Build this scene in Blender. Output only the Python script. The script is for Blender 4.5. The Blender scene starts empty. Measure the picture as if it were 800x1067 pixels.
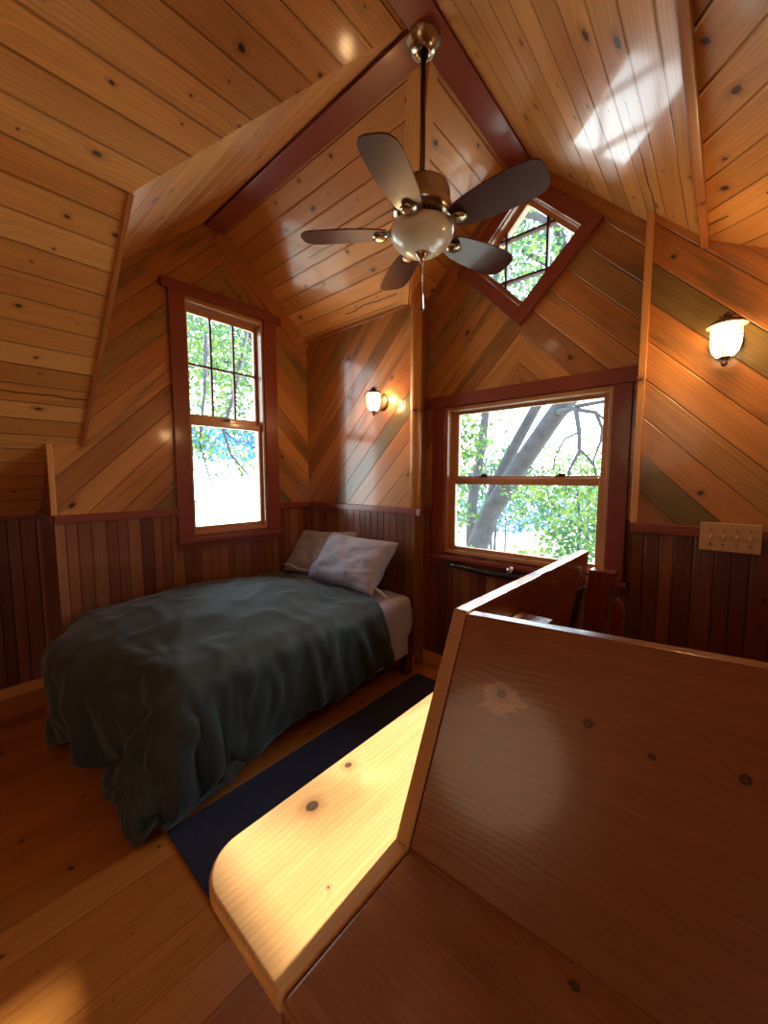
import bpy, bmesh, math, random
from mathutils import Vector, Matrix, noise
random.seed(7)
COL = bpy.context.scene.collection
PI = math.pi

# ------------------------------------------------------------------ camera
F = 405.0
PITCH = math.radians(5.08); YAW = math.radians(41.28)
CH = 1.42
cam_d = bpy.data.cameras.new('camera'); cam = bpy.data.objects.new('camera', cam_d); COL.objects.link(cam)
cam_d.sensor_fit = 'VERTICAL'; cam_d.sensor_height = 36.0; cam_d.lens = 36.0 * F / 1067.0
cam_d.clip_start = 0.02; cam_d.clip_end = 200
cam.location = (0, 0, CH)
cam.rotation_euler = (PI / 2 - PITCH, 0, YAW)
bpy.context.scene.camera = cam

# ------------------------------------------------------------------ node helpers
class X:
    """tiny expression wrapper round shader-node sockets"""
    def __init__(s, nt, v): s.nt = nt; s.v = v
    def _m(s, op, *o):
        n = s.nt.nodes.new('ShaderNodeMath'); n.operation = op
        for i, a in enumerate((s,) + o):
            a = a.v if isinstance(a, X) else a
            if isinstance(a, (int, float)): n.inputs[i].default_value = a
            else: s.nt.links.new(a, n.inputs[i])
        return X(s.nt, n.outputs[0])
    def __add__(s, o): return s._m('ADD', o)
    __radd__ = __add__
    def __sub__(s, o): return s._m('SUBTRACT', o)
    def __rsub__(s, o): return X(s.nt, o)._m('SUBTRACT', s)
    def __mul__(s, o): return s._m('MULTIPLY', o)
    __rmul__ = __mul__
    def __truediv__(s, o): return s._m('DIVIDE', o)
    def floor(s): return s._m('FLOOR')
    def fract(s): return s._m('FRACT')
    def abs(s): return s._m('ABSOLUTE')
    def sqrt(s): return s._m('SQRT')
    def sin(s): return s._m('SINE')
    def exp(s): return s._m('EXPONENT')
    def pw(s, o): return s._m('POWER', o)
    def mn(s, o): return s._m('MINIMUM', o)
    def mx(s, o): return s._m('MAXIMUM', o)
    def lt(s, o): return s._m('LESS_THAN', o)
    def gt(s, o): return s._m('GREATER_THAN', o)
    def step(s, a, b):   # smoothstep a..b -> 0..1
        n = s.nt.nodes.new('ShaderNodeMapRange'); n.interpolation_type = 'SMOOTHSTEP'
        s.nt.links.new(s.v, n.inputs[0]); n.inputs[1].default_value = a; n.inputs[2].default_value = b
        return X(s.nt, n.outputs[0])

def vec(nt, x, y, z=0.0):
    n = nt.nodes.new('ShaderNodeCombineXYZ')
    for i, a in enumerate((x, y, z)):
        if isinstance(a, X): nt.links.new(a.v, n.inputs[i])
        else: n.inputs[i].default_value = a
    return n.outputs[0]
def white(nt, x, y, z=0.0):
    n = nt.nodes.new('ShaderNodeTexWhiteNoise'); n.noise_dimensions = '3D'
    nt.links.new(vec(nt, x, y, z), n.inputs['Vector']); return X(nt, n.outputs['Value'])
def noi(nt, v, scale, detail=3, rough=0.55, dist=0.0):
    n = nt.nodes.new('ShaderNodeTexNoise'); n.inputs['Scale'].default_value = scale
    n.inputs['Detail'].default_value = detail; n.inputs['Roughness'].default_value = rough
    n.inputs['Distortion'].default_value = dist
    nt.links.new(v, n.inputs['Vector']); return X(nt, n.outputs[0])
def ramp(nt, f, stops, interp='LINEAR'):
    n = nt.nodes.new('ShaderNodeValToRGB'); cr = n.color_ramp; cr.interpolation = interp
    while len(cr.elements) < len(stops): cr.elements.new(0.5)
    for e, (p, c) in zip(cr.elements, stops): e.position = p; e.color = (*c, 1)
    nt.links.new(f.v, n.inputs[0]); return n.outputs[0]
def mixc(nt, f, a, b, mode='MIX'):
    n = nt.nodes.new('ShaderNodeMix'); n.data_type = 'RGBA'; n.blend_type = mode
    if isinstance(f, X): nt.links.new(f.v, n.inputs[0])
    else: n.inputs[0].default_value = f
    for i, a_ in ((6, a), (7, b)):
        if isinstance(a_, tuple): n.inputs[i].default_value = (*a_, 1)
        else: nt.links.new(a_, n.inputs[i])
    return n.outputs[2]
def lin(r, g, b):
    f = lambda c: (c / 255 / 12.92) if c / 255 <= .04045 else ((c / 255 + .055) / 1.055) ** 2.4
    return (f(r), f(g), f(b))
def newmat(name):
    m = bpy.data.materials.new(name); m.use_nodes = True
    nt = m.node_tree; b = nt.nodes['Principled BSDF']; return m, nt, b
def bump(nt, b, h, strength, dist):
    n = nt.nodes.new('ShaderNodeBump'); n.inputs['Strength'].default_value = strength
    n.inputs['Distance'].default_value = dist; nt.links.new(h.v, n.inputs['Height'])
    nt.links.new(n.outputs[0], b.inputs['Normal'])
def simple(name, col, rough=.5, metal=0.0, coat=0.0, noise_amt=0.12, nscale=30, emit=None, es=0, bmp=0.0):
    m, nt, b = newmat(name)
    tc = nt.nodes.new('ShaderNodeTexCoord')
    f = noi(nt, tc.outputs['Object'], nscale, 3)
    c = mixc(nt, f, tuple(k * (1 - noise_amt) for k in col), tuple(min(1, k * (1 + noise_amt)) for k in col))
    nt.links.new(c, b.inputs['Base Color'])
    b.inputs['Roughness'].default_value = rough; b.inputs['Metallic'].default_value = metal
    b.inputs['Coat Weight'].default_value = coat; b.inputs['Coat Roughness'].default_value = .12
    if bmp: bump(nt, b, f, .5, bmp)
    if emit: b.inputs['Emission Color'].default_value = (*emit, 1); b.inputs['Emission Strength'].default_value = es
    return m

def plank(name, w, stops, groove=0.006, depth=.004, cell=.45, knotp=.5, kr=(.010, .017), rough=.3, coat=.4,
          grain=1.0, streak=0.0, streakcol=(.10, .08, .04), vary=.3, crack=False, wj=0.0, gcol=.35, fixed=(), warp=.003, pale=()):
    """boards running along UV.x (metres), spaced w along UV.y"""
    m, nt, b = newmat(name)
    uvn = nt.nodes.new('ShaderNodeUVMap'); sep = nt.nodes.new('ShaderNodeSeparateXYZ')
    nt.links.new(uvn.outputs[0], sep.inputs[0])
    u = X(nt, sep.outputs[0]); v = X(nt, sep.outputs[1])
    if w:
        if wj: v2 = v + ((v * (2 * PI / (w * 3.7))).sin() * wj * w)
        else: v2 = v
        q = v2 / w; pi_ = q.floor(); fr = q.fract()
    else:
        pi_ = v * 0.0; fr = v * 0.0 + .5; w = .3; w0 = True
    r1 = white(nt, pi_, 3.3); r2 = white(nt, pi_, 9.1)
    # knots
    cu = u / cell + r1 * 7.0; ci = cu.floor(); cf = cu.fract()
    kp = white(nt, ci, pi_, 1.0); kx = white(nt, ci, pi_, 2.0); ky = white(nt, ci, pi_, 4.0); ks = white(nt, ci, pi_, 8.0)
    wn = noi(nt, vec(nt, u * 18.0, v * 18.0, r1), 1.0, 2)
    wn2 = noi(nt, vec(nt, u * 42.0, v * 60.0, r1 + 5.0), 1.0, 3)
    du = (cf - (kx * .6 + .2)) * cell + (wn - .5) * .016
    dv = (fr - (ky * .64 + .18)) * w + (wn2 - .5) * .012
    rk = ks.pw(2.2) * (kr[1] - kr[0]) + kr[0]
    e = ((du / (ky * 1.1 + .9)).pw(2.0) + dv * dv).sqrt() / rk          # 1 at knot rim
    on = kp.lt(knotp)
    kd = e + (1.0 - on) * 100.0
    for (fu, fv, frad) in fixed:
        d1 = ((((u - fu) / 1.2).pw(2.0) + (v - fv) * (v - fv)).sqrt() + (wn - .5) * .006) / frad
        kd = kd.mn(d1)
    knot = 1.0 - kd.step(.6, 1.0)
    halo = 1.0 - kd.step(.9, 2.6)
    # grain bent round the knots
    bend = (kd * -0.5).exp() * 1.6
    gv = v * 1.0 + r2 * 13.0
    big = noi(nt, vec(nt, u * .9 + r1 * 31.0, gv * 3.2, r2), 1.0, 2)
    rings = ((gv * 420.0 + big * 44.0 + bend * 9.0).sin() * .5 + .5)
    fine = noi(nt, vec(nt, u * 5.0 + r1 * 17.0, gv * 190.0 + bend, 0.0), 1.0, 3)
    med = noi(nt, vec(nt, u * 1.6 + r2 * 17.0, gv * 28.0 + bend, 0.0), 1.0, 3, .6, .6)
    g = (rings * .13 + fine * .40 + med * .66)
    base = ramp(nt, r1, stops, 'LINEAR')
    tone = (g - .6) * (.9 * grain) + 1.0 + (r2 - .5) * vary
    col = mixc(nt, 1.0, base, vec(nt, tone, tone.pw(1.12), tone.pw(1.3)), 'MULTIPLY')
    if streak:
        st = noi(nt, vec(nt, u * 1.1 + r2 * 23.0, gv * 9.0, r1), 1.0, 4, .6, .5)
        sf = st.step(.5, .66) * (white(nt, pi_, 21.0).lt(.55)) * streak
        col = mixc(nt, sf, col, streakcol)
    if crack:
        # long bark seams on a few boards
        cn = noi(nt, vec(nt, u * 2.2, 5.0, pi_), 1.0, 4)
        cd = ((fr - .5) * w + (cn - .5) * .09).abs()
        cf_ = (1.0 - cd.step(.002, .006)) * white(nt, pi_, 33.0).lt(.05) * noi(nt, vec(nt, u * 1.3, 1.0, pi_), 1.0, 1).gt(.5)
        col = mixc(nt, cf_, col, (.05, .018, .008))
    for (fu, fv, frad) in pale:
        pn = noi(nt, vec(nt, u * 16.0, v * 30.0, 2.0), 1.0, 3, .6, .8)
        pd = ((((u - fu) / 1.5).pw(2.0) + (v - fv) * (v - fv)).sqrt() + (pn - .5) * .075) / frad
        col = mixc(nt, (1.0 - pd.step(.75, 1.0)) * .6, col, lin(206, 150, 96))
    col = mixc(nt, halo * .38, col, (.22, .07, .018))
    kc = mixc(nt, ((kd * 9.0).sin() * .5 + .5) * .5, (.030, .010, .005), (.16, .055, .02)) if fixed else (.035, .012, .006)
    col = mixc(nt, knot * .93, col, kc)
    if groove:
        gd = (.5 - (fr - .5).abs()) * w
        gr = 1.0 - gd.step(.0, groove)
        gdark = 1.0 - gd.step(.0, groove * .45)
        col = mixc(nt, gdark * (1 - gcol), col, (.03, .012, .005))
        h = 0.0 - gr
        bump(nt, b, h * .9 + fine * .012, 1.0, depth)
    else:
        bump(nt, b, fine * .5 + rings * .3, .12, .002)
    nt.links.new(col, b.inputs['Base Color'])
    rr = fine * .12 + rough - .05
    nt.links.new(rr.v, b.inputs['Roughness'])
    b.inputs['Coat Weight'].default_value = coat; b.inputs['Coat Roughness'].default_value = .10
    return m

P1, P2, P3 = lin(206, 143, 76), lin(220, 160, 92), lin(190, 126, 62)
M = {}
M['pine'] = plank('knotty_pine_boards', .112, [(0, P3), (.45, P1), (1, P2)], knotp=.6, cell=.27, kr=(.0035, .0155), crack=True, rough=.42, coat=.42, groove=.007, depth=.006)
M['pineflat'] = plank('pine_trim', 0, [(0, P3), (.5, P1), (1, P2)], groove=0, knotp=.5, cell=.4, rough=.35, coat=.4)
M['diag'] = plank('diagonal_fir_planks', .125, [(0, lin(120, 92, 50)), (.22, lin(196, 128, 66)), (.45, lin(168, 104, 54)), (.62, lin(116, 96, 52)), (.8, lin(204, 142, 78)), (1, lin(176, 112, 58))],
                  knotp=.16, cell=.6, kr=(.010, .018), streak=.65, streakcol=lin(92, 76, 44), vary=.35, rough=.3, coat=.5, groove=.005, depth=.004, grain=1.2)
M['rake'] = plank('rake_board_wood', 0, [(0, lin(160, 98, 50)), (1, lin(170, 104, 54))], groove=0, knotp=.5, cell=.4, rough=.35)
M['wains'] = plank('cedar_wainscot', .066, [(0, lin(104, 52, 34)), (.25, lin(138, 82, 52)), (.5, lin(88, 40, 28)), (.75, lin(158, 104, 66)), (1, lin(112, 58, 38))],
                   knotp=.2, cell=.6, kr=(.006, .010), wj=.12, rough=.34, coat=.3, groove=.006, depth=.006, grain=1.1)
M['floor'] = plank('pine_floor', .135, [(0, lin(164, 100, 42)), (.5, lin(182, 116, 52)), (1, lin(154, 92, 38))], groove=.0022, depth=.0015,
                   knotp=.75, cell=.3, kr=(.003, .010), rough=.28, coat=.35, vary=.22, gcol=.3)
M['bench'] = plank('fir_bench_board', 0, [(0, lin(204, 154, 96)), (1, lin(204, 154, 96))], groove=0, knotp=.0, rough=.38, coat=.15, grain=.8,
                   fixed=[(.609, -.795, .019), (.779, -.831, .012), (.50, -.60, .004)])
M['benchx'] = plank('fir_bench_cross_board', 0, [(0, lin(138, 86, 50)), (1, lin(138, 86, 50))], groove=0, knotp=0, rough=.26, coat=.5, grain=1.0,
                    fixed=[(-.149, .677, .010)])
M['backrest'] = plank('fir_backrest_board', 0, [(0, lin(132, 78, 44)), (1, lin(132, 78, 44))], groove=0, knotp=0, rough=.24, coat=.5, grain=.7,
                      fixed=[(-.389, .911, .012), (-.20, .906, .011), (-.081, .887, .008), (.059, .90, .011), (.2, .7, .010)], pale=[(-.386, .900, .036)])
M['red'] = plank('mahogany_trim', 0, [(0, lin(128, 56, 40)), (1, lin(128, 56, 40))], groove=0, knotp=0, rough=.35, coat=.3, grain=.55)
M['sash'] = plank('sash_pine', 0, [(0, lin(184, 128, 80)), (1, lin(190, 134, 84))], groove=0, knotp=0, rough=.35, coat=.3, grain=.5)
M['muntin'] = simple('dark_muntin', lin(92, 44, 36), .4)
M['cedar'] = plank('reddish_cedar', 0, [(0, lin(140, 68, 42)), (1, lin(136, 64, 40))], groove=0, knotp=0, rough=.25, coat=.6, grain=.8)

# end grain
def endgrain():
    m, nt, b = newmat('end_grain')
    tc = nt.nodes.new('ShaderNodeTexCoord'); s = nt.nodes.new('ShaderNodeSeparateXYZ'); nt.links.new(tc.outputs['Object'], s.inputs[0])
    x = X(nt, s.outputs[0]) + 0.75; z = X(nt, s.outputs[2]) - .35
    wv = noi(nt, tc.outputs['Object'], 12, 2)
    r = (((x * 1.6).pw(2.0) + (z * 1.0).pw(2.0)).sqrt() * 620.0 + wv * 9.0).sin() * .5 + .5
    nt.links.new(mixc(nt, r, lin(190, 140, 86), lin(160, 110, 64)), b.inputs['Base Color']); b.inputs['Roughness'].default_value = .4
    return m
M['end'] = endgrain()

def glass_mat():
    m = bpy.data.materials.new('window_glass'); m.use_nodes = True; nt = m.node_tree; nt.nodes.clear()
    o = nt.nodes.new('ShaderNodeOutputMaterial'); t = nt.nodes.new('ShaderNodeBsdfTransparent'); g = nt.nodes.new('ShaderNodeBsdfGlossy')
    g.inputs['Roughness'].default_value = .02; fr = nt.nodes.new('ShaderNodeFresnel'); fr.inputs[0].default_value = 1.3
    t.inputs[0].default_value = (.95, .98, .97, 1)
    mx = nt.nodes.new('ShaderNodeMixShader'); nt.links.new(fr.outputs[0], mx.inputs[0]); nt.links.new(t.outputs[0], mx.inputs[1]); nt.links.new(g.outputs[0], mx.inputs[2])
    nt.links.new(mx.outputs[0], o.inputs[0]); return m
M['glass'] = glass_mat()

# ------------------------------------------------------------------ object helpers
def link(name, me, mat, parent=None, mats=None):
    o = bpy.data.objects.new(name, me); COL.objects.link(o)
    for m in (mats or [mat]): me.materials.append(m)
    if parent: o.parent = parent
    return o
def tag(o, label=None, cat=None, group=None, kind=None):
    if label: o['label'] = label
    if cat: o['category'] = cat
    if group: o['group'] = group
    if kind: o['kind'] = kind
    return o
def empty(name, loc, label, cat, group=None):
    o = bpy.data.objects.new(name, None); COL.objects.link(o); o.location = loc; o.empty_display_size = .05
    return tag(o, label, cat, group)
def smooth(o, ang=None):
    for p in o.data.polygons: p.use_smooth = True
    return o
def flat(name, polys, mat, parent=None, kind='structure'):
    """polys: list of (verts, origin, udir, vdir); each an n-gon with planar UV in metres"""
    bm = bmesh.new(); uv = bm.loops.layers.uv.new('UVMap')
    for vs, org, ud, vd in polys:
        f = bm.faces.new([bm.verts.new(v) for v in vs])
        org, ud, vd = Vector(org), Vector(ud), Vector(vd)
        for l in f.loops:
            d = l.vert.co - org; l[uv].uv = (d.dot(ud), d.dot(vd))
    me = bpy.data.meshes.new(name); bm.to_mesh(me); bm.free()
    o = link(name, me, mat, parent)
    if kind and not parent: o['kind'] = kind
    return o
def hexa(bm, c, long_axis=None, uvoff=(0, 0)):
    """box from 8 corners ordered bottom 0..3 ccw, top 4..7; UV.x along long axis"""
    uv = bm.loops.layers.uv.get('UVMap') or bm.loops.layers.uv.new('UVMap')
    vs = [bm.verts.new(p) for p in c]
    dirs = [(vs[1].co - vs[0].co), (vs[3].co - vs[0].co), (vs[4].co - vs[0].co)]
    if long_axis is None: long_axis = max(range(3), key=lambda i: dirs[i].length)
    L = dirs[long_axis].normalized()
    out = []
    for q in ((3, 2, 1, 0), (4, 5, 6, 7), (0, 1, 5, 4), (1, 2, 6, 5), (2, 3, 7, 6), (3, 0, 4, 7)):
        f = bm.faces.new([vs[i] for i in q]); f.normal_update(); n = f.normal
        u = L - n * L.dot(n)
        if u.length < .3:
            u = dirs[(long_axis + 1) % 3].normalized()
        u = u.normalized(); w = n.cross(u)
        for l in f.loops: l[uv].uv = (l.vert.co.dot(u) + uvoff[0], l.vert.co.dot(w) + uvoff[1])
        out.append(f)
    return out
def box(bm, x0, x1, y0, y1, z0, z1, la=None):
    return hexa(bm, [(x0, y0, z0), (x1, y0, z0), (x1, y1, z0), (x0, y1, z0), (x0, y0, z1), (x1, y0, z1), (x1, y1, z1), (x0, y1, z1)], la)
def beam(bm, a, b, side, w, t, up=None):
    """board from a to b (centre line), width w along side, thickness t"""
    a, b = Vector(a), Vector(b); d = (b - a).normalized(); s = Vector(side); s = (s - d * s.dot(d)).normalized(); n = d.cross(s).normalized()
    c = []
    for p0 in (a, b): pass
    o = [(-w / 2, -t / 2), (w / 2, -t / 2), (w / 2, t / 2), (-w / 2, t / 2)]
    c = [a + s * i + n * j for i, j in o] + [b + s * i + n * j for i, j in o]
    return hexa(bm, c, 2)
def done(bm, name, mat, parent=None, bevel=0.0, seg=2, mats=None, kind=None, loc=None):
    bmesh.ops.recalc_face_normals(bm, faces=bm.faces[:])
    me = bpy.data.meshes.new(name); bm.to_mesh(me); bm.free()
    o = link(name, me, mat, parent, mats)
    if parent is not None:
        # geometry is given in world coordinates: cancel the parent's location
        off = Vector((0, 0, 0)); p = parent
        while p: off += p.location; p = p.parent
        o.location = -off
        if loc: o.location = loc
    if bevel:
        md = o.modifiers.new('bevel', 'BEVEL'); md.width = bevel; md.segments = seg; md.limit_method = 'ANGLE'; md.angle_limit = math.radians(40)
        smooth(o)
        w = o.modifiers.new('wn', 'WEIGHTED_NORMAL'); w.keep_sharp = True
    if kind: o['kind'] = kind
    return o
def B(name, x0, x1, y0, y1, z0, z1, mat, parent=None, bevel=.003, kind=None, la=None):
    bm = bmesh.new(); box(bm, min(x0, x1), max(x0, x1), min(y0, y1), max(y0, y1), min(z0, z1), max(z0, z1), la)
    return done(bm, name, mat, parent, bevel, kind=kind)
def lathe(bm, prof, c=(0, 0, 0), seg=32):
    rings = []
    for r, z in prof:
        if r < 1e-5: rings.append([bm.verts.new((c[0], c[1], c[2] + z))])
        else: rings.append([bm.verts.new((c[0] + r * math.cos(2 * PI * i / seg), c[1] + r * math.sin(2 * PI * i / seg), c[2] + z)) for i in range(seg)])
    for a, b in zip(rings, rings[1:]):
        for i in range(seg):
            j = (i + 1) % seg
            if len(a) == 1 and len(b) == 1: continue
            if len(a) == 1: bm.faces.new((a[0], b[j], b[i]))
            elif len(b) == 1: bm.faces.new((a[i], a[j], b[0]))
            else: bm.faces.new((a[i], a[j], b[j], b[i]))
def tube(bm, pts, r, seg=8, radii=None):
    pts = [Vector(p) for p in pts]; prev = None; rings = []
    for i, p in enumerate(pts):
        d = (pts[min(i + 1, len(pts) - 1)] - pts[max(i - 1, 0)]).normalized()
        a = d.orthogonal().normalized() if prev is None else (prev - d * prev.dot(d)).normalized()
        prev = a; b = d.cross(a); rr = radii[i] if radii else r
        rings.append([bm.verts.new(p + (a * math.cos(2 * PI * k / seg) + b * math.sin(2 * PI * k / seg)) * rr) for k in range(seg)])
    for A_, B_ in zip(rings, rings[1:]):
        for k in range(seg): bm.faces.new((A_[k], A_[(k + 1) % seg], B_[(k + 1) % seg], B_[k]))
    bm.faces.new(rings[0][::-1]); bm.faces.new(rings[-1])

# ------------------------------------------------------------------ room dimensions
L = -2.9; D = 2.25; D2 = 2.38; LK = -3.41; YA = .42; XP = -1.68; XT = -.335
XB, YB = 1.6, -2.2                     # walls behind / right of the viewer
XR, YR, ZR = -1.0, 1.43, 3.28           # ridges cross here
mM, mR, mN, mF = .879, .955, .863, .799
zM = lambda x: ZR + mM * (x - XR)
zR = lambda x: ZR - mR * (x - XR)
zN = lambda y: ZR + mN * (y - YR)
zF = lambda y: ZR - mF * (y - YR)
UB = .575; XV = XR + (zN(UB) - ZR) / mM       # cheek plane of the side gable
XE = -.12; mB = .55; zB = lambda x: zR(XE) - mB * (x - XE)
RAIL = 1.2

# floor
flat('floor', [([(-3.6, YB - .1, 0), (XB + .1, YB - .1, 0), (XB + .1, 2.5, 0), (-3.6, 2.5, 0)], (0, .03, 0), (0, 1, 0), (1, 0, 0))], M['floor'])

# ceilings
nM = Vector((1, 0, mM)).normalized(); nR_ = Vector((1, 0, -mR)).normalized()
nN = Vector((0, 1, mN)).normalized(); nF = Vector((0, 1, -mF)).normalized(); nB = Vector((1, 0, -mB)).normalized()
Pm = lambda x, y: (x, y, zM(x))
xvD = XR + (zF(D) - ZR) / mM                    # valley foot on the far wall
yvP = YR + (ZR - zM(XP)) / mF
O = (XR, 0, ZR)
flat('ceiling_left', [
    ([Pm(LK - .05, YB), Pm(XR, YB), Pm(XR, YR), Pm(XV, UB), Pm(L, UB), Pm(L, YA), Pm(LK - .05, YA)], O, (0, 1, 0), nM),
], M['pine'])
flat('ceiling_far', [([Pm(XR, YR), Pm(XR, D2), Pm(XP, D2), Pm(XP, D + .0), Pm(xvD, D)], O, (0, 1, 0), nM)], M['pine'])
flat('ceiling_right', [([(XR, YB, ZR), (XE, YB, zR(XE)), (XE, D, zR(XE)), (XT, D, zR(XT)), (XT, D2, zR(XT)), (XR, D2, ZR)], O, (0, 1, 0), nR_)], M['pine'])
flat('ceiling_gable_near', [([(L, UB, zN(UB)), (XV, UB, zN(UB)), (XR, YR, ZR), (L, YR, ZR)], (0, YR, ZR), (1, 0, 0), nN)], M['pine'])
flat('ceiling_gable_far', [([(L, YR, ZR), (XR, YR, ZR), (xvD, D, zF(D)), (L, D, zF(D))], (0, YR, ZR), (1, 0, 0), nF)], M['pine'])
# lower right slope with boards laid on the diagonal
ea, eb = math.cos(math.radians(33)), math.sin(math.radians(33))
ud = Vector((0, 1, 0)) * ea - nB * eb; vd = Vector((0, 1, 0)) * eb + nB * ea
flat('ceiling_lower_right', [([(XE, YB, zR(XE)), (XB, YB, zB(XB)), (XB, D, zB(XB)), (XE, D, zR(XE))], (0, .06, 0), ud, vd)], M['pine'])
# cheek of the side gable
flat('wall_gable_cheek', [([(L, UB, zM(L)), (XV, UB, zN(UB)), (L, UB, zN(UB))], (0, 0, 0), (1, 0, 0), (0, 0, 1))], M['pine'])

# ---- diagonal plank walls: UV boards rise toward the centre line
S2 = math.sqrt(.5)
def dwall(name, pts2, axis, pos, c, side, mat=None):
    """pts2 in (t, z); axis 'X' wall runs in X at Y=pos, 'Y' wall runs in Y at X=pos. side=-1: boards rise with t."""
    if axis == 'X':
        vs = [(t, pos, z) for t, z in pts2]; T = Vector((1, 0, 0)); org = (c, pos, 0)
    else:
        vs = [(pos, t, z) for t, z in pts2]; T = Vector((0, 1, 0)); org = (pos, c, 0)
    Z = Vector((0, 0, 1))
    if side < 0: u = (T + Z) * S2; v = (Z - T) * S2
    else: u = (Z - T) * S2 + Vector((0, 0, 0)); u = (T - Z) * S2; v = (Z + T) * S2
    return (vs, org, u, v)
# left gable wall (window opening Y 1.19..1.81, z 1.0..2.67, centred 1.5)
wl = dict(a=1.19, b=1.81, z0=1.0, z1=2.67); CL = 1.5
p1 = dwall('', [(YA, RAIL), (wl['a'], RAIL), (wl['a'], wl['z1']), (CL, wl['z1']), (CL, zF(CL) + .02), (YR, ZR + .02), (UB, zN(UB) + .02), (UB, zM(L)), (YA, zM(L))], 'Y', L, CL, -1)
p2 = dwall('', [(CL, wl['z1']), (wl['b'], wl['z1']), (wl['b'], RAIL), (D, RAIL), (D, zF(D)), (CL, zF(CL) + .02)], 'Y', L, CL, 1)
flat('wall_left', [p1, p2], M['diag'])
# far wall, left part beside the post
flat('wall_far_left', [dwall('', [(L, RAIL), (XP, RAIL), (XP, zM(XP) + .03), (xvD, zF(D)), (L, zF(D))], 'X', D, -2.0, -1)], M['diag'])
# recessed window wall, opening X -1.51..-.47, z .9..1.9, diamond hole half diagonal HD
WR = dict(a=-1.51, b=-.47, z0=.885, z1=1.90); CX = -.99; DZ = 2.765; HD = .335
p1 = dwall('', [(XP, RAIL), (WR['a'], RAIL), (WR['a'], WR['z1']), (CX, WR['z1']), (CX, DZ - HD), (CX - HD, DZ), (CX, DZ + HD), (CX, ZR + .02), (XP, zM(XP) + .02)], 'X', D2, CX, -1)
p2 = dwall('', [(CX, WR['z1']), (WR['b'], WR['z1']), (WR['b'], RAIL), (XT, RAIL), (XT, zR(XT) + .02), (CX, ZR + .02), (CX, DZ + HD), (CX + HD, DZ), (CX, DZ - HD)], 'X', D2, CX, 1)
flat('wall_far', [p1, p2], M['diag'])
# far wall right of the recess
flat('wall_far_right', [dwall('', [(XT, RAIL), (XB, RAIL), (XB, zB(XB)), (XE, zR(XE)), (XT, zR(XT))], 'X', D, .33, 1)], M['diag'])
# recess returns
flat('wall_recess_left', [([(XP, D, 0), (XP, D2, 0), (XP, D2, zM(XP)), (XP, D, zM(XP))], (0, 0, 0), (0, 0, 1), (0, 1, 0))], M['wains'])
flat('wall_recess_right', [([(XT, D, 0), (XT, D2, 0), (XT, D2, zR(XT)), (XT, D, zR(XT))], (0, 0, 0), (0, 0, 1), (0, 1, 0))], M['wains'])
# knee wall and its return
flat('wall_knee', [([(LK, YB, 0), (LK, YA, 0), (LK, YA, RAIL), (LK, YB, RAIL)], (0, 0, 0), (0, 0, 1), (0, 1, 0))], M['wains'])
flat('wall_return', [([(LK, YA, 0), (L, YA, 0), (L, YA, RAIL), (LK, YA, RAIL)], (0, 0, 0), (0, 0, 1), (1, 0, 0)),
                     ([(LK, YA, RAIL), (L, YA, RAIL), (L, YA, zM(L)), (LK, YA, zM(LK))], (0, 0, 0), (0, 0, 1), (1, 0, 0))], M['wains'])
# wainscots
def wz(pts, axis, pos, off=0.0):
    if axis == 'X': return ([(t, pos, z) for t, z in pts], (off, 0, 0), (0, 0, 1), (1, 0, 0))
    return ([(pos, t, z) for t, z in pts], (0, off, 0), (0, 0, 1), (0, 1, 0))
flat('wall_left_wainscot', [wz([(YA, 0), (D, 0), (D, RAIL), (wl['b'], RAIL), (wl['b'], wl['z0']), (wl['a'], wl['z0']), (wl['a'], RAIL), (YA, RAIL)], 'Y', L)], M['wains'])
flat('wall_far_left_wainscot', [wz([(L, 0), (XP, 0), (XP, RAIL), (L, RAIL)], 'X', D)], M['wains'])
flat('wall_far_wainscot', [wz([(XP, 0), (XT, 0), (XT, RAIL), (WR['b'], RAIL), (WR['b'], WR['z0']), (WR['a'], WR['z0']), (WR['a'], RAIL), (XP, RAIL)], 'X', D2, .02)], M['wains'])
flat('wall_far_right_wainscot', [wz([(XT, 0), (XB, 0), (XB, RAIL), (XT, RAIL)], 'X', D, .04)], M['wains'])
# walls behind the viewer, each with a window opening
def holed(T0, T1, z1a, z1b, a, b, c, d, axis, pos):
    return [wz([(T0, 0), (a, 0), (a, z1a + (z1b - z1a) * (a - T0) / (T1 - T0)), (T0, z1a)], axis, pos),
            wz([(b, 0), (T1, 0), (T1, z1b), (b, z1a + (z1b - z1a) * (b - T0) / (T1 - T0))], axis, pos),
            wz([(a, 0), (b, 0), (b, c), (a, c)], axis, pos), wz([(a, d), (b, d), (b, 3.4), (a, 3.4)], axis, pos)]
flat('wall_right', holed(YB, D, zB(XB) + .05, zB(XB) + .05, -1.5, -.8, .95, 1.35, 'Y', XB), M['diag'])
flat('wall_back', [wz([(LK, 0), (XB, 0), (XB, 3.4), (LK, 3.4)], 'X', YB)], M['diag'])

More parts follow.
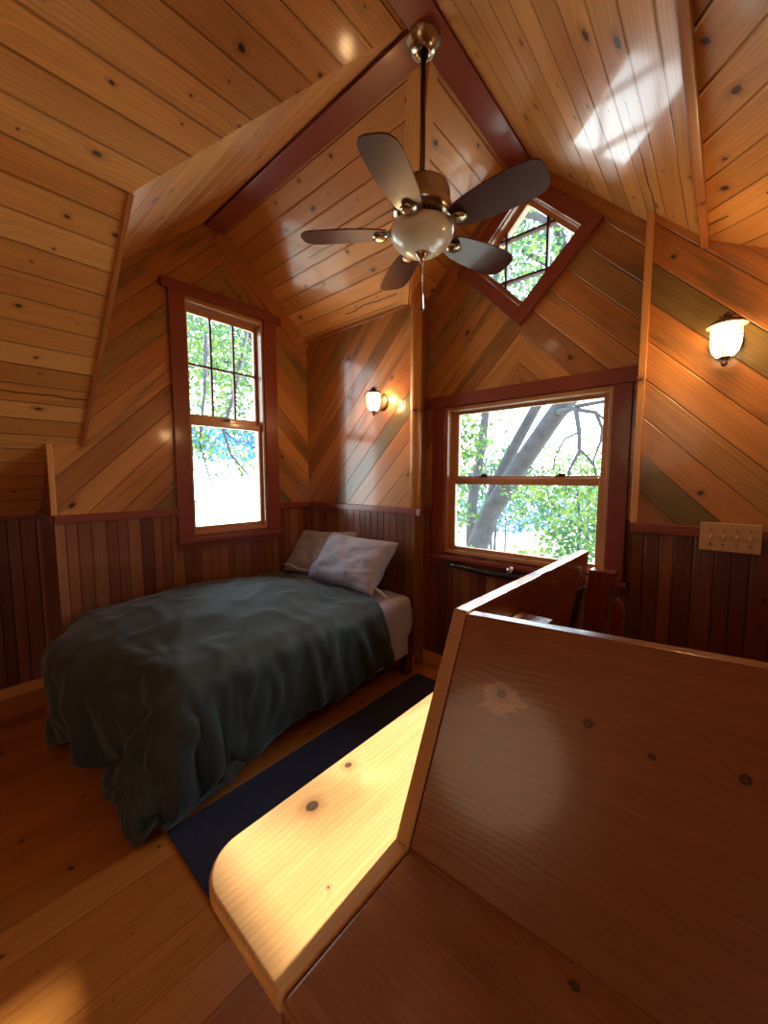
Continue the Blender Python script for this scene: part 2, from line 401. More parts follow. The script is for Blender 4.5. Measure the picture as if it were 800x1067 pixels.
# ---- trims
k = 'structure'
B('trim_1', L, L + .022, YA, 1.10, RAIL - .048, RAIL, M['red'], kind=k)
B('trim_2', L, L + .022, 1.91, D, RAIL - .048, RAIL, M['red'], kind=k)
B('trim_3', L, XP + .005, D - .022, D, RAIL - .048, RAIL, M['red'], kind=k)
B('trim_4', XT - .005, XB, D - .022, D, RAIL - .048, RAIL, M['red'], kind=k)
B('trim_5', LK, LK + .02, YB, YA, RAIL - .048, RAIL, M['red'], kind=k)
B('trim_6', LK, L, YA - .018, YA, RAIL - .048, RAIL, M['red'], kind=k)
B('trim_7', XP, -1.60, D2 - .02, D2, RAIL - .048, RAIL, M['red'], kind=k)
B('trim_8', L - .012, L + .008, YA - .012, YA + .016, RAIL, zM(L) - .0, M['pineflat'], kind=k)   # corner bead
B('trim_9', XT - .012, XT + .018, D - .016, D + .02, RAIL, zR(XT) - .01, M['pineflat'], kind=k)
B('baseboard_left', L, L + .018, YA, D, 0, .10, M['pineflat'], kind=k)
B('baseboard_far', L, XP, D - .018, D, 0, .10, M['pineflat'], kind=k)
B('baseboard_window', XP, XT, D2 - .018, D2, 0, .10, M['pineflat'], kind=k)
B('baseboard_knee', LK, LK + .018, YB, YA, 0, .07, M['pineflat'], kind=k)
# strip along the lower edge of the left slope, where it stops at the side gable
def slopeboard(name, a, b, side, w, t, mat):
    bm = bmesh.new(); beam(bm, a, b, side, w, t); return done(bm, name, mat, None, .003, kind='structure')
slopeboard('trim_10', (L + .005, UB - .0, zM(L) - .004), (XV, UB, zM(XV) - .004), (0, 1, 0), .022, .016, M['rake'])
# valley boards each side of the far valley
va = Vector((XR, YR, ZR)); vb = Vector((xvD, D, zF(D)))
dirv = (vb - va).normalized()
for i, (nrm, sgn, wd) in enumerate(((Vector((0, mF, 1)).normalized(), 1, .085), (Vector((-mM, 0, 1)).normalized(), -1, .05))):
    sd = nrm.cross(dirv).normalized()
    mid = Vector((L, YR, ZR)) if i == 0 else Vector((XR, D2, ZR))
    if sd.dot(mid - va) < 0: sd = -sd
    bm = bmesh.new()
    a = va + dirv * .02 + sd * wd / 2 - nrm * .008; b = vb + sd * wd / 2 - nrm * .008
    beam(bm, a, b, sd, wd, .016); done(bm, 'trim_%d' % (11 + i), M['pineflat'], None, .002, kind=k)
# edge board between the two right slopes
bm = bmesh.new(); box(bm, XE - .022, XE + .006, YB, D, zR(XE) - .034, zR(XE) + .03, 1)
done(bm, 'trim_13', M['rake'], None, .004, kind=k)
# rake board on the left gable wall
slopeboard('trim_14', (L + .010, YR + .02, ZR - .10), (L + .010, D - .01, zF(D) - .075), (0, mF, 1), .12, .02, M['rake'])
# thin cove where the far slopes meet the walls
slopeboard('trim_15', (L, D - .012, zF(D) - .008), (xvD, D - .012, zF(D) - .008), (0, 1, 0), .02, .016, M['rake'])
# ridge boards
B('trim_16', XR - .062, XR + .062, YB, D2, ZR - .075, ZR - .045, M['red'], kind=k, la=1)
B('trim_17', L, XR, YR - .066, YR + .066, ZR - .078, ZR - .048, M['red'], kind=k, la=0)

# post at the valley foot
bm = bmesh.new(); tube(bm, [(-1.665, D - .012, RAIL), (-1.663, D - .014, 1.6), (-1.666, D - .012, 2.1), (-1.664, D - .012, 2.75)], .04, 20, [.041, .043, .04, .039])
uvl = bm.loops.layers.uv.new('UVMap')
for f in bm.faces:
    for l in f.loops: l[uvl].uv = (l.vert.co.z, math.atan2(l.vert.co.y - D, l.vert.co.x + 1.665) * .04)
post = smooth(done(bm, 'corner_post', M['pineflat']))
tag(post, 'round peeled pine post between the left wall lamp and the wide window', 'post')
B('trim_18', -1.70, -1.622, D - .055, D + .0, RAIL - .05, RAIL + .002, M['red'], kind=k)

# ------------------------------------------------------------------ windows
def frame_boxes(axis, pos, out):
    """returns f(t0,t1,d0,d1,z0,z1) -> box args; d measured into the room from the wall plane"""
    if axis == 'X': return lambda t0, t1, d0, d1, z0, z1: (t0, t1, pos - d1, pos - d0, z0, z1)
    return lambda t0, t1, d0, d1, z0, z1: (pos + d0, pos + d1, t0, t1, z0, z1)
def W(name, f, t0, t1, d0, d1, z0, z1, mat, parent, bevel=.003):
    return B(name, *f(t0, t1, d0, d1, z0, z1), mat, parent, bevel)
def ring(name, f, t0, t1, z0, z1, w, d0, d1, mat, parent, bevel=.003, wb=None, wt=None):
    bm = bmesh.new(); wb = wb or w; wt = wt or w
    for a in ((t0, t0 + w, z0, z1), (t1 - w, t1, z0, z1), (t0 + w, t1 - w, z0, z0 + wb), (t0 + w, t1 - w, z1 - wt, z1)):
        x = f(a[0], a[1], d0, d1, a[2], a[3]); box(bm, min(x[0], x[1]), max(x[0], x[1]), min(x[2], x[3]), max(x[2], x[3]), x[4], x[5])
    return done(bm, name, mat, parent, bevel)
def window(n, axis, pos, a, b, z0, z1, cas, zh0, zh1, hx, sill, sx, upz, loz, gl, muntins=None):
    f = frame_boxes(axis, pos, 1)
    root = bpy.data.objects.new('window_%d' % n, None); COL.objects.link(root); root['kind'] = 'structure'
    root.location = (( (a + b) / 2, pos, z0) if axis == 'X' else (pos, (a + b) / 2, z0))
    # casing
    W('side_casing', f, cas[0], a + .005, 0, .024, sill[1], zh0, M['red'], root)
    W('side_casing', f, b - .005, cas[1], 0, .024, sill[1], zh0, M['red'], root)
    hc = W('head_casing', f, hx[0], hx[1], 0, .032, zh0, zh1, M['red'], root)
    for t in (hx[0] + .012, hx[1] - .012):
        bm = bmesh.new(); zc = (zh0 + .012)
        pt = (t, pos - .04, zc) if axis == 'X' else (pos + .04, t, zc)
        pt0 = (t, pos - .03, zc) if axis == 'X' else (pos + .03, t, zc)
        tube(bm, [pt0, pt], .015, 12); done(bm, 'trim_peg', M['red'], root)
    W('sill', f, sx[0], sx[1], -.05, .05, sill[0] + .0, sill[1], M['red'], root, .004)
    W('apron', f, cas[0] + .0, cas[1], 0, .018, sill[0] - .045, sill[0], M['red'], root)
    # jamb liner through the wall
    ring('window_frame', f, a - .002, b + .002, z0 - .002, z1 + .002, .024, -.13, .006, M['sash'], root)
    # upper sash (outer) and lower sash (inner)
    g0, g1 = gl
    for nm, (s0, s1), d, gg in (('upper_sash', upz, -.085, .9), ('lower_sash', loz, -.048, 1)):
        bot = .05 if nm == 'lower_sash' else .045
        top = .045
        ring(nm, f, a + .020, b - .020, s0 - bot, s1 + top, (g0 - a) - .020, d - .016, d + .016, M['sash'], root, .004, bot, top)
        sash = root.children[-1]
        gb = f(g0 - .004, g1 + .004, d - .002, d + .002, s0 - .004, s1 + .004)
        p = B('glass_pane', *gb, M['glass'], None, 0)
        p.parent = sash; p.location = -Vector(root.location) - sash.location
        p['label'] = 'clear window pane'
        if nm == 'upper_sash' and muntins:
            bm = bmesh.new()
            for i in range(1, muntins[0]):
                t = g0 + (g1 - g0) * i / muntins[0]; x = f(t - .008, t + .008, d - .012, d + .012, s0, s1)
                box(bm, min(x[0], x[1]), max(x[0], x[1]), min(x[2], x[3]), max(x[2], x[3]), x[4], x[5])
            for i in range(1, muntins[1]):
                zz = s0 + (s1 - s0) * i / muntins[1]; x = f(g0, g1, d - .0125, d + .0115, zz - .008, zz + .008)
                box(bm, min(x[0], x[1]), max(x[0], x[1]), min(x[2], x[3]), max(x[2], x[3]), x[4], x[5])
            mo = done(bm, 'muntin_grid', M['muntin'], None, .002); mo.parent = sash; mo.location = -Vector(root.location) - sash.location
    return root, f
brass = simple('dark_bronze', lin(70, 58, 48), .35, .8)
w1, f1 = window(1, 'Y', L, wl['a'], wl['b'], wl['z0'], wl['z1'], (1.09, 1.92), 2.685, 2.75, (1.045, 1.965), (.945, .985), (1.075, 1.93),
                (1.885, 2.60), (1.055, 1.80), (1.232, 1.775), (3, 2))
w2, f2 = window(2, 'X', D2, WR['a'], WR['b'], WR['z0'], WR['z1'], (-1.605, -.385), 1.905, 1.985, (-1.65, -.345), (.84, .868), (-1.625, -.36),
                (1.43, 1.86), (.93, 1.372), (-1.445, -.525))
for root, f, ts, z in ((w1, f1, (1.50,), 1.853), (w2, f2, (-1.235, -.74), 1.424)):
    for t in ts:
        bm = bmesh.new(); x = f(t - .028, t + .028, -.06, -.035, z, z + .010)
        box(bm, min(x[0], x[1]), max(x[0], x[1]), min(x[2], x[3]), max(x[2], x[3]), x[4], x[5])
        x = f(t - .008, t + .03, -.055, -.03, z + .008, z + .02)
        box(bm, min(x[0], x[1]), max(x[0], x[1]), min(x[2], x[3]), max(x[2], x[3]), x[4], x[5])
        done(bm, 'sash_lock', brass, root, .003)
# diamond window
root = bpy.data.objects.new('window_3', None); COL.objects.link(root); root['kind'] = 'structure'; root.location = (CX, D2, DZ)
def dring(name, ro, ri, y0, y1, mat, bevel=.003):
    bm = bmesh.new(); pts = [(0, 1), (1, 0), (0, -1), (-1, 0)]
    for i in range(4):
        a, b = pts[i], pts[(i + 1) % 4]
        q = [(a[0] * ro, a[1] * ro), (b[0] * ro, b[1] * ro), (b[0] * ri, b[1] * ri), (a[0] * ri, a[1] * ri)]
        hexa(bm, [(CX + s, y0, DZ + t) for s, t in q] + [(CX + s, y1, DZ + t) for s, t in q], 0)
    return done(bm, name, mat, root, bevel)
dring('diamond_casing', .435, .325, D2 - .03, D2, M['red'])
dring('window_frame', .337, .318, D2 - .005, D2 + .13, M['sash'], .001)
s_ = dring('sash', .322, .285, D2 + .05, D2 + .08, M['sash'], .001)
bm = bmesh.new(); g = .288; hexa(bm, [(CX, D2 + .063, DZ - g), (CX + g, D2 + .063, DZ), (CX, D2 + .063, DZ + g), (CX - g, D2 + .063, DZ)] + [(CX, D2 + .067, DZ - g), (CX + g, D2 + .067, DZ), (CX, D2 + .067, DZ + g), (CX - g, D2 + .067, DZ)])
p = done(bm, 'glass_pane', M['glass'], s_)
p['label'] = 'clear window pane'
bm = bmesh.new(); q = .125; hh = .165
for sx in (-1, 1):
    box(bm, CX + sx * q - .007, CX + sx * q + .007, D2 + .045, D2 + .085, DZ - .165, DZ + .165)
    box(bm, CX - .165, CX + .165, D2 + .046, D2 + .084, DZ + sx * q - .007, DZ + sx * q + .007)
done(bm, 'muntin_grid', M['muntin'], s_, .001)

# ------------------------------------------------------------------ ceiling fan
nickel = simple('antique_nickel', lin(176, 160, 138), .22, 1.0, noise_amt=.08)
rodm = simple('bronze_rod', lin(96, 62, 44), .3, .8)
blade_m = plank('walnut_blade', 0, [(0, lin(78, 42, 40)), (1, lin(70, 38, 36))], groove=0, knotp=0, rough=.35, coat=.3, grain=.8)
dark = simple('black_gap', (.01, .008, .006), .6)
m, nt, b = newmat('frosted_glass_bowl')
tc = nt.nodes.new('ShaderNodeTexCoord'); nn = noi(nt, tc.outputs['Object'], 9, 4, .6, 1.2)
nt.links.new(mixc(nt, nn, lin(206, 200, 178), lin(236, 230, 210)), b.inputs['Base Color']); b.inputs['Roughness'].default_value = .28
b.inputs['Subsurface Weight'].default_value = .3; b.inputs['Subsurface Radius'].default_value = (.05, .05, .04); b.inputs['Coat Weight'].default_value = .4
bowl_m = m
FX, FY = -1.04, 1.43
fan = empty('ceiling_fan', (FX, FY, ZR - .08), 'five blade ceiling fan with frosted bowl light hanging from the ridge', 'ceiling fan')
def fan_part(name, build, mat, par=None, sm=True, mats=None):
    bm = bmesh.new(); build(bm); o = done(bm, name, mat, par or fan, mats=mats)
    return smooth(o) if sm else o
c0 = (FX, FY, 0)
fan_part('canopy', lambda bm: lathe(bm, [(.0, 3.30), (.079, 3.298), (.082, 3.28), (.078, 3.27), (.077, 3.235), (.068, 3.195), (.050, 3.166), (.030, 3.156), (.024, 3.155), (.022, 3.17), (0, 3.18)], c0, 40), nickel)
fan_part('downrod', lambda bm: lathe(bm, [(0, 3.2), (.0115, 3.2), (.0115, 2.62), (0, 2.62)], c0, 20), rodm)
mot = fan_part('motor_housing', lambda bm: lathe(bm, [(0, 2.652), (.018, 2.652), (.022, 2.645), (.088, 2.642), (.112, 2.630), (.118, 2.612), (.118, 2.575), (.122, 2.566), (.126, 2.556), (.126, 2.53), (.108, 2.518), (.078, 2.500), (.060, 2.490), (0, 2.490)], c0, 48), nickel)
def vents(bm):
    for i in range(30):
        a = 2 * PI * i / 30; r0, r1 = .082, .104
        ca, sa = math.cos(a), math.sin(a); wv_ = .0045
        pts = []
        for r, z in ((r0, 2.4995), (r1, 2.5185)):
            for s in (-1, 1): pts.append(Vector((FX + r * ca - s * wv_ * sa, FY + r * sa + s * wv_ * ca, z - .0015)))
        lo = [pts[0], pts[1], pts[3], pts[2]]
        hexa(bm, lo + [p + Vector((0, 0, .006)) for p in lo])
fan_part('vent_slots', vents, dark, mot, False)
fan_part('light_collar', lambda bm: lathe(bm, [(0, 2.495), (.062, 2.495), (.066, 2.487), (.066, 2.476), (.05, 2.470), (0, 2.470)], c0, 40), rodm)
fan_part('glass_bowl', lambda bm: lathe(bm, [(.06, 2.482), (.10, 2.482), (.124, 2.478), (.1345, 2.470), (.136, 2.460), (.132, 2.444), (.121, 2.424), (.102, 2.404), (.076, 2.387), (.044, 2.377), (0, 2.374)], c0, 56), bowl_m)
fan_part('finial', lambda bm: lathe(bm, [(0, 2.380), (.028, 2.380), (.031, 2.376), (.022, 2.368), (.020, 2.362), (.011, 2.355), (.009, 2.346), (.004, 2.340), (0, 2.339)], c0, 24), nickel)
def chain(bm):
    z = 2.342
    while z > 2.215:
        lathe(bm, [(0, z), (.0022, z - .0018), (.0022, z - .0048), (0, z - .006)], (FX + .004, FY, 0), 6); z -= .0064
ch = fan_part('pull_chain', chain, nickel)
fan_part('pull_weight', lambda bm: lathe(bm, [(0, 2.216), (.004, 2.214), (.005, 2.20), (.0035, 2.185), (.006, 2.165), (.007, 2.15), (.004, 2.138), (0, 2.136)], (FX + .004, FY, 0), 12), rodm, ch)
def blade_bm(bm, ang):
    ca, sa = math.cos(ang), math.sin(ang); tilt = math.radians(-12)
    prof = [(.150, .042), (.18, .056), (.23, .066), (.30, .074), (.38, .078), (.45, .077), (.490, .070), (.512, .052), (.520, .028)]
    edge = [(r, w) for r, w in prof] + [(r, -w) for r, w in prof[::-1]]
    uvl = bm.loops.layers.uv.new('UVMap'); top, bot = [], []
    for r, w in edge:
        for lst, dz in ((top, .003), (bot, -.003)):
            y = w * math.cos(tilt); z = 2.462 + w * math.sin(tilt) + dz
            lst.append(bm.verts.new((FX + r * ca - y * sa, FY + r * sa + y * ca, z)))
    fs = [bm.faces.new(top), bm.faces.new(bot[::-1])]
    for i in range(len(edge)):
        j = (i + 1) % len(edge); fs.append(bm.faces.new((top[i], bot[i], bot[j], top[j])))
    for f in fs:
        for l in f.loops:
            d = l.vert.co - Vector((FX, FY, 0)); l[uvl].uv = (d.x * ca + d.y * sa, -d.x * sa + d.y * ca)
def arm_bm(bm, ang):
    ca, sa = math.cos(ang), math.sin(ang)
    def P(r, t, z): return (FX + r * ca - t * sa, FY + r * sa + t * ca, z)
    for t in (-.016, 0, .016):
        tube(bm, [P(.085, t * 1.3, 2.498), P(.115, t * 1.2, 2.478), P(.145, t * .9, 2.460), P(.165, t * .7, 2.452)], .0055, 8)
    n = 20; rr = []
    for rad, z in ((.030, 2.458), (.034, 2.452), (.030, 2.446), (.018, 2.443), (.0, 2.444)):
        cx, cy, cz = P(.178, 0, z)
        rr.append([bm.verts.new((cx + rad * 1.05 * math.cos(2 * PI * i / n), cy + rad * math.sin(2 * PI * i / n), z)) for i in range(n)] if rad else [bm.verts.new((cx, cy, z))])
    bm.faces.new(rr[0][::-1])
    for a, b in zip(rr, rr[1:]):
        for i in range(n):
            j = (i + 1) % n
            if len(b) == 1: bm.faces.new((a[i], a[j], b[0]))
            else: bm.faces.new((a[i], a[j], b[j], b[i]))
for kk in range(5):
    ang = math.radians(1 + 72 * kk)
    bo = fan_part('fan_blade', lambda bm: blade_bm(bm, ang), blade_m, sm=False)
    fan_part('blade_iron', lambda bm: arm_bm(bm, ang), nickel, bo)

# ------------------------------------------------------------------ wall sconces
lampglass = simple('lit_seeded_glass', (1, .85, .6), .3, emit=(1.0, .70, .34), es=4.0)
sconce_metal = simple('aged_bronze', lin(110, 88, 70), .4, .7)
def sconce(x, label):
    t = empty('wall_lamp', (x, D, 2.0), label, 'wall lamp')
    cy = D - .105; c = (x, cy, 0)
    def part(name, build, mat, par=None):
        bm = bmesh.new(); build(bm); return smooth(done(bm, name, mat, par or t))
    def plate(bm):
        n = 28; rr = []
        for r, y in ((.056, D), (.056, D - .008), (.046, D - .018), (.02, D - .022), (0, D - .023)):
            rr.append([bm.verts.new((x + r * math.cos(2 * PI * i / n), y, 1.985 + 1.12 * r * math.sin(2 * PI * i / n))) for i in range(n)] if r else [bm.verts.new((x, y, 1.985))])
        for a, b in zip(rr, rr[1:]):
            for i in range(n):
                j = (i + 1) % n
                if len(b) == 1: bm.faces.new((a[i], a[j], b[0]))
                else: bm.faces.new((a[i], a[j], b[j], b[i]))
    part('backplate', plate, sconce_metal)
    part('arm', lambda bm: tube(bm, [(x, D - .02, 1.955), (x, D - .045, 1.925), (x, D - .07, 1.900), (x, cy + .012, 1.892), (x, cy, 1.892)], .005, 10), sconce_metal)
    part('arm', lambda bm: tube(bm, [(x, D - .02, 2.02), (x, D - .04, 2.05), (x, D - .06, 2.057), (x, cy + .03, 2.045)], .0045, 10), sconce_metal)
    part('glass_shade', lambda bm: lathe(bm, [(.047, 2.035), (.050, 2.03), (.051, 1.995), (.050, 1.96), (.043, 1.93), (.030, 1.912), (.012, 1.905), (0, 1.904)], c, 32), lampglass)
    part('lamp_cap', lambda bm: lathe(bm, [(.067, 2.030), (.068, 2.033), (.058, 2.042), (.040, 2.052), (.018, 2.060), (.010, 2.068), (.012, 2.074), (.006, 2.084), (0, 2.088)], c, 32), sconce_metal)
    def leaves(bm):
        for i in range(6):
            a = 2 * PI * i / 6
            tube(bm, [(x + .008 * math.cos(a), cy + .008 * math.sin(a), 2.062), (x + .020 * math.cos(a), cy + .020 * math.sin(a), 2.072), (x + .027 * math.cos(a), cy + .027 * math.sin(a), 2.070)], .003, 6, [.003, .0035, .0045])
    part('crown_leaf', leaves, sconce_metal)
    def cage(bm):
        for i in range(6):
            a = 2 * PI * i / 6 + .35
            tube(bm, [(x + r * math.cos(a), cy + r * math.sin(a), z) for r, z in ((.053, 2.032), (.055, 1.99), (.054, 1.955), (.046, 1.923), (.030, 1.903), (.012, 1.893))], .0016, 6)
        n = 36; tube(bm, [(x + .055 * math.cos(2 * PI * i / n), cy + .055 * math.sin(2 * PI * i / n), 1.985) for i in range(n + 1)], .0016, 6)
    part('wire_cage', cage, sconce_metal)
    part('bottom_cup', lambda bm: lathe(bm, [(.030, 1.925), (.026, 1.913), (.013, 1.902), (.008, 1.893), (.012, 1.886), (.010, 1.878), (.004, 1.872), (0, 1.870)], c, 24), sconce_metal)
    ld = bpy.data.lights.new('sconce_bulb', 'POINT'); ld.energy = 5.0; ld.color = (1, .62, .28); ld.shadow_soft_size = .05
    lo = bpy.data.objects.new('sconce_bulb', ld); COL.objects.link(lo); lo.location = (x, cy - .075, 1.985)
    ld = bpy.data.lights.new('sconce_glow', 'POINT'); ld.energy = 2.2; ld.color = (1, .58, .22); ld.shadow_soft_size = .035
    lo = bpy.data.objects.new('sconce_glow', ld); COL.objects.link(lo); lo.location = (x + (.05 if x < -1 else -.0), D - .045, 2.01)
sconce(-1.985, 'lit caged lantern wall lamp between the corner and the pine post')
sconce(-.035, 'lit caged lantern wall lamp above the four gang switch plate')

# ------------------------------------------------------------------ switch plate
sp = empty('switch_plate', (.025, D - .022, 1.165), 'beige four switch wooden wall plate on the chair rail at right', 'light switch')
plate_m = plank('light_maple', 0, [(0, lin(196, 148, 98)), (1, lin(196, 148, 98))], groove=0, knotp=0, rough=.4, coat=.1, grain=.5)
B('plate', -.075, .125, D - .034, D - .021, 1.100, 1.224, plate_m, sp, .003)
screwm = simple('screw_dark', lin(70, 44, 30), .4, .5); togm = simple('toggle_brass', lin(226, 190, 130), .3, .3)
for i in range(4):
    x = -.038 + i * .0425
    B('toggle', x - .004, x + .004, D - .046, D - .033, 1.154, 1.170, togm, sp, .002)
    for dz in (-.032, .032):
        bm = bmesh.new(); tube(bm, [(x, D - .0365, 1.162 + dz), (x, D - .033, 1.162 + dz)], .003, 10); done(bm, 'screw', screwm, sp)

# ------------------------------------------------------------------ bench with plank top
SZ = .53
bench = empty('wooden_bench', (-.4, 1.0, 0), 'thick fir plank bench with leaning backrest beside the dark blue runner', 'bench')
def rounded_slab(bm, x0, x1, y0, y1, z0, z1, rad, la):
    """slab with its near-left corner rounded"""
    pts = []
    for i in range(13):
        a = PI + (PI / 2) * i / 12
        pts.append((x0 + rad + rad * math.cos(a), y0 + rad + rad * math.sin(a)))
    pts += [(x1, y0), (x1, y1), (x0, y1)]
    uvl = bm.loops.layers.uv.new('UVMap')
    top = [bm.verts.new((x, y, z1)) for x, y in pts]; bot = [bm.verts.new((x, y, z0)) for x, y in pts]
    fs = [bm.faces.new(top), bm.faces.new(bot[::-1])]
    for i in range(len(pts)):
        j = (i + 1) % len(pts); fs.append(bm.faces.new((top[i], bot[i], bot[j], top[j])))
    for f in fs:
        f.normal_update(); side = abs(f.normal.z) < .5
        for l in f.loops:
            c = l.vert.co
            if la == 'Y': l[uvl].uv = (c.y + (c.z - z1 if side and abs(f.normal.y) > .5 else 0) * .1, c.x + (c.z - z1 if side else 0))
            else: l[uvl].uv = (c.x, c.y + (c.z - z1 if side else 0))
            if side and la == 'Y' and abs(f.normal.x) < .9: l[uvl].uv = (c.z * .2, c.x * 1.0 + c.y)
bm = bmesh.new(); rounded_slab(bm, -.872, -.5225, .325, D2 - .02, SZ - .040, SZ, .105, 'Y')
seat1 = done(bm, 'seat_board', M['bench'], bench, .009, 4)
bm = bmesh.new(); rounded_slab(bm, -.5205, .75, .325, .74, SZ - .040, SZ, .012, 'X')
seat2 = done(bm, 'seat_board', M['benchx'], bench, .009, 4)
# long side panel running to the window wall
bm = bmesh.new()
c = [(-.563, .683, SZ), (-.522, .683, SZ), (-.522, 2.10, SZ), (-.563, 2.10, SZ), (-.563, .945, 1.048), (-.522, .945, 1.048), (-.522, 2.235, 1.035), (-.563, 2.235, 1.035)]
fs = hexa(bm, c, 1)
side = done(bm, 'side_panel', M['bench'], bench, .004, 3, mats=[M['backrest'], M['end']])
for pgn in side.data.polygons:
    if pgn.normal.y < -.6: pgn.material_index = 1
# backrest facing the viewer
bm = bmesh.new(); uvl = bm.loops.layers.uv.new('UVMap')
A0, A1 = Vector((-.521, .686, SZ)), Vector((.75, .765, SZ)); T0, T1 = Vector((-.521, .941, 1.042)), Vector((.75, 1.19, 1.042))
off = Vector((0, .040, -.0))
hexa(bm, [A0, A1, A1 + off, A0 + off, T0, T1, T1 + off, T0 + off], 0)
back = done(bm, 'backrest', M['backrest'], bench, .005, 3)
for lp in back.data.loops:
    co = back.data.vertices[lp.vertex_index].co
    back.data.uv_layers[0].data[lp.index].uv = (co.x, co.z + (co.y - .7) * .15 if abs(co.z) > 0 else 0)
# inner corner shelf, base panels
B('corner_shelf', -.521, -.405, .985, 1.315, .925, .950, M['benchx'], bench, .004, la=1)
B('base_panel', -.80, -.765, .50, D2 - .02, 0, SZ - .04, M['cedar'], bench, .004)
B('base_panel', -.765, .72, .50, .535, 0, SZ - .04, M['cedar'], bench, .004)
# perforated black strip on the panel
strip = simple('black_steel', (.012, .012, .014), .45, .4)
a = Vector((-.518, 1.925, .64)); b = Vector((-.518, 2.096, .868)); hy = Vector((0, .045, 0))
bm = bmesh.new(); hexa(bm, [a - hy, a - hy + Vector((.005, 0, 0)), a + hy + Vector((.005, 0, 0)), a + hy, b - hy, b - hy + Vector((.005, 0, 0)), b + hy + Vector((.005, 0, 0)), b + hy], 2)
st = done(bm, 'slotted_bracket', strip, bench, .001)
for i in range(5):
    bm = bmesh.new(); p = a.lerp(b, .1 + .2 * i) + Vector((.004, 0, 0)); tube(bm, [p, p + Vector((.004, 0, 0))], .008, 12)
    rv = done(bm, 'bracket_rivet', nickel, None); rv.parent = st; rv.location = -st.location - bench.location
# flared upright beyond the panel
def prism(name, prof, y0, y1, mat, label, cat, dy=0.0, bev=.004):
    """prof: list of (x, z) outline facing -Y"""
    bm = bmesh.new(); uvl = bm.loops.layers.uv.new('UVMap')
    fr = [bm.verts.new((x, y0 + dy * z, z)) for x, z in prof]; bk = [bm.verts.new((x, y1 + dy * z, z)) for x, z in prof]
    bm.faces.new(fr); bm.faces.new(bk[::-1])
    for i in range(len(prof)):
        j = (i + 1) % len(prof); bm.faces.new((fr[j], fr[i], bk[i], bk[j]))
    for f in bm.faces:
        for l in f.loops: l[uvl].uv = (l.vert.co.z, l.vert.co.x + l.vert.co.y)
    return tag(done(bm, name, mat, None, bev, 3), label, cat)
prism('wooden_upright', [(-.510, 0), (-.415, 0), (-.415, .66), (-.420, .74), (-.418, .80), (-.405, .87), (-.385, .935), (-.383, .955), (-.495, .955), (-.510, .80)], 2.14, 2.215, M['cedar'],
      'reddish upright board with flared flat top under the wide window right end', 'post')
prism('chair_back', [(-.410, 0), (-.345, 0), (-.345, .74), (-.350, .775), (-.362, .80), (-.378, .812), (-.394, .80), (-.405, .775), (-.410, .74)], 2.20, 2.235, M['cedar'],
      'glossy reddish round-topped wooden slat behind the bench back', 'slat', bev=.008)
# dark rod below the window with a silver knob
bm = bmesh.new(); pts = [(-1.47, D2 - .05, .818), (-1.38, D2 - .055, .806), (-1.25, D2 - .055, .800), (-1.12, D2 - .055, .796), (-1.0, D2 - .055, .800), (-.90, D2 - .055, .804), (-.78, D2 - .055, .803), (-.60, D2 - .055, .800)]
tube(bm, pts, .02, 12, [.009, .017, .019, .022, .026, .022, .018, .014])
rod = empty('black_rod', (-1.0, D2 - .055, .80), 'long black wrapped rod with silver knob hanging below the wide window sill', 'rod')
blk = simple('black_vinyl', (.012, .012, .015), .25, coat=.4, bmp=.01)
smooth(done(bm, 'rod_body', blk, rod))
bm = bmesh.new(); lathe(bm, [(0, .815), (.014, .817), (.016, .825), (.024, .832), (.026, .845), (.020, .857), (.008, .863), (0, .864)], (-.985, D2 - .060, 0), 24)
smooth(done(bm, 'knob', simple('chrome', (.75, .76, .78), .12, 1.0, noise_amt=.02), rod))
for x in (-1.38, -.72):
    B('rod_hook', x - .006, x + .006, D2 - .07, D2, .815, .832, blk, rod, .001)

# ------------------------------------------------------------------ rug
m, nt, b = newmat('navy_rug'); tc = nt.nodes.new('ShaderNodeTexCoord'); nn = noi(nt, tc.outputs['Object'], 260, 2)
nt.links.new(mixc(nt, nn, lin(4, 8, 34), lin(14, 22, 66)), b.inputs['Base Color']); b.inputs['Roughness'].default_value = .95; bump(nt, b, nn, .8, .004)
b.inputs['Sheen Weight'].default_value = .15
bm = bmesh.new(); box(bm, -1.60, -1.065, .505, 2.19, .001, .010, 1)
rug = tag(done(bm, 'floor_runner', m, None, .003), 'dark navy blue runner rug on the floor between the bed and bench', 'rug')

# ------------------------------------------------------------------ bed
M['bedwood'] = plank('dark_bed_wood', 0, [(0, lin(84, 42, 28)), (1, lin(84, 42, 28))], groove=0, knotp=0, rough=.4, coat=.2)
bed = empty('bed', (-2.28, 1.3, 0), 'low wooden bed with lavender sheeted mattress in the corner', 'bed')
B('side_rail', -1.675, -1.645, .61, 2.20, .16, .27, M['bedwood'], bed)
B('side_rail', -2.86, -2.83, .61, 2.20, .16, .27, M['bedwood'], bed)
B('end_rail', -2.83, -1.675, .61, .64, .16, .27, M['bedwood'], bed)
B('end_rail', -2.83, -1.675, 2.16, 2.19, .16, .27, M['bedwood'], bed)
for x in (-2.86, -1.715):
    for y in (.61, 2.12): B('leg', x, x + .07, y, y + .07, 0, .16, M['bedwood'], bed)
B('slat_base', -2.83, -1.72, .64, 2.17, .235, .255, M['pineflat'], bed)
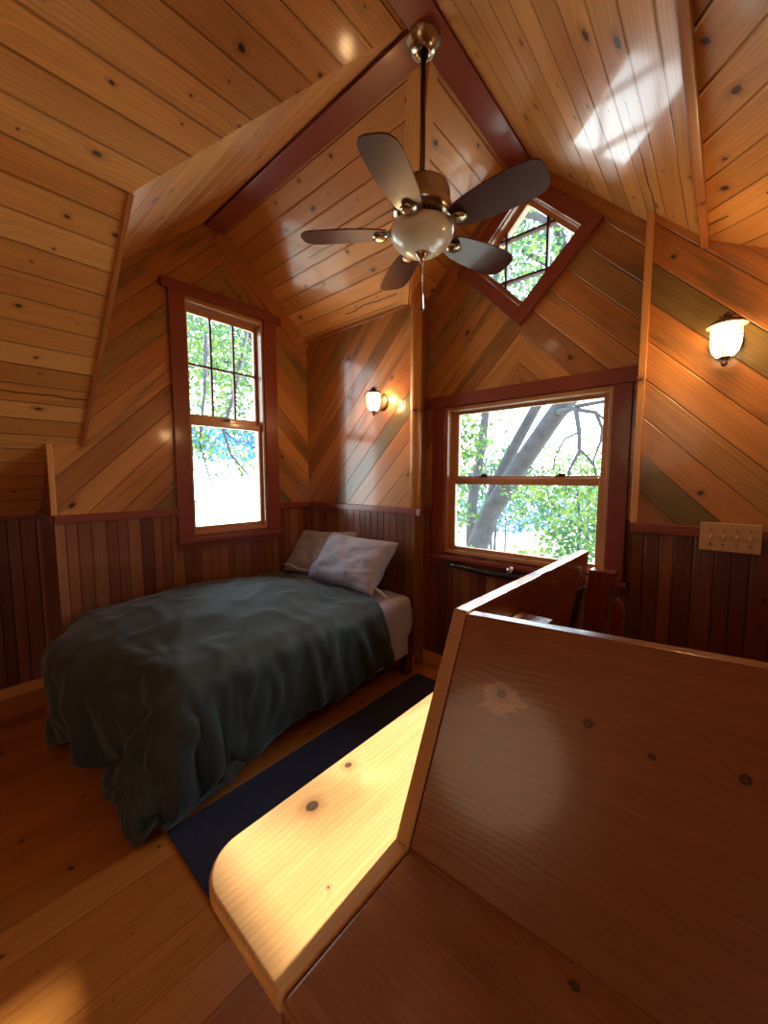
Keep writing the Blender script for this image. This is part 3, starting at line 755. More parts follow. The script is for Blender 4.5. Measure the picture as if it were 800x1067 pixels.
def fabric(name, c1, c2, sc=40, sheen=.2, bm_=.004, rough=.85):
    m, nt, b = newmat(name); tc = nt.nodes.new('ShaderNodeTexCoord'); a = noi(nt, tc.outputs['Object'], 6, 4); w_ = noi(nt, tc.outputs['Object'], sc, 4, .6)
    nt.links.new(mixc(nt, a, c1, c2), b.inputs['Base Color']); b.inputs['Roughness'].default_value = rough
    b.inputs['Sheen Weight'].default_value = sheen; b.inputs['Sheen Roughness'].default_value = .4; bump(nt, b, w_, .35, bm_); return m
lav = fabric('lavender_cotton', lin(184, 188, 222), lin(202, 204, 232))
greyp = fabric('grey_cotton', lin(146, 142, 156), lin(172, 168, 180))
green = fabric('dark_green_cotton', lin(42, 51, 46), lin(52, 63, 58), sheen=.3, rough=.68)
green.node_tree.nodes['Principled BSDF'].inputs['Sheen Tint'].default_value = (.70, .85, 1, 1)  # bluish window light put into the duvet's sheen colour
bm = bmesh.new(); box(bm, -2.865, -1.640, .585, 2.195, .262, .575, 1)
mt = done(bm, 'mattress', lav, bed, .06, 6)
# fitted-sheet gathers
bm = bmesh.new()
for i in range(7):
    y = 2.10 + i * .014; tube(bm, [(-1.639, y - .02, .33 + .01 * (i % 2)), (-1.635, y - .016, .42), (-1.638, y - .022, .50)], .003, 6)
done(bm, 'sheet_gather', lav, mt)

def drape(name, x0, x1, y0, y1, r, topf, drops, mat, N=(110, 120), fold=1.0, thick=.02, headopen=True, flare=.10, seed=0.0, top_only_y1=True):
    """cloth laid over a box whose flat top spans x0..x1, y0..y1; drops=(left,right,foot) lengths past the edge"""
    dl, dr, df = drops; bm = bmesh.new(); nx, ny = N; G = []
    for i in range(nx + 1):
        row = []
        for j in range(ny + 1):
            a = (x0 - dl) + (x1 + dr - x0 + dl) * i / nx; b_ = (y0 - df) + (y1 - y0 + df) * j / ny
            px = min(max(a, x0), x1); py = max(b_, y0); ex, ey = a - px, b_ - py; e = math.hypot(ex, ey)
            n = Vector((ex / e, ey / e, 0)) if e > 1e-6 else Vector((0, 0, 0))
            if e < r * PI / 2: ho = r * math.sin(e / r); dz = r * (1 - math.cos(e / r)); k_ = e / (r * PI / 2)
            else: s = e - r * PI / 2; ho = r + flare * s; dz = r + s * .985; k_ = 1
            z = topf(px, py) - dz
            s_ = max(0, e - r * .5)
            # perimeter coordinate for the vertical folds
            per = (px - py * 1.0) if e < 1e-6 else (px * abs(n.y) + py * abs(n.x) * -1 + math.atan2(n.y, n.x) * .35)
            fo = (math.sin(per * 23 + 2.0 * noise.noise(Vector((per * 3, z * 2.0, seed))) * 2.5 + seed) * .5 + .6 * noise.noise(Vector((per * 9, z * 3.5, seed + 3))))
            amp = fold * min(.045, .010 + s_ * .11) * (k_ if e > 0 else 0)
            P = Vector((px, py, z)) + n * (ho + fo * amp + fold * .02 * noise.noise(Vector((px * 4, py * 4, z * 6 + seed))))
            # wrinkles on top: long creases pulled diagonally plus soft puff
            q = Vector((px * 3.2 + py * 1.6, py * 1.1 - px * .6, seed)); wv_ = noise.noise(q * 1.6)
            rid = (1 - abs(noise.noise(Vector((px * 7 + py * 2.5, py * 3.0 - px * 2, seed + 9))))) ** 6
            rid2 = (1 - abs(noise.noise(Vector((px * 3 - py * 1.0, py * 8, seed + 19))))) ** 8
            P.z += fold * (.018 * wv_ + .012 * rid + .010 * rid2 - .008) * (1 if e < r else .4)
            if e > r: P += n * fold * (.014 * rid)
            if P.z < .016: P.z = .016 + abs(P.z) * .02
            row.append(bm.verts.new(P))
        G.append(row)
    for i in range(nx):
        for j in range(ny): bm.faces.new((G[i][j], G[i + 1][j], G[i + 1][j + 1], G[i][j + 1]))
    o = done(bm, name, mat); smooth(o)
    sm = o.modifiers.new('th', 'SOLIDIFY'); sm.thickness = thick; sm.offset = -1
    sb = o.modifiers.new('sub', 'SUBSURF'); sb.levels = 1; sb.render_levels = 1
    return o
def topf(x, y):
    tx = (x + 2.3) / .6; ty = (y - 1.15) / .85
    return .675 + .035 * max(0, 1 - ty * ty) - .02 * tx - .035 * max(0, -ty) ** 2
# duvet surface: grid of points in half millimetres, each number the difference from its neighbours' prediction
DUV = [
-5348,-21,-41,-45,-45,-45,-45,-35,-27,-26,-26,-25,-20,5,6,-25,-31,-31,-26,10,16,8,8,3,6,13,20,11,-2,-4,0,6,5,5,3,-3,-7,-8,-6,-2,1,3,2,0,-1,-2,-4,-6,-6,-7,-6,-6,-7,-9,-11,-8,-2,3,2,-2,
-7,-6,-3,2,6,6,2,1,2,4,4,6,9,13,14,9,1,-4,-6,-1,3,-2,-4,-4,-2,-4,-7,13,-13,44,-24,-1,0,0,0,2,8,5,8,2,1,-6,-28,-9,33,6,1,2,-6,-9,8,9,8,1,-8,-29,-27,-24,-3,-4,
-5,1,-1,-3,-4,-2,-1,3,1,0,-3,-3,-2,0,3,7,10,11,14,14,13,15,11,5,2,0,-1,1,-1,1,-1,-2,-1,-2,-9,-6,-9,-11,-13,-13,-9,-6,-7,-5,-2,1,2,6,5,1,8,8,5,3,6,8,-29,-19,20,1,
-3,1,0,0,10,4,2,-2,6,3,2,-2,-21,-19,29,-2,5,3,13,1,-27,-24,-20,-25,-4,1,9,-1,0,-1,20,-3,-4,-3,1,6,5,11,3,3,7,1,8,7,4,4,1,-2,-4,-3,-6,1,9,7,2,0,-4,2,6,5,
2,-2,-7,0,0,2,1,-2,-5,-17,-17,-7,-9,-7,-3,1,0,-3,-3,-5,-5,-1,3,6,11,-14,40,20,-1,1,-1,0,5,6,4,0,0,-1,3,4,4,-1,-14,-21,26,-1,13,-22,-57,-18,-8,-2,7,6,12,23,19,23,0,-66,
-2,3,11,11,7,6,-18,-6,-7,-5,-3,-6,-5,-2,2,1,4,6,3,1,1,4,4,0,-6,-6,-2,2,5,3,-4,0,0,3,9,8,13,16,11,0,-20,-4,-1,1,0,-2,-3,-1,4,4,8,-3,-15,-16,32,-2,19,0,0,0,
1,8,5,-1,1,0,1,-1,2,2,5,3,-8,-14,18,-46,-18,30,22,26,-22,-6,-2,2,10,6,-10,-44,29,-4,-3,-9,2,-3,-8,7,3,4,1,13,-8,0,-17,-12,-5,-9,-11,-6,1,-1,-2,-1,-2,-2,1,2,-2,-2,-1,7,
3,3,5,2,3,5,3,13,12,17,1,4,3,3,-3,-4,2,9,10,1,0,2,2,1,0,19,1,-1,0,4,10,2,1,0,2,-1,0,-1,0,1,3,5,-5,-18,10,9,2,-6,-25,19,-5,8,-12,13,-14,-2,32,3,-6,-5,
1,1,5,2,4,-2,-4,-1,-11,-8,-2,7,2,-6,-3,-2,-3,-6,-6,-8,-7,5,10,9,3,4,2,3,-1,5,5,-2,0,3,0,3,1,1,0,4,0,-3,-3,1,-3,-4,-8,-5,-3,-8,4,1,-5,3,19,-1,1,0,22,4,
-2,3,1,-1,0,-1,-2,-1,-2,-1,1,5,1,-2,-5,-4,-11,-1,18,-4,-23,8,-14,-32,-10,15,12,14,16,14,1,-2,1,-10,-14,-1,-6,4,24,1,2,-8,3,2,2,3,0,5,1,-1,1,-1,-3,-6,2,2,1,0,-3,-5,
-3,-2,-6,-5,7,-12,1,5,-6,-7,-1,0,6,14,1,-7,-10,-6,10,3,3,2,-14,20,-1,-1,12,7,4,5,-2,-1,2,1,0,1,-2,1,0,0,2,-1,-2,-5,-8,4,3,-19,12,10,0,-28,33,2,-1,2,2,-3,-5,-10,
4,-3,-7,17,4,1,-7,-11,-3,3,14,2,0,2,0,1,-4,-3,7,-4,-6,0,7,-7,-6,1,-5,1,3,5,-4,4,4,-22,7,6,-6,7,4,-4,2,-7,-8,5,2,2,-2,-5,-1,-2,0,4,19,1,3,11,-4,0,6,3,
3,-1,1,1,-1,2,2,-3,2,2,1,0,0,1,-1,-1,-2,-2,-1,-5,8,-3,2,2,-2,-1,-5,-2,-1,-9,13,2,5,-2,4,4,1,0,-1,-8,-1,0,-2,-1,1,2,6,-3,0,3,-1,0,0,3,-7,6,-1,-2,-4,2,
-5,2,4,1,-10,7,-5,-1,6,-5,1,1,-9,-1,2,4,2,0,1,0,-1,18,1,15,0,0,1,-4,2,3,3,0,2,2,2,-4,3,0,0,1,0,2,-1,0,0,2,-1,0,2,0,-3,2,0,-2,-4,3,0,4,3,-16,
16,-9,7,-2,0,0,1,1,1,0,1,0,0,0,-1,0,0,0,0,1,-4,3,-3,4,-3,0,-1,1,-1,2,-9,9,-2,3,-4,2,1,-3,2,0,-1,3,1,0,-1,-1,0,-1,-2,1,20,16,1,-3,-2,6,5,-2,-6,1,
4,1,1,-1,4,1,-2,0,0,1,1,2,1,0,0,-2,5,0,1,1,-1,0,0,1,-2,1,1,-5,4,-6,6,-6,4,0,0,-1,0,1,0,-1,1,-1,0,2,-1,0,0,0,0,1,-2,1,0,1,-1,-1,-2,0,2,2,
-7,6,2,0,1,-2,1,0,1,1,2,-1,-1,0,1,-2,-1,0,-1,29,9,6,4,-5,-16,7,1,4,-4,0,5,4,1,-2,0,0,-2,1,1,0,1,-6,-3,4,13,1,1,1,0,-2,0,0,0,-1,-1,-2,3,-1,2,-4,
3,-2,0,1,0,0,0,1,0,0,0,0,-1,0,0,0,0,0,0,0,0,0,0,-1,1,1,0,-4,1,3,-5,3,2,0,1,-1,1,1,2,0,0,-1,-2,1,0,-1,0,1,44,3,2,1,0,0,-20,-4,1,8,-2,-2,
7,7,2,-4,0,-2,-1,2,2,-1,-3,10,1,-6,7,0,1,0,0,-5,3,0,-1,-1,1,1,0,0,1,-1,1,0,-1,1,0,0,0,0,0,0,0,0,-1,1,0,0,0,0,-1,1,0,0,0,0,-1,0,2,-1,0,0,
-3,1,1,1,1,0,1,-1,0,0,0,0,-1,1,1,0,0,44,-6,-2,1,7,2,2,-1,-7,-8,0,-2,-6,9,9,5,-3,-2,-2,-2,3,1,1,4,-2,7,0,0,2,-1,0,0,-5,3,0,1,0,-1,0,1,0,1,-1,
0,0,0,0,0,-1,1,0,0,0,0,1,-1,0,0,0,-1,1,0,0,0,0,0,1,-1,0,0,-1,1,0,-1,-1,0,2,0,1,0,0,0,0,1,-1,0,0,2,1,43,1,-1,-1,-5,2,3,1,5,-2,-7,-5,-3,-10,
5,14,6,-2,-4,0,-5,5,2,3,2,5,0,0,0,1,0,1,0,-5,3,0,-1,-2,0,3,0,1,-1,1,0,-1,0,0,0,0,0,0,0,0,0,0,0,0,0,1,0,0,-1,0,0,0,0,2,0,-1,0,-1,-1,1,
1,-1,-2,2,1,0,0,1,0,0,0,-1,0,0,0,48,-1,1,0,0,-2,-2,-2,-3,2,7,-2,-6,-6,-9,-3,14,10,-1,-7,2,-7,9,3,3,3,0,2,0,0,-1,0,0,1,-1,0,0,1,0,-2,2,0,0,-1,0,
1,-1,0,1,0,-1,1,0,0,0,1,-1,0,0,0,0,-1,0,1,0,0,0,0,0,-1,0,0,0,0,0,1,1,-2,0,1,0,0,0,-1,0,0,1,0,1,48,0,-1,-2,-1,1,2,1,-1,-2,-5,3,5,-3,-8,-10,
-9,13,10,2,-6,4,5,-3,8,0,0,2,1,-1,0,-1,0,0,0,0,1,0,2,0,-2,-1,0,1,0,-1,1,0,-1,0,1,-1,0,1,1,-1,0,0,0,0,1,-1,0,-1,0,1,-1,-1,1,0,0,0,1,-1,1,0,
-2,3,-2,1,1,-1,0,1,-1,0,1,0,-1,24,10,7,5,2,-1,-3,-1,1,2,2,0,-4,1,3,-4,-9,-14,13,4,1,4,5,2,1,-1,2,1,-1,1,0,0,0,1,0,-1,1,1,0,-1,-1,-1,1,-1,0,1,0,
0,0,-1,0,0,0,0,0,0,1,0,-1,1,-1,1,0,-1,0,0,1,0,-2,2,0,0,-1,1,-1,-1,2,-1,1,-1,0,2,1,0,0,0,-2,0,0,5,3,6,10,10,10,4,-1,-3,-4,-2,2,6,2,-1,1,0,-5,
-16,6,8,4,4,2,1,0,-1,2,-1,1,0,1,0,-1,0,1,-1,1,-1,0,0,0,0,0,0,-1,0,1,0,0,0,0,0,0,-1,1,0,0,1,-1,-1,1,0,0,0,-1,1,1,0,-1,-1,0,0,0,-1,2,0,-1,
1,0,-1,0,2,1,0,-1,0,0,0,19,-4,-2,-2,1,7,10,9,7,3,-1,-5,-6,0,6,5,1,0,-2,-3,4,3,1,1,0,0,1,-1,1,-1,1,0,0,0,0,0,1,-1,0,0,0,0,-1,1,0,0,1,-1,0,
1,0,0,0,-1,0,-1,1,0,0,0,1,-2,1,1,0,0,-1,0,0,0,0,0,0,0,0,0,0,0,-1,0,2,-1,0,-2,2,0,1,-1,0,50,-2,-7,-8,-8,-11,-5,2,9,14,7,5,1,-4,-9,-3,8,5,0,4,
2,1,1,-1,1,0,0,1,0,0,0,0,-1,1,0,0,-1,1,0,-1,1,-1,1,0,0,1,-1,0,0,-1,0,1,0,0,0,0,-1,1,0,0,0,1,-2,1,1,0,0,-1,0,0,0,0,1,-1,0,-1,1,0,0,0,
0,-1,-2,2,-1,2,0,1,-1,10,14,13,9,4,1,-4,-6,-10,-10,0,4,12,7,4,-3,-11,1,9,5,4,1,-1,0,0,-1,1,-1,0,1,1,1,2,-1,-1,-1,0,-1,0,0,0,1,0,0,0,-1,0,0,0,0,-1,
0,1,1,0,0,0,-1,1,0,0,-1,1,-1,-1,1,0,0,0,1,0,0,-1,0,0,0,0,0,0,1,-2,1,0,0,0,1,0,0,0,-14,-2,8,10,11,11,11,9,4,2,-1,-4,-9,-3,1,4,6,0,4,2,1,1,
0,1,0,1,-1,0,1,0,0,0,1,0,0,0,0,-1,0,0,-1,0,0,0,0,1,0,-1,0,-1,0,1,0,1,1,0,0,-1,-1,0,0,1,0,0,0,-1,0,1,0,-1,0,0,0,-1,1,0,0,0,1,-1,0,0,
0,-1,2,-1,0,0,0,-8,0,-7,-4,-1,0,3,9,19,9,9,8,6,5,1,-1,-2,3,2,2,0,1,0,-1,-1,1,0,1,-1,1,-1,0,-1,0,2,0,0,1,-1,-1,0,0,0,-1,1,0,0,1,-1,1,1,0,0,
0,0,-1,0,0,-1,0,0,1,0,1,0,-1,0,-1,0,0,0,0,0,0,0,1,-1,0,0,0,0,0,-1,1,0,0,0,0,0,20,-2,-1,-2,-2,-1,-2,-5,-9,1,4,6,8,10,16,7,-1,3,2,0,1,0,0,0,
1,-1,0,0,1,-1,0,0,-1,1,-1,1,0,0,0,1,-1,0,-1,1,0,0,0,0,2,1,0,0,0,-1,-1,0,-1,0,1,0,-1,0,0,0,0,1,-1,0,0,0,0,1,0,1,-1,-1,1,0,-1,0,0,-1,1,0,
0,0,1,-1,0,47,3,2,0,1,0,1,-2,-4,-2,-4,-2,-2,-3,-6,4,13,5,0,3,-1,0,0,1,0,0,-1,1,-1,0,1,0,0,0,0,0,-1,0,0,0,1,-1,1,-1,0,0,0,0,0,1,1,-1,-1,0,0,
1,0,0,-1,0,1,-1,0,-1,0,1,0,0,0,1,0,-1,1,0,0,0,-1,0,0,1,0,0,-1,0,0,1,0,0,0,46,-4,-3,0,-1,1,-1,1,1,0,1,1,2,3,2,4,-2,0,2,-1,2,-1,1,0,0,-1,
1,-1,1,0,-1,0,0,0,0,0,1,0,0,-1,0,0,0,0,0,0,0,1,-1,0,0,1,0,-1,0,0,0,0,0,0,1,1,0,-1,0,-1,1,0,0,-1,1,0,-1,0,0,0,0,0,0,0,0,0,0,0,0,0,
0,1,0,53,-1,0,-3,0,-1,1,-2,0,-1,1,1,3,1,1,-2,1,0,1,0,0,1,0,0,-1,1,0,0,-1,0,0,0,0,0,0,0,0,1,0,0,-1,0,0,0,0,0,0,0,0,0,0,0,0,0,0,0,1,
0,0,0,0,0,0,0,-1,0,0,0,1,0,-1,0,0,0,0,0,0,1,0,-1,0,0,1,-1,0,0,0,0,0,52,1,-1,1,0,-1,-2,0,0,1,0,-2,-4,-3,-2,2,8,3,0,1,0,-1,0,0,1,-1,0,0,
0,0,1,0,0,-1,0,1,0,-1,0,0,0,1,-1,0,0,0,0,0,1,-1,0,0,0,0,1,0,0,1,0,0,0,-1,0,0,1,-1,0,0,-1,0,0,1,0,0,0,0,0,-1,0,0,0,0,0,0,0,0,-1,1,
0,-13,4,4,3,0,2,3,4,2,3,-2,5,5,6,8,8,8,3,0,1,-1,1,0,-1,0,1,0,0,0,0,0,-1,0,0,1,0,0,0,-1,1,0,-1,0,1,-1,0,1,-1,0,1,-1,0,0,1,-1,0,0,0,1,
0,-1,1,-1,1,0,0,0,-1,1,0,0,-1,0,0,0,0,0,0,0,0,1,0,-1,1,-1,0,-1,0,1,-43,3,3,4,7,6,6,7,10,9,14,8,7,7,4,2,-2,0,1,0,1,-1,0,1,0,-1,0,0,0,1,
-1,0,0,1,0,0,-1,0,1,0,0,0,0,0,1,0,-1,0,-1,0,1,-1,1,-1,0,1,0,0,-1,0,0,-1,2,-1,0,0,0,1,-1,0,0,0,0,1,0,0,0,-1,1,0,-1,0,0,0,0,-1,1,-1,1,5,
7,8,8,6,7,5,4,2,0,0,-2,-2,-4,3,4,0,1,2,-1,0,1,-1,0,0,1,-1,1,0,-1,0,1,1,0,0,-1,0,-1,1,0,1,0,1,0,0,1,0,-1,-1,-2,0,0,0,0,1,0,0,0,1,-1,0,
0,0,0,-1,1,-1,0,0,1,0,0,0,0,0,0,-1,1,0,0,0,-1,0,0,0,0,0,0,0,52,0,-3,-3,-5,-11,-7,-4,0,2,6,9,8,7,1,-3,1,1,1,1,0,0,1,-1,0,0,1,-1,0,0,1,0,
0,0,-1,0,0,1,-1,1,0,1,0,0,0,0,0,0,0,0,-2,1,-1,1,0,0,0,1,-1,0,0,1,-1,1,0,-1,0,0,1,-1,-1,1,0,-1,0,0,1,0,-1,1,-1,0,0,0,0,0,0,1,-1,28,-4,-2,
0,2,8,9,6,2,2,-4,-4,-3,0,1,3,2,5,1,0,1,0,0,1,-1,0,0,0,1,0,-1,0,0,0,0,0,1,0,0,-1,1,-1,0,0,0,-1,1,1,0,0,0,-1,1,-1,0,0,1,-1,1,0,0,0,0,
0,0,1,1,-1,-1,0,0,-1,0,0,0,0,0,0,0,0,0,1,0,-1,0,0,0,0,0,36,2,3,3,4,4,-1,0,0,1,-2,-3,-4,1,1,3,3,-1,1,3,0,0,-1,0,1,0,0,-1,0,0,0,0,0,0,
1,0,0,0,0,0,-1,1,0,0,0,0,-1,-1,1,0,1,0,-1,0,0,0,0,0,0,1,0,-1,1,-1,1,0,-1,1,-1,0,1,0,0,-1,0,0,0,0,1,-1,0,0,0,0,0,0,0,0,0,45,4,2,1,-1,
-3,-3,-6,-7,-2,5,7,7,1,-2,-7,-13,15,6,4,1,0,1,-1,-1,0,-1,2,-1,0,0,0,0,0,0,0,0,0,0,0,0,0,1,0,0,1,-1,0,-1,0,0,0,1,0,-1,0,0,1,0,-1,0,0,-1,1,0,
0,1,-1,1,-1,0,0,0,1,0,0,0,0,-1,0,0,0,0,0,-1,2,0,-1,0,34,-2,-1,-4,-9,1,6,10,12,5,-1,-6,-8,-10,-10,6,22,-8,8,3,4,1,0,0,0,0,0,-1,1,0,1,-1,1,0,0,0,
0,0,0,0,0,0,-1,1,0,-2,2,-1,0,0,0,1,0,0,1,-1,0,-1,0,1,0,0,0,-1,0,0,0,1,0,0,0,0,0,0,0,0,-1,0,0,0,0,0,0,0,0,-2,2,0,0,8,1,4,8,18,8,3,
-2,-7,-10,-10,-12,1,10,18,9,-3,4,-5,4,3,1,1,1,0,0,0,0,0,1,-1,1,-1,0,0,0,1,0,-1,0,0,0,0,-1,-1,2,-1,1,1,0,1,1,0,0,-1,0,-1,0,-1,0,0,0,0,1,0,-1,0,
0,0,1,-1,0,0,0,-1,0,1,0,0,0,0,0,0,0,0,1,-2,1,0,34,9,6,0,-5,-8,-10,-11,-12,-1,6,18,11,9,2,-2,1,-5,-2,5,1,4,1,2,0,2,-1,0,-1,0,1,-1,0,0,-1,1,0,0,
1,0,-1,0,1,0,0,-1,0,1,0,2,0,-1,-1,0,-1,0,0,0,1,0,-1,0,0,1,-1,1,-1,0,0,0,1,0,0,-1,0,0,-1,0,0,0,1,0,0,0,1,-1,1,-1,0,45,-6,-8,-6,-9,-8,-7,2,14,
12,11,6,2,-1,0,1,-5,-1,6,-15,11,4,1,4,1,1,-1,-1,0,0,-1,2,-1,0,1,0,-1,0,0,0,1,-1,-1,1,1,-1,-1,1,0,1,0,-1,0,-1,1,0,0,0,0,0,1,-1,0,-1,1,0,1,-1,0,
1,3,-1,-2,-1,0,0,0,0,0,0,0,0,0,1,0,0,-1,1,-1,21,-3,-3,-6,-4,2,12,14,9,4,2,0,0,0,-1,-4,0,5,-12,3,3,5,2,2,3,-13,12,-2,0,1,1,-1,1,0,0,0,0,0,1,0,
-1,1,-1,-1,1,0,1,-1,1,-1,-1,1,0,1,0,0,-1,0,0,0,0,0,0,0,0,0,0,1,1,1,0,-2,0,0,-1,-1,1,0,0,-1,1,0,1,0,0,0,0,-1,0,22,-4,-4,1,7,10,9,4,2,1,0,
0,0,-1,-2,0,4,-12,1,2,1,6,4,-12,-2,16,-1,-1,2,0,-1,0,0,0,0,0,0,1,0,0,1,-1,1,-1,-3,3,-2,2,0,0,0,0,0,0,-1,0,1,0,0,0,-1,1,0,-1,1,0,0,1,0,-1,0,
0,-1,0,1,-1,1,0,0,1,-1,1,-1,0,0,0,0,0,1,26,-3,1,6,9,8,1,0,-1,0,0,0,0,-1,0,3,-8,-3,2,1,0,2,5,3,2,1,-2,1,0,1,-1,0,-1,0,0,0,1,0,-1,1,1,1,
-1,1,1,-5,2,-1,1,0,0,-1,0,0,1,0,0,0,0,-1,1,0,0,1,-1,0,0,0,-1,-1,-3,5,0,0,0,1,-1,1,0,0,0,-1,1,-1,0,0,1,0,0,27,1,4,10,6,0,1,-1,0,0,0,-1,0,
-1,2,-4,-7,8,-3,-1,-1,-1,8,5,2,0,-5,4,0,0,-1,0,1,0,0,-1,0,0,1,-1,0,0,2,0,1,2,-1,-1,-2,0,0,0,0,0,0,0,0,0,-1,1,-1,0,0,0,0,0,1,-1,0,1,-1,-3,3,
0,0,1,1,-1,0,0,0,0,0,0,1,0,-1,0,0,28,3,13,4,-1,1,-1,0,0,0,-1,1,-1,2,-1,-8,4,3,0,0,-11,2,0,15,1,0,0,0,0,0,0,0,0,0,0,0,0,-1,-1,1,0,1,-1,1,
0,1,0,0,0,-1,0,0,0,1,-1,0,-1,0,1,0,0,0,0,0,0,1,-2,0,0,-1,1,-1,-1,1,1,1,-1,1,0,0,0,1,-1,0,0,0,0,0,1,31,12,3,0,1,-1,1,0,0,-1,1,0,1,-1,-2,
-2,1,2,2,0,-2,-10,1,-1,11,5,1,0,0,0,1,0,-1,0,0,1,-1,0,0,-1,-1,0,1,0,0,0,1,-1,0,0,0,0,0,-1,1,0,1,-1,0,0,1,0,1,0,0,1,-2,0,-1,0,-1,1,-2,1,2,
0,0,0,0,0,1,-1,0,1,-1,0,1,0,-1,37,9,0,-1,0,1,-1,0,0,1,0,1,0,0,-2,0,2,-3,6,-1,1,-2,-10,-7,-2,4,16,4,1,-1,1,0,1,-1,0,-1,0,0,0,0,-1,-1,0,-1,1,0,
0,1,0,0,-1,1,0,0,0,0,-1,1,0,0,0,0,-1,0,0,1,-1,1,0,0,1,0,2,0,-1,0,0,-1,0,1,-1,0,1,-1,0,1,-1,0,0,38,2,2,2,0,-2,0,-1,-1,1,2,0,1,2,-4,6,2,
1,-3,3,0,0,-1,1,0,-1,-1,3,1,0,1,0,0,0,-2,1,0,0,-1,0,1,0,-2,0,-1,1,0,-1,0,1,1,-2,0,1,-1,0,1,0,0,0,1,0,0,-1,0,-1,2,0,1,-1,1,1,1,0,0,-1,1,
-1,0,-1,1,0,-1,0,1,-1,0,0,1,37,0,3,2,0,-2,-4,-6,-4,6,2,2,2,-1,13,2,0,-1,0,0,0,0,1,1,-1,-2,-6,9,0,1,0,-1,0,-1,2,-1,0,-1,1,-1,0,0,0,0,0,-1,0,0,
1,-1,0,0,0,-1,1,0,0,0,0,1,-1,0,1,1,0,-2,2,-1,0,1,0,0,0,0,0,0,0,1,0,0,-1,0,1,0,-1,0,1,0,-1,49,-15,2,3,1,-6,0,5,6,-11,-3,0,1,1,-2,11,8,2,0,
-1,0,1,0,2,0,0,0,-5,6,0,0,0,-1,1,-1,0,-1,0,-1,1,-1,0,0,0,0,0,0,0,-1,0,0,0,0,0,0,1,1,0,0,-1,0,1,-1,0,0,0,1,0,0,0,-1,1,0,1,-1,0,0,0,0,
0,0,1,-1,0,0,0,0,0,0,53,-11,-6,2,2,6,-2,3,0,2,-5,-5,-6,-2,-2,-1,7,5,7,4,0,-2,1,2,1,0,1,0,0,2,1,0,-2,-1,0,-1,0,0,0,-1,1,0,0,0,-1,0,0,0,0,0,
0,1,0,0,1,0,0,1,0,-1,-1,-1,1,0,0,0,0,0,0,0,0,0,2,-1,1,0,-1,0,0,0,0,-1,1,0,0,0,0,0,0,5,33,8,-8,-3,5,8,0,-6,2,5,0,0,-1,-2,-8,-9,-2,4,7,6,
6,1,-4,-1,4,2,2,2,0,-1,-1,0,0,-1,0,0,-1,1,0,0,-1,1,0,0,-1,0,0,1,0,1,0,1,0,0,0,0,-1,1,-1,0,-1,-1,1,1,0,0,0,1,0,0,0,-2,0,0,0,0,0,0,0,0,
0,-1,1,0,0,-1,1,0,25,2,7,5,5,3,1,-1,-2,2,-2,-1,1,0,0,1,-1,-2,-5,-5,-2,2,5,8,4,-1,1,2,-1,1,-1,-1,1,-1,0,0,0,1,0,0,0,0,0,0,0,0,0,1,-1,0,0,1,
0,1,-2,0,-1,1,-1,2,-1,0,0,0,0,0,0,0,0,1,0,-1,0,0,-1,0,1,0,0,0,0,0,1,-1,0,0,0,-1,0,31,-3,5,-6,-1,1,2,6,12,-2,0,2,0,1,0,0,0,2,-3,-1,6,-2,-4,
-2,0,-1,4,-4,2,0,2,-2,0,0,-1,1,0,0,0,1,-1,1,0,0,0,0,0,0,0,0,0,0,1,-3,2,-1,0,-1,0,0,2,0,0,-1,0,0,0,0,0,-1,0,0,0,0,0,1,-1,0,0,1,0,0,-1,
0,0,0,0,1,0,-26,4,-10,8,4,1,2,-4,-4,0,0,0,1,0,0,0,-2,-8,-3,1,-2,5,14,16,23,6,-6,10,3,0,0,0,0,1,1,0,0,1,0,0,0,0,0,0,0,1,-1,0,0,0,0,0,-2,2,
0,0,0,0,0,0,0,1,0,0,-1,0,0,0,-1,0,0,0,0,0,0,-1,0,0,1,-1,0,0,0,0,0,1,0,-1,0,11,-12,-29,14,-10,-9,-12,-1,1,-1,-1,0,0,0,0,0,0,5,7,12,18,19,12,0,-27,
3,22,-3,10,-11,0,4,0,0,1,1,-1,0,0,0,1,-1,-1,0,0,0,2,1,-2,-1,0,1,0,1,-1,0,0,-1,0,1,0,0,0,0,0,0,-1,1,0,-1,0,0,0,0,0,0,1,0,-1,0,0,0,0,0,0,
-1,0,0,0,22,-56,46,-48,-12,1,5,-1,-4,-1,0,-1,0,0,3,7,11,21,19,13,2,-6,-24,-8,21,16,-13,15,-18,-4,1,0,1,0,0,-1,7,-5,-1,0,0,1,1,0,1,0,-1,-1,1,1,0,0,2,-1,-3,0,
-1,1,0,-1,1,-1,0,0,2,0,-1,-1,1,1,-2,0,0,0,0,0,1,1,-1,-2,0,0,1,0,0,0,0,0,-1,-34,40,-33,42,11,-61,-19,-9,-1,0,5,7,10,14,14,20,14,3,-25,-8,-4,7,17,12,7,-6,4,
-15,-1,-9,-3,-1,13,-12,0,0,8,-8,4,-2,-1,1,-1,0,5,-3,-1,-1,1,0,-1,4,-8,0,12,-9,1,4,-4,0,-1,1,0,0,-2,10,-9,5,-6,6,-4,0,0,0,0,0,-1,4,-5,3,1,-1,3,-4,2,-3,0,
3,-2,49,7,-43,8,-57,66,-45,22,15,19,-8,11,4,1,-2,-3,-3,-9,12,1,-19,-13,8,2,1,-8,-3,2,-9,-6,-1,3,5,-7,1,-1,4,-4,0,2,-1,-1,0,1,6,-3,-3,0,0,1,-1,0,-1,0,1,-1,0,4,
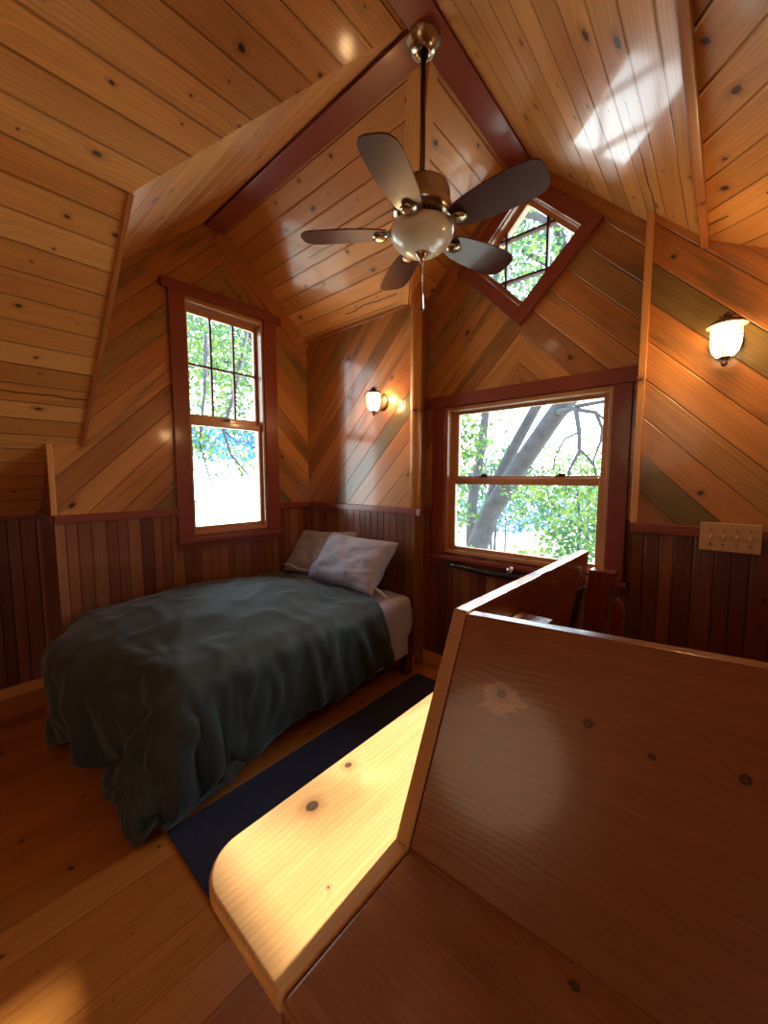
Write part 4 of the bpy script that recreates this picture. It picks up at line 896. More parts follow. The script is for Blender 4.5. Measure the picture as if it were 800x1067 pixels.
-3,-1,1,0,0,0,-1,6,-6,-5,11,-7,2,0,0,0,0,0,-1,-2,2,5,-2,-4,7,-5,0,-1,0,2,-2,-46,-3,69,-51,10,23,52,-18,9,-1,7,-18,8,11,0,-11,-13,9,-20,-17,19,-2,-3,2,0,0,4,-8,-10,
-2,0,4,1,-5,-1,2,1,-1,6,-5,-1,-1,1,1,4,-2,-3,-1,2,-1,0,-3,9,-2,-7,2,2,2,-3,0,-1,1,0,0,-1,4,-3,0,-4,1,2,0,0,1,-1,0,1,-2,4,2,-10,4,5,-3,0,1,0,-2,1,
-23,-4,-32,39,68,-8,15,-4,-22,-6,24,-5,5,-1,-30,12,4,2,-3,13,-16,0,-4,0,-6,2,-3,-10,-8,0,1,5,0,-2,-3,5,-3,-1,6,-10,5,-2,2,2,0,0,-4,-1,4,-1,-1,-1,-1,2,-4,5,2,-1,-4,1,
1,-1,0,3,-2,-2,6,-2,-3,0,1,0,-1,-1,7,-4,-2,0,2,-2,0,2,-2,0,3,-2,0,1,-2,-44,13,13,17,11,6,15,22,-3,-7,-12,1,-15,-19,44,-32,23,-46,27,-14,0,21,0,-1,-8,5,-5,-8,-7,3,0,
5,0,-1,-1,3,-6,1,2,-3,0,0,1,5,-3,-2,-1,0,3,-3,-1,2,1,-2,0,3,0,-1,-2,0,1,0,-1,0,9,-22,23,-5,-4,-1,0,1,-2,0,4,-3,1,0,-1,-1,4,5,-11,4,3,-6,0,5,-2,5,-6,
16,1,-3,-12,7,23,1,4,6,-4,-1,15,-57,35,-48,26,-2,-9,24,-1,2,-3,4,-5,-9,-9,-5,5,0,5,-1,-2,-2,4,-4,2,0,-1,-2,3,3,2,-4,-1,-3,2,2,-5,0,0,6,-3,-3,5,1,-3,-2,3,-1,1,
-2,0,-2,9,-19,8,4,0,0,-1,2,3,-1,-3,0,1,-1,-3,7,-5,-2,4,0,0,-2,2,-1,24,20,-1,-7,0,10,-9,-15,17,-4,-26,27,-29,-25,44,-20,1,6,-21,30,1,0,-3,-10,8,-3,-9,-9,-1,4,0,4,0,
-2,-3,6,-4,5,-6,1,-2,3,4,-1,-2,-2,-2,3,0,-5,3,-2,4,-1,-4,2,0,-2,3,2,-2,3,-4,3,-10,-5,23,-7,-4,1,0,0,5,1,-5,2,3,-6,1,-1,0,-1,1,1,-2,9,-7,0,-2,35,10,4,-6,
1,-2,-4,3,-7,-5,0,-11,12,-10,-8,-19,26,-18,31,-15,5,-1,-13,12,1,-9,-12,-6,2,4,1,3,-2,-2,-1,6,-9,9,-5,0,-1,5,2,-1,-2,-9,5,1,0,0,0,-2,3,0,-1,-5,3,-3,9,-4,1,2,-4,2,
-1,3,0,-8,5,0,0,0,-5,2,0,9,-8,2,-1,1,-2,-1,5,1,-8,6,3,-5,0,41,3,-14,7,0,-6,5,-12,7,-17,11,-21,12,-17,7,6,-12,24,-13,12,-2,-17,16,4,-9,-9,-9,-1,1,3,4,-1,-3,-1,0,
3,5,0,-9,2,0,3,6,-4,-7,-2,4,0,1,0,-1,0,0,0,2,-1,-4,0,5,-2,5,-6,2,-1,6,8,-24,7,8,-7,3,-2,5,-11,2,-1,4,3,-1,1,-2,-2,2,5,-2,-4,6,-7,5,35,-11,14,-5,-2,6,
-5,6,-25,19,-10,7,0,6,-26,21,5,-26,22,11,-33,12,-3,-3,-2,-11,-5,-1,3,2,3,-1,-3,-3,3,1,5,-2,-6,0,1,4,5,-4,-7,1,2,0,-1,5,-4,4,-5,0,3,-1,-3,1,3,-3,0,-2,3,-1,8,-14,
4,3,1,-2,1,-1,1,0,-5,1,5,-1,0,0,-2,1,-6,8,-2,0,4,-4,5,40,3,-12,4,5,-20,0,-9,21,-6,-17,6,-17,25,-3,-10,5,32,-6,-25,32,-28,-4,0,-7,-8,-5,1,3,1,3,-2,-3,-2,3,1,3,
3,-7,-2,3,11,-6,-5,-6,3,2,0,-3,5,2,2,-10,2,2,-1,-1,3,2,-5,1,-4,7,-3,-4,6,-3,2,-1,2,-2,1,-3,6,-4,6,-5,1,-4,3,-1,1,-3,1,-1,-1,9,-6,-5,36,-6,11,-14,-4,13,-13,-23,
-10,4,-4,12,9,3,13,-12,16,0,-27,26,-36,21,1,-2,-6,-12,-1,2,2,0,2,-1,-2,-1,3,1,-5,11,-4,-3,6,4,-6,-6,-2,3,1,-1,-2,2,3,-5,-1,0,3,-1,0,5,-2,-3,1,-1,4,-2,-4,2,0,2,
-1,1,2,-2,-2,0,5,-1,-4,2,-2,0,1,1,0,-4,0,0,9,-4,-1,32,6,-9,9,-24,0,12,4,2,-7,-3,-3,-7,-11,7,28,-4,-26,31,-27,-8,11,3,-1,-38,24,-3,1,1,-4,5,-1,-5,1,18,-40,27,4,-2,
0,7,-2,-8,-4,-1,3,4,-4,-1,0,0,-1,0,0,2,-2,2,2,0,0,-5,5,1,-2,3,-7,2,1,0,5,-11,6,0,1,3,-2,-3,3,-1,-5,4,0,0,-4,2,2,2,7,-8,40,-15,7,-7,16,-13,-14,4,-10,7,
5,-22,15,11,8,-2,1,11,-31,-22,15,6,2,-13,-18,7,15,-3,0,-4,10,-7,-5,3,-22,29,-44,25,3,30,-4,-7,-9,-3,-1,5,0,-3,0,2,-2,-1,-1,3,-1,-2,4,2,-1,1,-7,5,4,-1,-5,-3,4,-1,-4,-3,
9,-2,-2,2,0,0,8,-11,1,1,1,0,0,-1,1,11,-12,3,3,25,10,-8,-4,-12,-2,-3,-3,-6,6,19,-1,13,-13,9,6,-51,8,-8,20,4,-5,3,-14,-7,-3,7,17,1,-10,4,-8,-11,22,-23,-1,-3,-12,63,-6,-4,
-21,-2,-4,7,7,-11,2,1,-2,0,-3,-2,6,-1,-1,6,-3,-10,11,-4,8,-6,-2,-5,3,0,0,-2,5,0,0,-3,1,-2,-2,-1,-2,7,1,-1,1,0,-1,6,-7,-3,5,6,37,-17,10,-7,-14,4,-15,13,6,-6,13,12,
-19,20,1,-63,24,-14,19,3,17,-20,-11,-12,-1,-18,-6,7,14,25,-2,-25,1,1,11,-9,50,-40,-26,32,3,-7,3,10,3,-8,-5,8,-11,4,-1,-5,3,5,-2,0,-1,-5,7,-5,5,-6,-5,0,10,-4,-4,2,1,3,2,-1,
-1,-1,-2,-2,0,3,5,-2,-2,0,1,-1,0,-1,-3,6,7,20,12,-24,20,-29,14,7,-9,6,6,-15,21,-3,6,-31,58,-12,-2,10,-16,3,-8,-27,-39,50,31,-18,4,-10,-15,-34,13,12,11,37,3,-23,6,-59,-28,1,22,4,
8,5,4,8,-17,9,-1,0,-2,9,-7,1,7,-11,-7,1,4,4,-4,3,6,-8,0,2,-8,5,0,0,3,5,-6,-2,-1,1,5,-4,-1,4,-2,-1,-1,-4,1,0,-1,3,28,-6,8,-23,25,-33,23,-10,12,-1,5,-8,23,-12,
26,-20,17,-21,2,19,-30,-2,9,28,-5,-45,20,-3,11,7,-3,-1,0,6,-2,-23,-47,-10,53,-41,-21,-7,7,5,5,5,6,11,-4,-1,2,9,-11,-6,-2,-2,-2,0,-1,-1,-3,-3,-5,-8,12,7,6,7,-6,-3,-3,-1,0,2,
1,1,1,-1,-1,0,0,1,1,0,3,-4,-5,-4,-3,24,-6,-3,-17,23,3,-4,9,-7,3,17,4,-5,18,0,-5,3,0,-60,-38,44,24,3,19,-23,17,11,-1,0,0,2,0,-2,-8,-5,-24,14,-10,-40,6,-13,-22,-4,0,1,
0,-1,0,0,-1,0,0,1,1,0,0,0,0,0,0,1,-1,1,0,-1,0,0,-1,0,0,0,-1,1,0,0,0,-1,1,0,0,0,0,-1,0,0,1,0,0,0,19,-1,-2,5,-18,24,-17,19,12,8,-9,12,3,2,-21,23,
-15,-11,-1,-33,-3,8,-21,-23,43,18,2,6,5,4,4,4,4,2,-15,8,-1,0,0,-1,-7,-29,-40,-13,-7,0,0,0,-1,1,-1,0,0,1,0,0,0,0,0,0,-1,1,0,3,-3,0,0,0,0,-1,1,0,0,0,0,0,
0,-1,0,0,0,0,1,1,-1,0,0,0,0,1042,30,-13,-17,-17,-18,-18,-5,3,2,-3,-9,-24,-37,-35,-20,-7,-1,-32,42,23,14,8,11,14,14,24,43,51,51,49,47,48,49,48,48,48,49,48,48,48,49,48,48,48,48,48,
48,49,49,49,49,49,49,50,48,48,48,49,48,48,48,49,48,50,49,48,49,49,48,47,48,47,47,46,45,45,48,48,47,48,48,48,49,48,47,48,43,29,-2,-46,-2,0,0,0,4,8,5,12,10,10,18,18,0,-15,-15,-14,
4,-31,-8,1,8,14,14,18,15,-1,-13,-2,-3,-3,-4,-1,0,0,0,0,0,-1,0,0,0,2,1,1,1,1,-1,0,-1,-1,-2,-1,0,1,1,1,0,0,1,0,-1,1,-2,-2,-2,-2,-2,-1,1,1,2,3,3,3,2,-1,
-2,0,-2,-4,-2,-1,0,1,0,1,1,-45,-2,-2,0,-1,1,11,4,3,-2,6,9,12,17,21,3,-14,4,4,1,-18,8,22,4,-5,-22,-6,-2,5,-2,0,-1,-4,-1,0,-1,0,0,0,-1,0,-1,0,-2,-1,-1,-2,-2,0,
0,0,1,2,0,-1,0,-1,-1,2,0,0,1,1,-1,0,0,2,1,0,1,-3,-6,-2,0,-1,0,0,0,2,1,2,3,0,-2,-1,-1,-2,-8,17,-49,0,-1,0,1,6,6,5,0,0,-1,3,6,11,18,21,9,-24,16,-20,
35,-13,-17,-17,-3,24,7,6,4,-2,-12,3,-16,1,0,1,0,-1,-1,0,0,0,2,0,0,-3,-1,0,-2,-1,0,-1,-1,1,-1,0,0,0,-3,2,-1,-1,-1,0,-1,0,-1,-1,3,-2,2,4,-1,-6,0,-1,1,0,1,1,
-2,-2,0,-1,-1,1,1,11,3,-50,0,0,0,1,9,6,-1,1,1,0,0,1,4,8,18,21,11,-21,30,-4,16,-6,-21,8,2,-1,-3,-7,-6,5,-35,21,-1,-1,1,-1,1,0,1,0,-2,1,-2,3,0,0,-2,-1,-2,-2,
0,0,-2,0,-1,1,0,0,-2,0,-1,-2,2,3,-2,-1,1,-6,1,-1,-1,1,3,0,0,-1,1,-1,-1,2,0,2,4,1,-1,1,0,-1,-51,0,1,0,6,11,2,2,1,-1,0,0,0,-1,1,5,17,21,33,-3,-7,-5,
4,17,-21,-53,2,-8,-7,-1,4,36,-2,0,0,-4,1,-2,2,1,-1,0,-5,0,-10,3,3,2,4,1,2,0,0,0,-1,0,-1,-1,-2,-2,-1,-1,0,-7,-3,3,0,3,2,-1,1,2,3,2,0,2,3,-1,0,0,0,3,
0,-1,2,0,0,1,-2,-50,0,0,1,28,6,-3,6,1,0,0,-5,-3,-2,-3,-1,1,14,10,-7,-9,-4,-14,1,20,27,-35,5,5,-4,3,1,5,2,1,1,0,1,-1,-3,-4,0,0,1,4,0,2,2,-2,1,-1,0,0,
0,1,0,-2,1,1,1,-1,1,3,6,-2,-2,2,-5,2,1,-2,0,-2,0,0,-2,-2,2,1,1,1,0,0,1,-1,1,1,0,0,-50,1,-1,15,6,8,10,-5,-3,5,3,3,-1,-2,0,0,-2,3,-4,-6,-6,-9,6,3,
-13,10,18,-1,-7,13,1,-1,0,0,-1,2,1,0,0,-3,5,1,1,-2,2,1,-1,-2,1,0,0,0,0,2,-1,-1,2,-1,1,1,-1,2,1,0,2,1,-3,3,-1,-1,0,0,-1,-1,-1,1,0,0,0,0,-1,0,0,-1,
1,1,0,0,1,-50,0,8,12,-3,-2,5,4,6,-2,0,2,1,1,6,-7,5,4,2,4,3,0,-1,-5,-6,-5,1,-4,13,1,1,2,0,-1,1,1,0,2,-2,2,-2,0,1,3,0,-1,-1,0,0,0,1,-1,0,0,0,
1,0,1,0,0,1,-1,-1,0,0,0,4,-2,1,-1,1,0,0,0,0,0,0,0,1,0,-1,-1,1,0,0,0,0,0,0,-50,2,16,2,-1,0,-4,2,4,3,2,2,2,8,-11,5,2,-1,2,3,2,1,-2,2,3,-1,
-1,1,0,0,2,1,1,0,0,0,1,0,-4,3,1,1,-1,0,1,0,-1,2,0,0,0,1,0,-1,1,-1,0,0,0,1,1,0,0,0,0,1,-1,1,-1,3,-2,0,0,-1,1,0,-1,1,0,-2,1,1,0,0,-1,0,
-1,1,0,-50,21,0,-3,-1,6,6,-2,-7,2,3,3,3,-5,10,1,-5,1,1,1,5,6,4,1,-2,-8,9,0,-1,-1,1,0,0,-1,-1,1,0,-3,7,-2,0,-1,1,0,0,0,0,-1,1,0,0,0,0,0,0,1,-1,
0,0,0,1,0,0,0,1,0,1,0,-1,-1,4,-3,0,1,0,-1,1,-1,-1,1,0,0,0,1,-1,-1,0,0,1,41,-7,-11,-13,-30,-15,4,2,3,-5,1,6,7,3,-9,4,1,-4,1,2,0,2,-11,-4,5,31,3,-5,
1,0,-4,-1,0,1,0,-2,-1,2,-1,3,-1,1,-1,0,0,0,1,1,-1,0,0,0,0,0,0,0,1,0,0,0,0,0,0,0,0,1,-1,0,2,0,-1,3,-2,0,-1,0,1,-1,-1,1,0,1,0,-1,0,-1,0,0,
-1,21,-14,-3,-5,7,-15,-28,-3,2,7,-1,0,7,10,9,-12,-2,-2,0,2,2,-1,-8,22,9,-15,9,1,3,-1,1,-3,-1,0,0,-1,0,1,0,-1,2,0,1,0,0,0,0,0,1,0,-1,1,0,0,0,-1,0,1,0,
-1,0,1,1,0,0,-1,0,0,-1,1,1,-1,3,-2,0,1,-1,0,0,-1,1,-1,-1,0,1,1,0,-1,0,19,11,2,0,-10,-2,-7,-23,-15,-9,2,-1,-4,6,10,11,-6,-7,-2,0,5,0,3,5,-4,14,1,0,1,0,
0,2,-2,-1,0,0,0,-1,0,1,0,0,0,0,1,0,-1,0,0,1,0,0,0,0,0,1,0,-1,1,0,0,0,1,-1,-1,1,0,-1,1,0,0,1,-1,1,1,-1,0,0,-1,0,-1,0,0,0,0,0,0,0,0,19,
0,2,3,7,-3,-3,-2,-14,-18,-16,-7,-3,-6,2,13,12,-4,-8,1,-5,7,5,5,3,9,-2,3,-1,1,-1,0,1,-1,1,0,0,-2,0,0,1,0,-1,1,0,1,0,0,0,-1,1,-1,1,0,0,1,0,0,-1,0,1,
1,-2,0,1,0,0,0,0,0,0,0,0,1,-1,1,0,-1,0,0,-1,0,0,0,0,0,0,1,0,-10,-3,6,6,7,7,7,4,5,-3,-18,-20,-13,-8,-6,-1,10,18,-1,-13,1,-7,16,2,8,1,1,3,1,-1,0,-1,
1,1,-1,1,-1,1,0,-1,0,1,0,-1,1,0,0,0,0,0,0,0,-1,1,0,0,0,1,0,1,0,-1,0,0,0,-1,0,2,0,-1,-1,0,1,0,1,-1,0,1,0,-1,0,-1,0,0,-1,-1,1,0,1,6,-7,-13,
-6,-1,3,8,8,8,10,10,-3,-20,-17,-13,-9,-5,9,13,4,-11,4,9,-2,10,0,0,3,0,1,0,0,0,0,1,0,0,-1,0,2,-1,-1,1,1,-1,0,0,0,0,0,0,0,0,0,0,-1,1,0,1,1,0,0,-2,
1,0,-1,1,0,0,0,0,0,0,0,0,0,0,-1,1,0,-1,0,-1,0,1,1,-1,0,-1,42,-10,-10,-14,-12,-9,-9,-2,2,7,10,12,12,-5,-15,-16,-13,-10,9,5,4,5,8,2,3,0,1,2,0,0,0,0,0,1,
0,-1,0,1,0,0,-1,1,0,0,0,-1,0,1,-1,0,0,0,0,0,1,0,-1,1,1,1,0,-2,2,0,-1,0,-1,0,0,-1,2,-1,0,0,1,1,-2,1,0,0,1,-1,0,0,0,0,0,-1,1,47,0,-2,-4,-9,
-14,-13,-13,-10,-9,-3,3,11,15,11,-1,-14,-15,-16,6,10,7,5,4,1,-1,0,4,-1,0,0,1,0,0,-1,1,0,0,0,-1,1,0,0,0,0,0,0,-1,1,0,0,0,0,0,-1,0,0,0,1,0,1,0,-1,0,1,
0,0,-1,0,1,-1,1,-1,1,-1,-1,1,1,1,-1,1,1,-1,-2,1,0,0,0,0,42,3,0,0,0,-3,-6,-9,-14,-12,-14,-11,-8,-2,11,13,12,-1,-10,-10,6,5,2,1,1,2,0,0,1,0,0,0,0,0,1,0,
0,0,0,0,0,0,0,0,0,0,0,0,0,0,1,0,0,-1,1,-1,0,-1,-1,0,1,1,0,-1,0,1,0,0,0,1,-1,0,1,-1,0,1,1,-1,-1,1,0,1,0,2,-4,1,-1,0,0,-6,16,13,10,6,6,1,
0,-3,-10,-9,-14,-16,-14,-15,-3,9,10,-2,8,4,2,4,-1,1,0,1,1,-1,1,0,0,0,0,1,0,0,0,0,0,0,0,0,0,-1,1,0,0,0,1,-1,0,1,0,-1,1,0,-1,-1,0,-1,2,0,0,0,0,0,
0,0,0,1,0,0,0,0,0,0,0,-1,1,1,0,1,-4,2,-1,0,0,0,-52,4,10,12,14,14,14,10,10,6,0,-3,-12,-11,-14,-19,-17,0,16,7,4,4,-1,2,0,0,1,-1,1,-1,1,0,0,0,-1,1,1,0,
0,0,0,0,0,-1,1,0,0,0,0,0,1,0,-1,0,1,0,0,0,0,-2,0,-1,1,0,1,0,0,1,0,-1,0,0,0,0,0,1,0,0,0,1,0,-3,0,3,1,-3,0,0,0,-52,1,-2,-1,2,5,8,11,9,
13,12,12,13,2,-1,-6,-14,-31,6,4,4,2,1,1,0,0,0,0,0,0,1,-1,0,0,0,0,0,0,0,1,0,-1,1,0,0,0,1,-1,0,0,-1,0,1,1,0,0,0,1,-1,0,-1,-1,0,1,-1,1,0,0,0,
1,0,0,0,-1,0,0,1,-1,1,-1,0,1,0,2,-4,2,0,0,-1,-52,-1,2,2,0,0,-1,-3,1,2,5,7,9,10,3,-2,-4,13,3,5,0,0,0,0,0,0,0,0,0,1,-1,1,-1,0,0,0,0,0,0,0,
1,0,0,0,0,0,0,1,-1,0,1,0,0,0,-1,0,1,-1,1,-1,0,0,-1,-1,1,0,1,0,0,0,0,0,0,1,0,-1,-1,1,0,0,-1,1,1,-2,2,-1,0,0,1,-50,0,0,-1,0,-2,-1,1,0,0,0,
0,2,4,13,14,0,13,2,3,1,0,1,-1,0,1,-2,1,0,0,0,0,2,0,0,-1,-1,0,1,-1,0,1,0,0,0,0,1,-1,1,-1,0,1,-1,0,0,1,-1,1,-1,0,0,0,0,0,-1,0,1,0,0,0,0,
0,0,0,1,0,-1,0,0,0,-1,1,-1,1,1,0,0,-1,1,26,-9,-7,-5,-7,-5,-5,-5,-4,-5,-5,-4,-4,-3,-3,4,21,13,1,2,3,0,0,0,1,-1,1,0,-1,0,0,1,-1,0,1,0,0,0,0,1,-1,0,
-1,1,0,0,-1,2,-1,1,0,-1,1,-1,1,-1,1,-1,0,0,0,0,0,1,0,0,-1,1,-1,0,0,1,0,0,-1,0,0,0,0,0,0,0,0,-1,1,1,-1,0,-1,26,6,3,0,1,1,1,-2,-2,-1,0,-1,-3,
-3,-6,-14,-1,-12,8,-2,1,-1,0,1,-1,1,0,-1,1,0,0,-1,1,0,0,0,0,1,0,-1,0,0,0,0,-1,0,0,0,2,0,-1,1,-1,0,0,0,0,0,0,1,-1,0,0,0,1,-1,0,-1,1,0,0,0,0,
0,0,0,1,0,-1,0,0,0,0,1,-1,1,1,-2,-1,-1,-8,1,-11,-1,-1,1,-4,0,-1,0,2,9,8,6,10,-15,3,0,1,0,1,0,-1,1,-1,1,0,0,-1,1,0,0,0,0,0,1,0,-1,1,0,-1,1,-1,
1,-1,0,0,0,0,1,-1,0,0,0,0,0,0,0,-1,1,0,1,0,-1,1,-1,-1,1,0,0,-1,0,1,0,0,-1,0,1,0,0,0,0,0,1,-1,-1,1,1,1,-2,-10,6,-3,-3,-6,3,-1,0,-2,-2,-9,-6,-1,
3,19,14,-2,1,0,0,0,0,0,0,0,0,0,1,-1,1,-1,0,0,1,0,-1,1,-1,1,0,-1,1,-1,0,0,0,-1,0,0,1,0,1,-1,1,-1,0,0,1,-1,0,0,-1,1,-1,1,0,-1,0,1,1,0,-1,0,
0,1,0,-1,0,0,0,1,-1,0,0,2,-2,0,51,1,1,0,-1,-1,1,0,0,-1,1,-2,-1,-2,-6,-11,-19,-11,2,-2,0,0,0,1,-1,0,0,0,0,1,0,-1,-1,1,1,0,0,0,-1,1,-1,1,0,-1,1,0,
0,-1,-1,0,1,0,1,-1,1,-1,0,0,1,-1,0,0,0,0,-1,1,-1,1,0,0,0,0,0,0,0,0,-1,0,1,-1,1,-1,0,0,0,2,-4,4,-1,32,4,4,3,3,3,1,1,1,-1,-5,-6,-7,-9,-8,-9,-5,
4,-5,1,-2,0,0,0,1,0,-1,0,1,0,-1,0,1,0,0,0,-1,0,1,0,0,0,0,0,0,0,0,-1,1,-1,-1,0,1,0,0,0,0,1,-1,0,0,1,-1,0,0,0,0,0,0,0,0,-1,0,0,1,0,1,
-1,0,1,-1,0,-1,0,0,-1,2,-2,1,52,-1,-2,-4,-4,-7,-8,-9,-10,-9,-6,-4,-6,-8,3,12,20,-6,-3,2,-1,1,-1,0,-1,1,0,0,0,-1,1,0,0,1,-1,-1,0,1,0,0,1,-1,0,0,0,0,0,0,
0,0,0,-1,-1,1,-1,1,0,-1,1,0,1,-1,0,1,0,-1,0,-1,1,0,0,0,0,0,0,0,-1,1,0,0,0,0,0,0,0,-1,0,1,0,4,-9,-9,-7,-8,-9,-5,-2,0,2,3,6,11,17,11,9,0,-6,-3,
-3,1,-2,1,-1,0,-1,1,0,-1,0,0,1,1,-1,-1,0,0,1,0,1,-1,0,0,1,-1,0,-1,0,0,1,-1,0,0,0,0,0,0,0,0,0,0,0,0,0,0,0,0,1,-1,0,0,0,0,0,0,-1,1,0,0,
0,0,0,0,0,-1,0,0,1,0,-40,-2,-1,0,1,5,9,8,8,21,14,8,3,2,-2,-5,-9,-14,0,-2,-2,0,-1,0,1,-1,0,0,0,0,-1,0,0,0,0,0,1,0,1,-1,0,0,0,-1,0,0,1,0,-1,0,
0,1,-1,-1,1,0,0,1,-1,0,0,0,1,-1,0,0,0,0,0,0,-1,1,0,0,-1,1,0,0,0,-1,1,0,0,0,0,-1,1,0,-1,-34,2,4,4,7,17,5,4,1,-13,-10,-8,-7,-1,2,5,14,19,-3,-5,0,
0,-1,0,-1,1,-1,0,0,-1,1,-1,0,0,0,1,0,0,0,0,0,-1,0,0,0,0,0,0,0,-1,1,0,0,0,0,0,0,0,0,0,0,0,0,0,0,0,1,-1,-1,0,1,0,0,0,0,0,0,-1,0,1,0,
-1,0,0,0,0,1,-1,0,-23,10,5,4,0,-14,-7,-8,-7,-1,4,8,18,12,15,14,12,-19,-11,-5,-3,-1,0,-2,0,0,0,0,0,0,-1,0,0,0,0,0,0,0,0,0,-1,1,0,0,0,-1,0,1,1,0,-1,0,
0,0,0,0,0,0,0,0,0,0,0,0,0,0,-1,1,1,0,0,-1,1,-1,0,-1,0,0,0,0,0,1,-1,0,-1,2,-1,1,1,-39,-2,0,-3,-4,1,2,8,16,14,16,16,10,8,4,-3,-28,14,-12,-7,-5,-3,0,
-1,0,-2,1,1,-1,0,0,0,0,0,-1,-1,0,0,0,0,1,0,0,0,-1,1,-1,2,-1,0,0,0,1,0,0,-1,1,-1,0,0,0,0,-1,1,0,1,0,-1,0,1,-1,1,-2,1,0,0,0,0,-1,1,-1,0,1,
-1,0,0,1,0,0,-50,-1,1,4,13,15,18,17,13,11,6,3,0,-3,-15,-21,12,-16,13,-7,-6,-1,-3,1,0,-5,1,0,1,0,1,0,-1,-1,1,-1,0,-1,0,0,1,0,0,0,1,0,1,-2,0,0,1,1,-1,0,
-1,0,0,0,0,0,-1,1,0,-1,1,0,0,0,1,-1,0,-1,1,0,-1,1,-1,1,1,-2,0,0,0,0,0,0,1,1,-1,-38,13,16,18,15,11,8,5,2,0,-1,-6,-10,-17,-11,7,-11,23,4,-11,-4,-5,-1,-3,-1,
-5,0,1,1,1,1,0,-1,0,-1,1,-1,0,-1,0,0,1,0,1,0,0,0,-1,0,1,0,-1,1,-1,0,0,-1,1,0,0,0,-1,1,0,-1,0,1,0,-1,0,0,0,0,0,1,0,0,-1,0,0,0,1,0,1,-1,
0,0,0,1,21,11,7,5,3,3,1,-1,-3,-7,-11,-11,-13,-3,5,-4,21,0,-18,26,-15,-8,0,-6,1,-6,0,1,1,1,0,-1,1,-1,1,0,0,-1,-1,0,1,0,1,-1,0,0,0,0,1,0,0,-1,-1,1,0,0,
0,0,0,0,0,0,-1,0,1,0,0,0,-1,1,-1,0,0,0,1,-1,1,0,-1,0,0,0,0,1,2,0,-1,0,-1,45,1,2,2,0,0,-3,-9,-11,-11,-7,-7,0,2,1,17,-1,-20,29,-3,-7,-10,-1,-5,-4,17,-14,
-3,1,-1,0,1,-1,1,-1,0,0,0,0,-1,-1,1,1,0,0,0,-1,1,0,0,-1,0,0,0,0,1,0,-1,0,0,0,1,0,1,-1,0,-1,0,1,0,0,-3,1,2,-1,1,-1,0,1,-1,1,0,0,0,1,0,0,
-1,0,45,3,0,0,-2,-7,-12,-10,-7,-4,-4,0,2,4,11,-1,-19,31,-1,-3,-3,-11,-13,17,1,-24,9,2,0,-3,0,-1,1,-1,0,0,0,0,-1,1,0,-1,-1,2,1,-2,0,-1,0,0,1,0,0,0,1,-1,1,0,
0,1,0,-1,0,-1,1,-1,0,0,1,0,0,-1,1,0,0,0,0,0,-1,1,0,0,0,0,0,0,0,0,0,44,1,0,-3,-10,-13,-8,-3,-2,-2,0,1,4,7,0,-16,26,3,-2,0,-2,-4,-10,-3,-6,-1,4,1,-1,
-4,0,0,-1,1,0,0,-1,0,0,-1,0,0,0,-1,-1,3,0,0,0,-1,0,0,1,0,-1,1,-1,1,0,-1,1,-1,1,0,-1,0,1,0,-2,0,1,4,-4,-1,1,-1,1,0,0,1,-1,0,1,0,0,0,0,0,0,
42,0,-3,-12,-12,-6,-1,-1,0,1,-1,4,3,1,-12,17,10,-10,3,2,3,0,-14,-8,-8,5,2,0,-2,-1,-2,0,1,-1,0,0,1,-1,1,-1,-1,0,0,-1,1,0,1,0,0,0,-1,1,-1,1,0,-1,1,-1,0,1,
-1,1,-1,0,1,0,-1,0,0,-1,0,0,2,-2,0,1,0,0,1,-1,1,0,0,0,0,0,0,0,1,42,-3,-15,-13,-2,2,-1,0,1,0,3,0,1,-6,5,14,-5,-6,1,0,17,-3,1,-31,-5,4,0,-1,0,0,-1,
1,-1,0,1,0,0,1,-1,1,0,-1,0,0,-1,0,0,1,-1,1,1,-1,0,0,0,1,-1,0,0,0,0,0,0,0,-1,0,0,0,1,-1,0,0,0,0,-1,1,0,0,0,1,0,0,0,0,0,0,0,0,-1,40,-14,
-13,1,1,-1,1,1,-1,2,0,0,-3,-1,7,4,-3,-4,-2,-3,5,18,-3,2,-17,-17,-1,0,-1,1,1,-1,1,0,0,-1,0,0,1,0,1,0,-1,0,1,-1,0,0,0,0,-1,1,0,0,0,-1,0,1,0,-1,0,1,
0,0,0,-1,-1,1,0,1,-1,0,-1,1,1,-1,0,1,0,0,0,0,0,0,-1,0,0,0,0,38,-21,4,0,-1,0,0,0,1,-1,-1,-3,-3,2,4,-1,-1,7,-18,4,0,5,18,6,2,-4,-41,0,1,2,0,0,0,
0,0,1,0,0,0,0,0,0,0,1,-1,0,0,0,0,0,0,0,0,0,0,0,1,-1,0,0,0,-1,0,0,1,-1,-1,1,1,0,0,0,0,0,0,0,0,0,0,0,0,0,-1,0,1,0,0,0,0,38,-3,-6,-3,
-1,2,2,2,0,-2,-2,-2,-2,-5,7,-11,-7,-7,14,-7,-3,-6,-11,-1,16,-8,10,-8,0,2,1,1,-1,1,-1,0,0,1,0,0,-1,1,0,0,0,1,-1,0,0,0,0,0,0,-1,1,0,-1,0,0,0,0,0,0,0,
-1,2,1,-1,0,0,1,-1,1,0,-1,0,-1,0,0,0,0,0,1,0,0,0,0,0,1,37,2,-5,-5,0,4,5,6,3,-5,-3,-2,-1,-1,-26,-14,-2,10,-5,3,-2,-5,5,-2,-16,31,9,-24,0,2,0,-1,1,0,0,
1,0,-1,0,1,0,0,0,-1,1,0,0,0,0,0,0,-1,1,0,-1,1,0,0,0,0,0,0,0,0,0,0,1,-1,0,0,0,1,0,-1,1,-1,1,-1,0,0,0,0,0,0,0,0,0,1,-1,14,26,-3,-4,0,7,
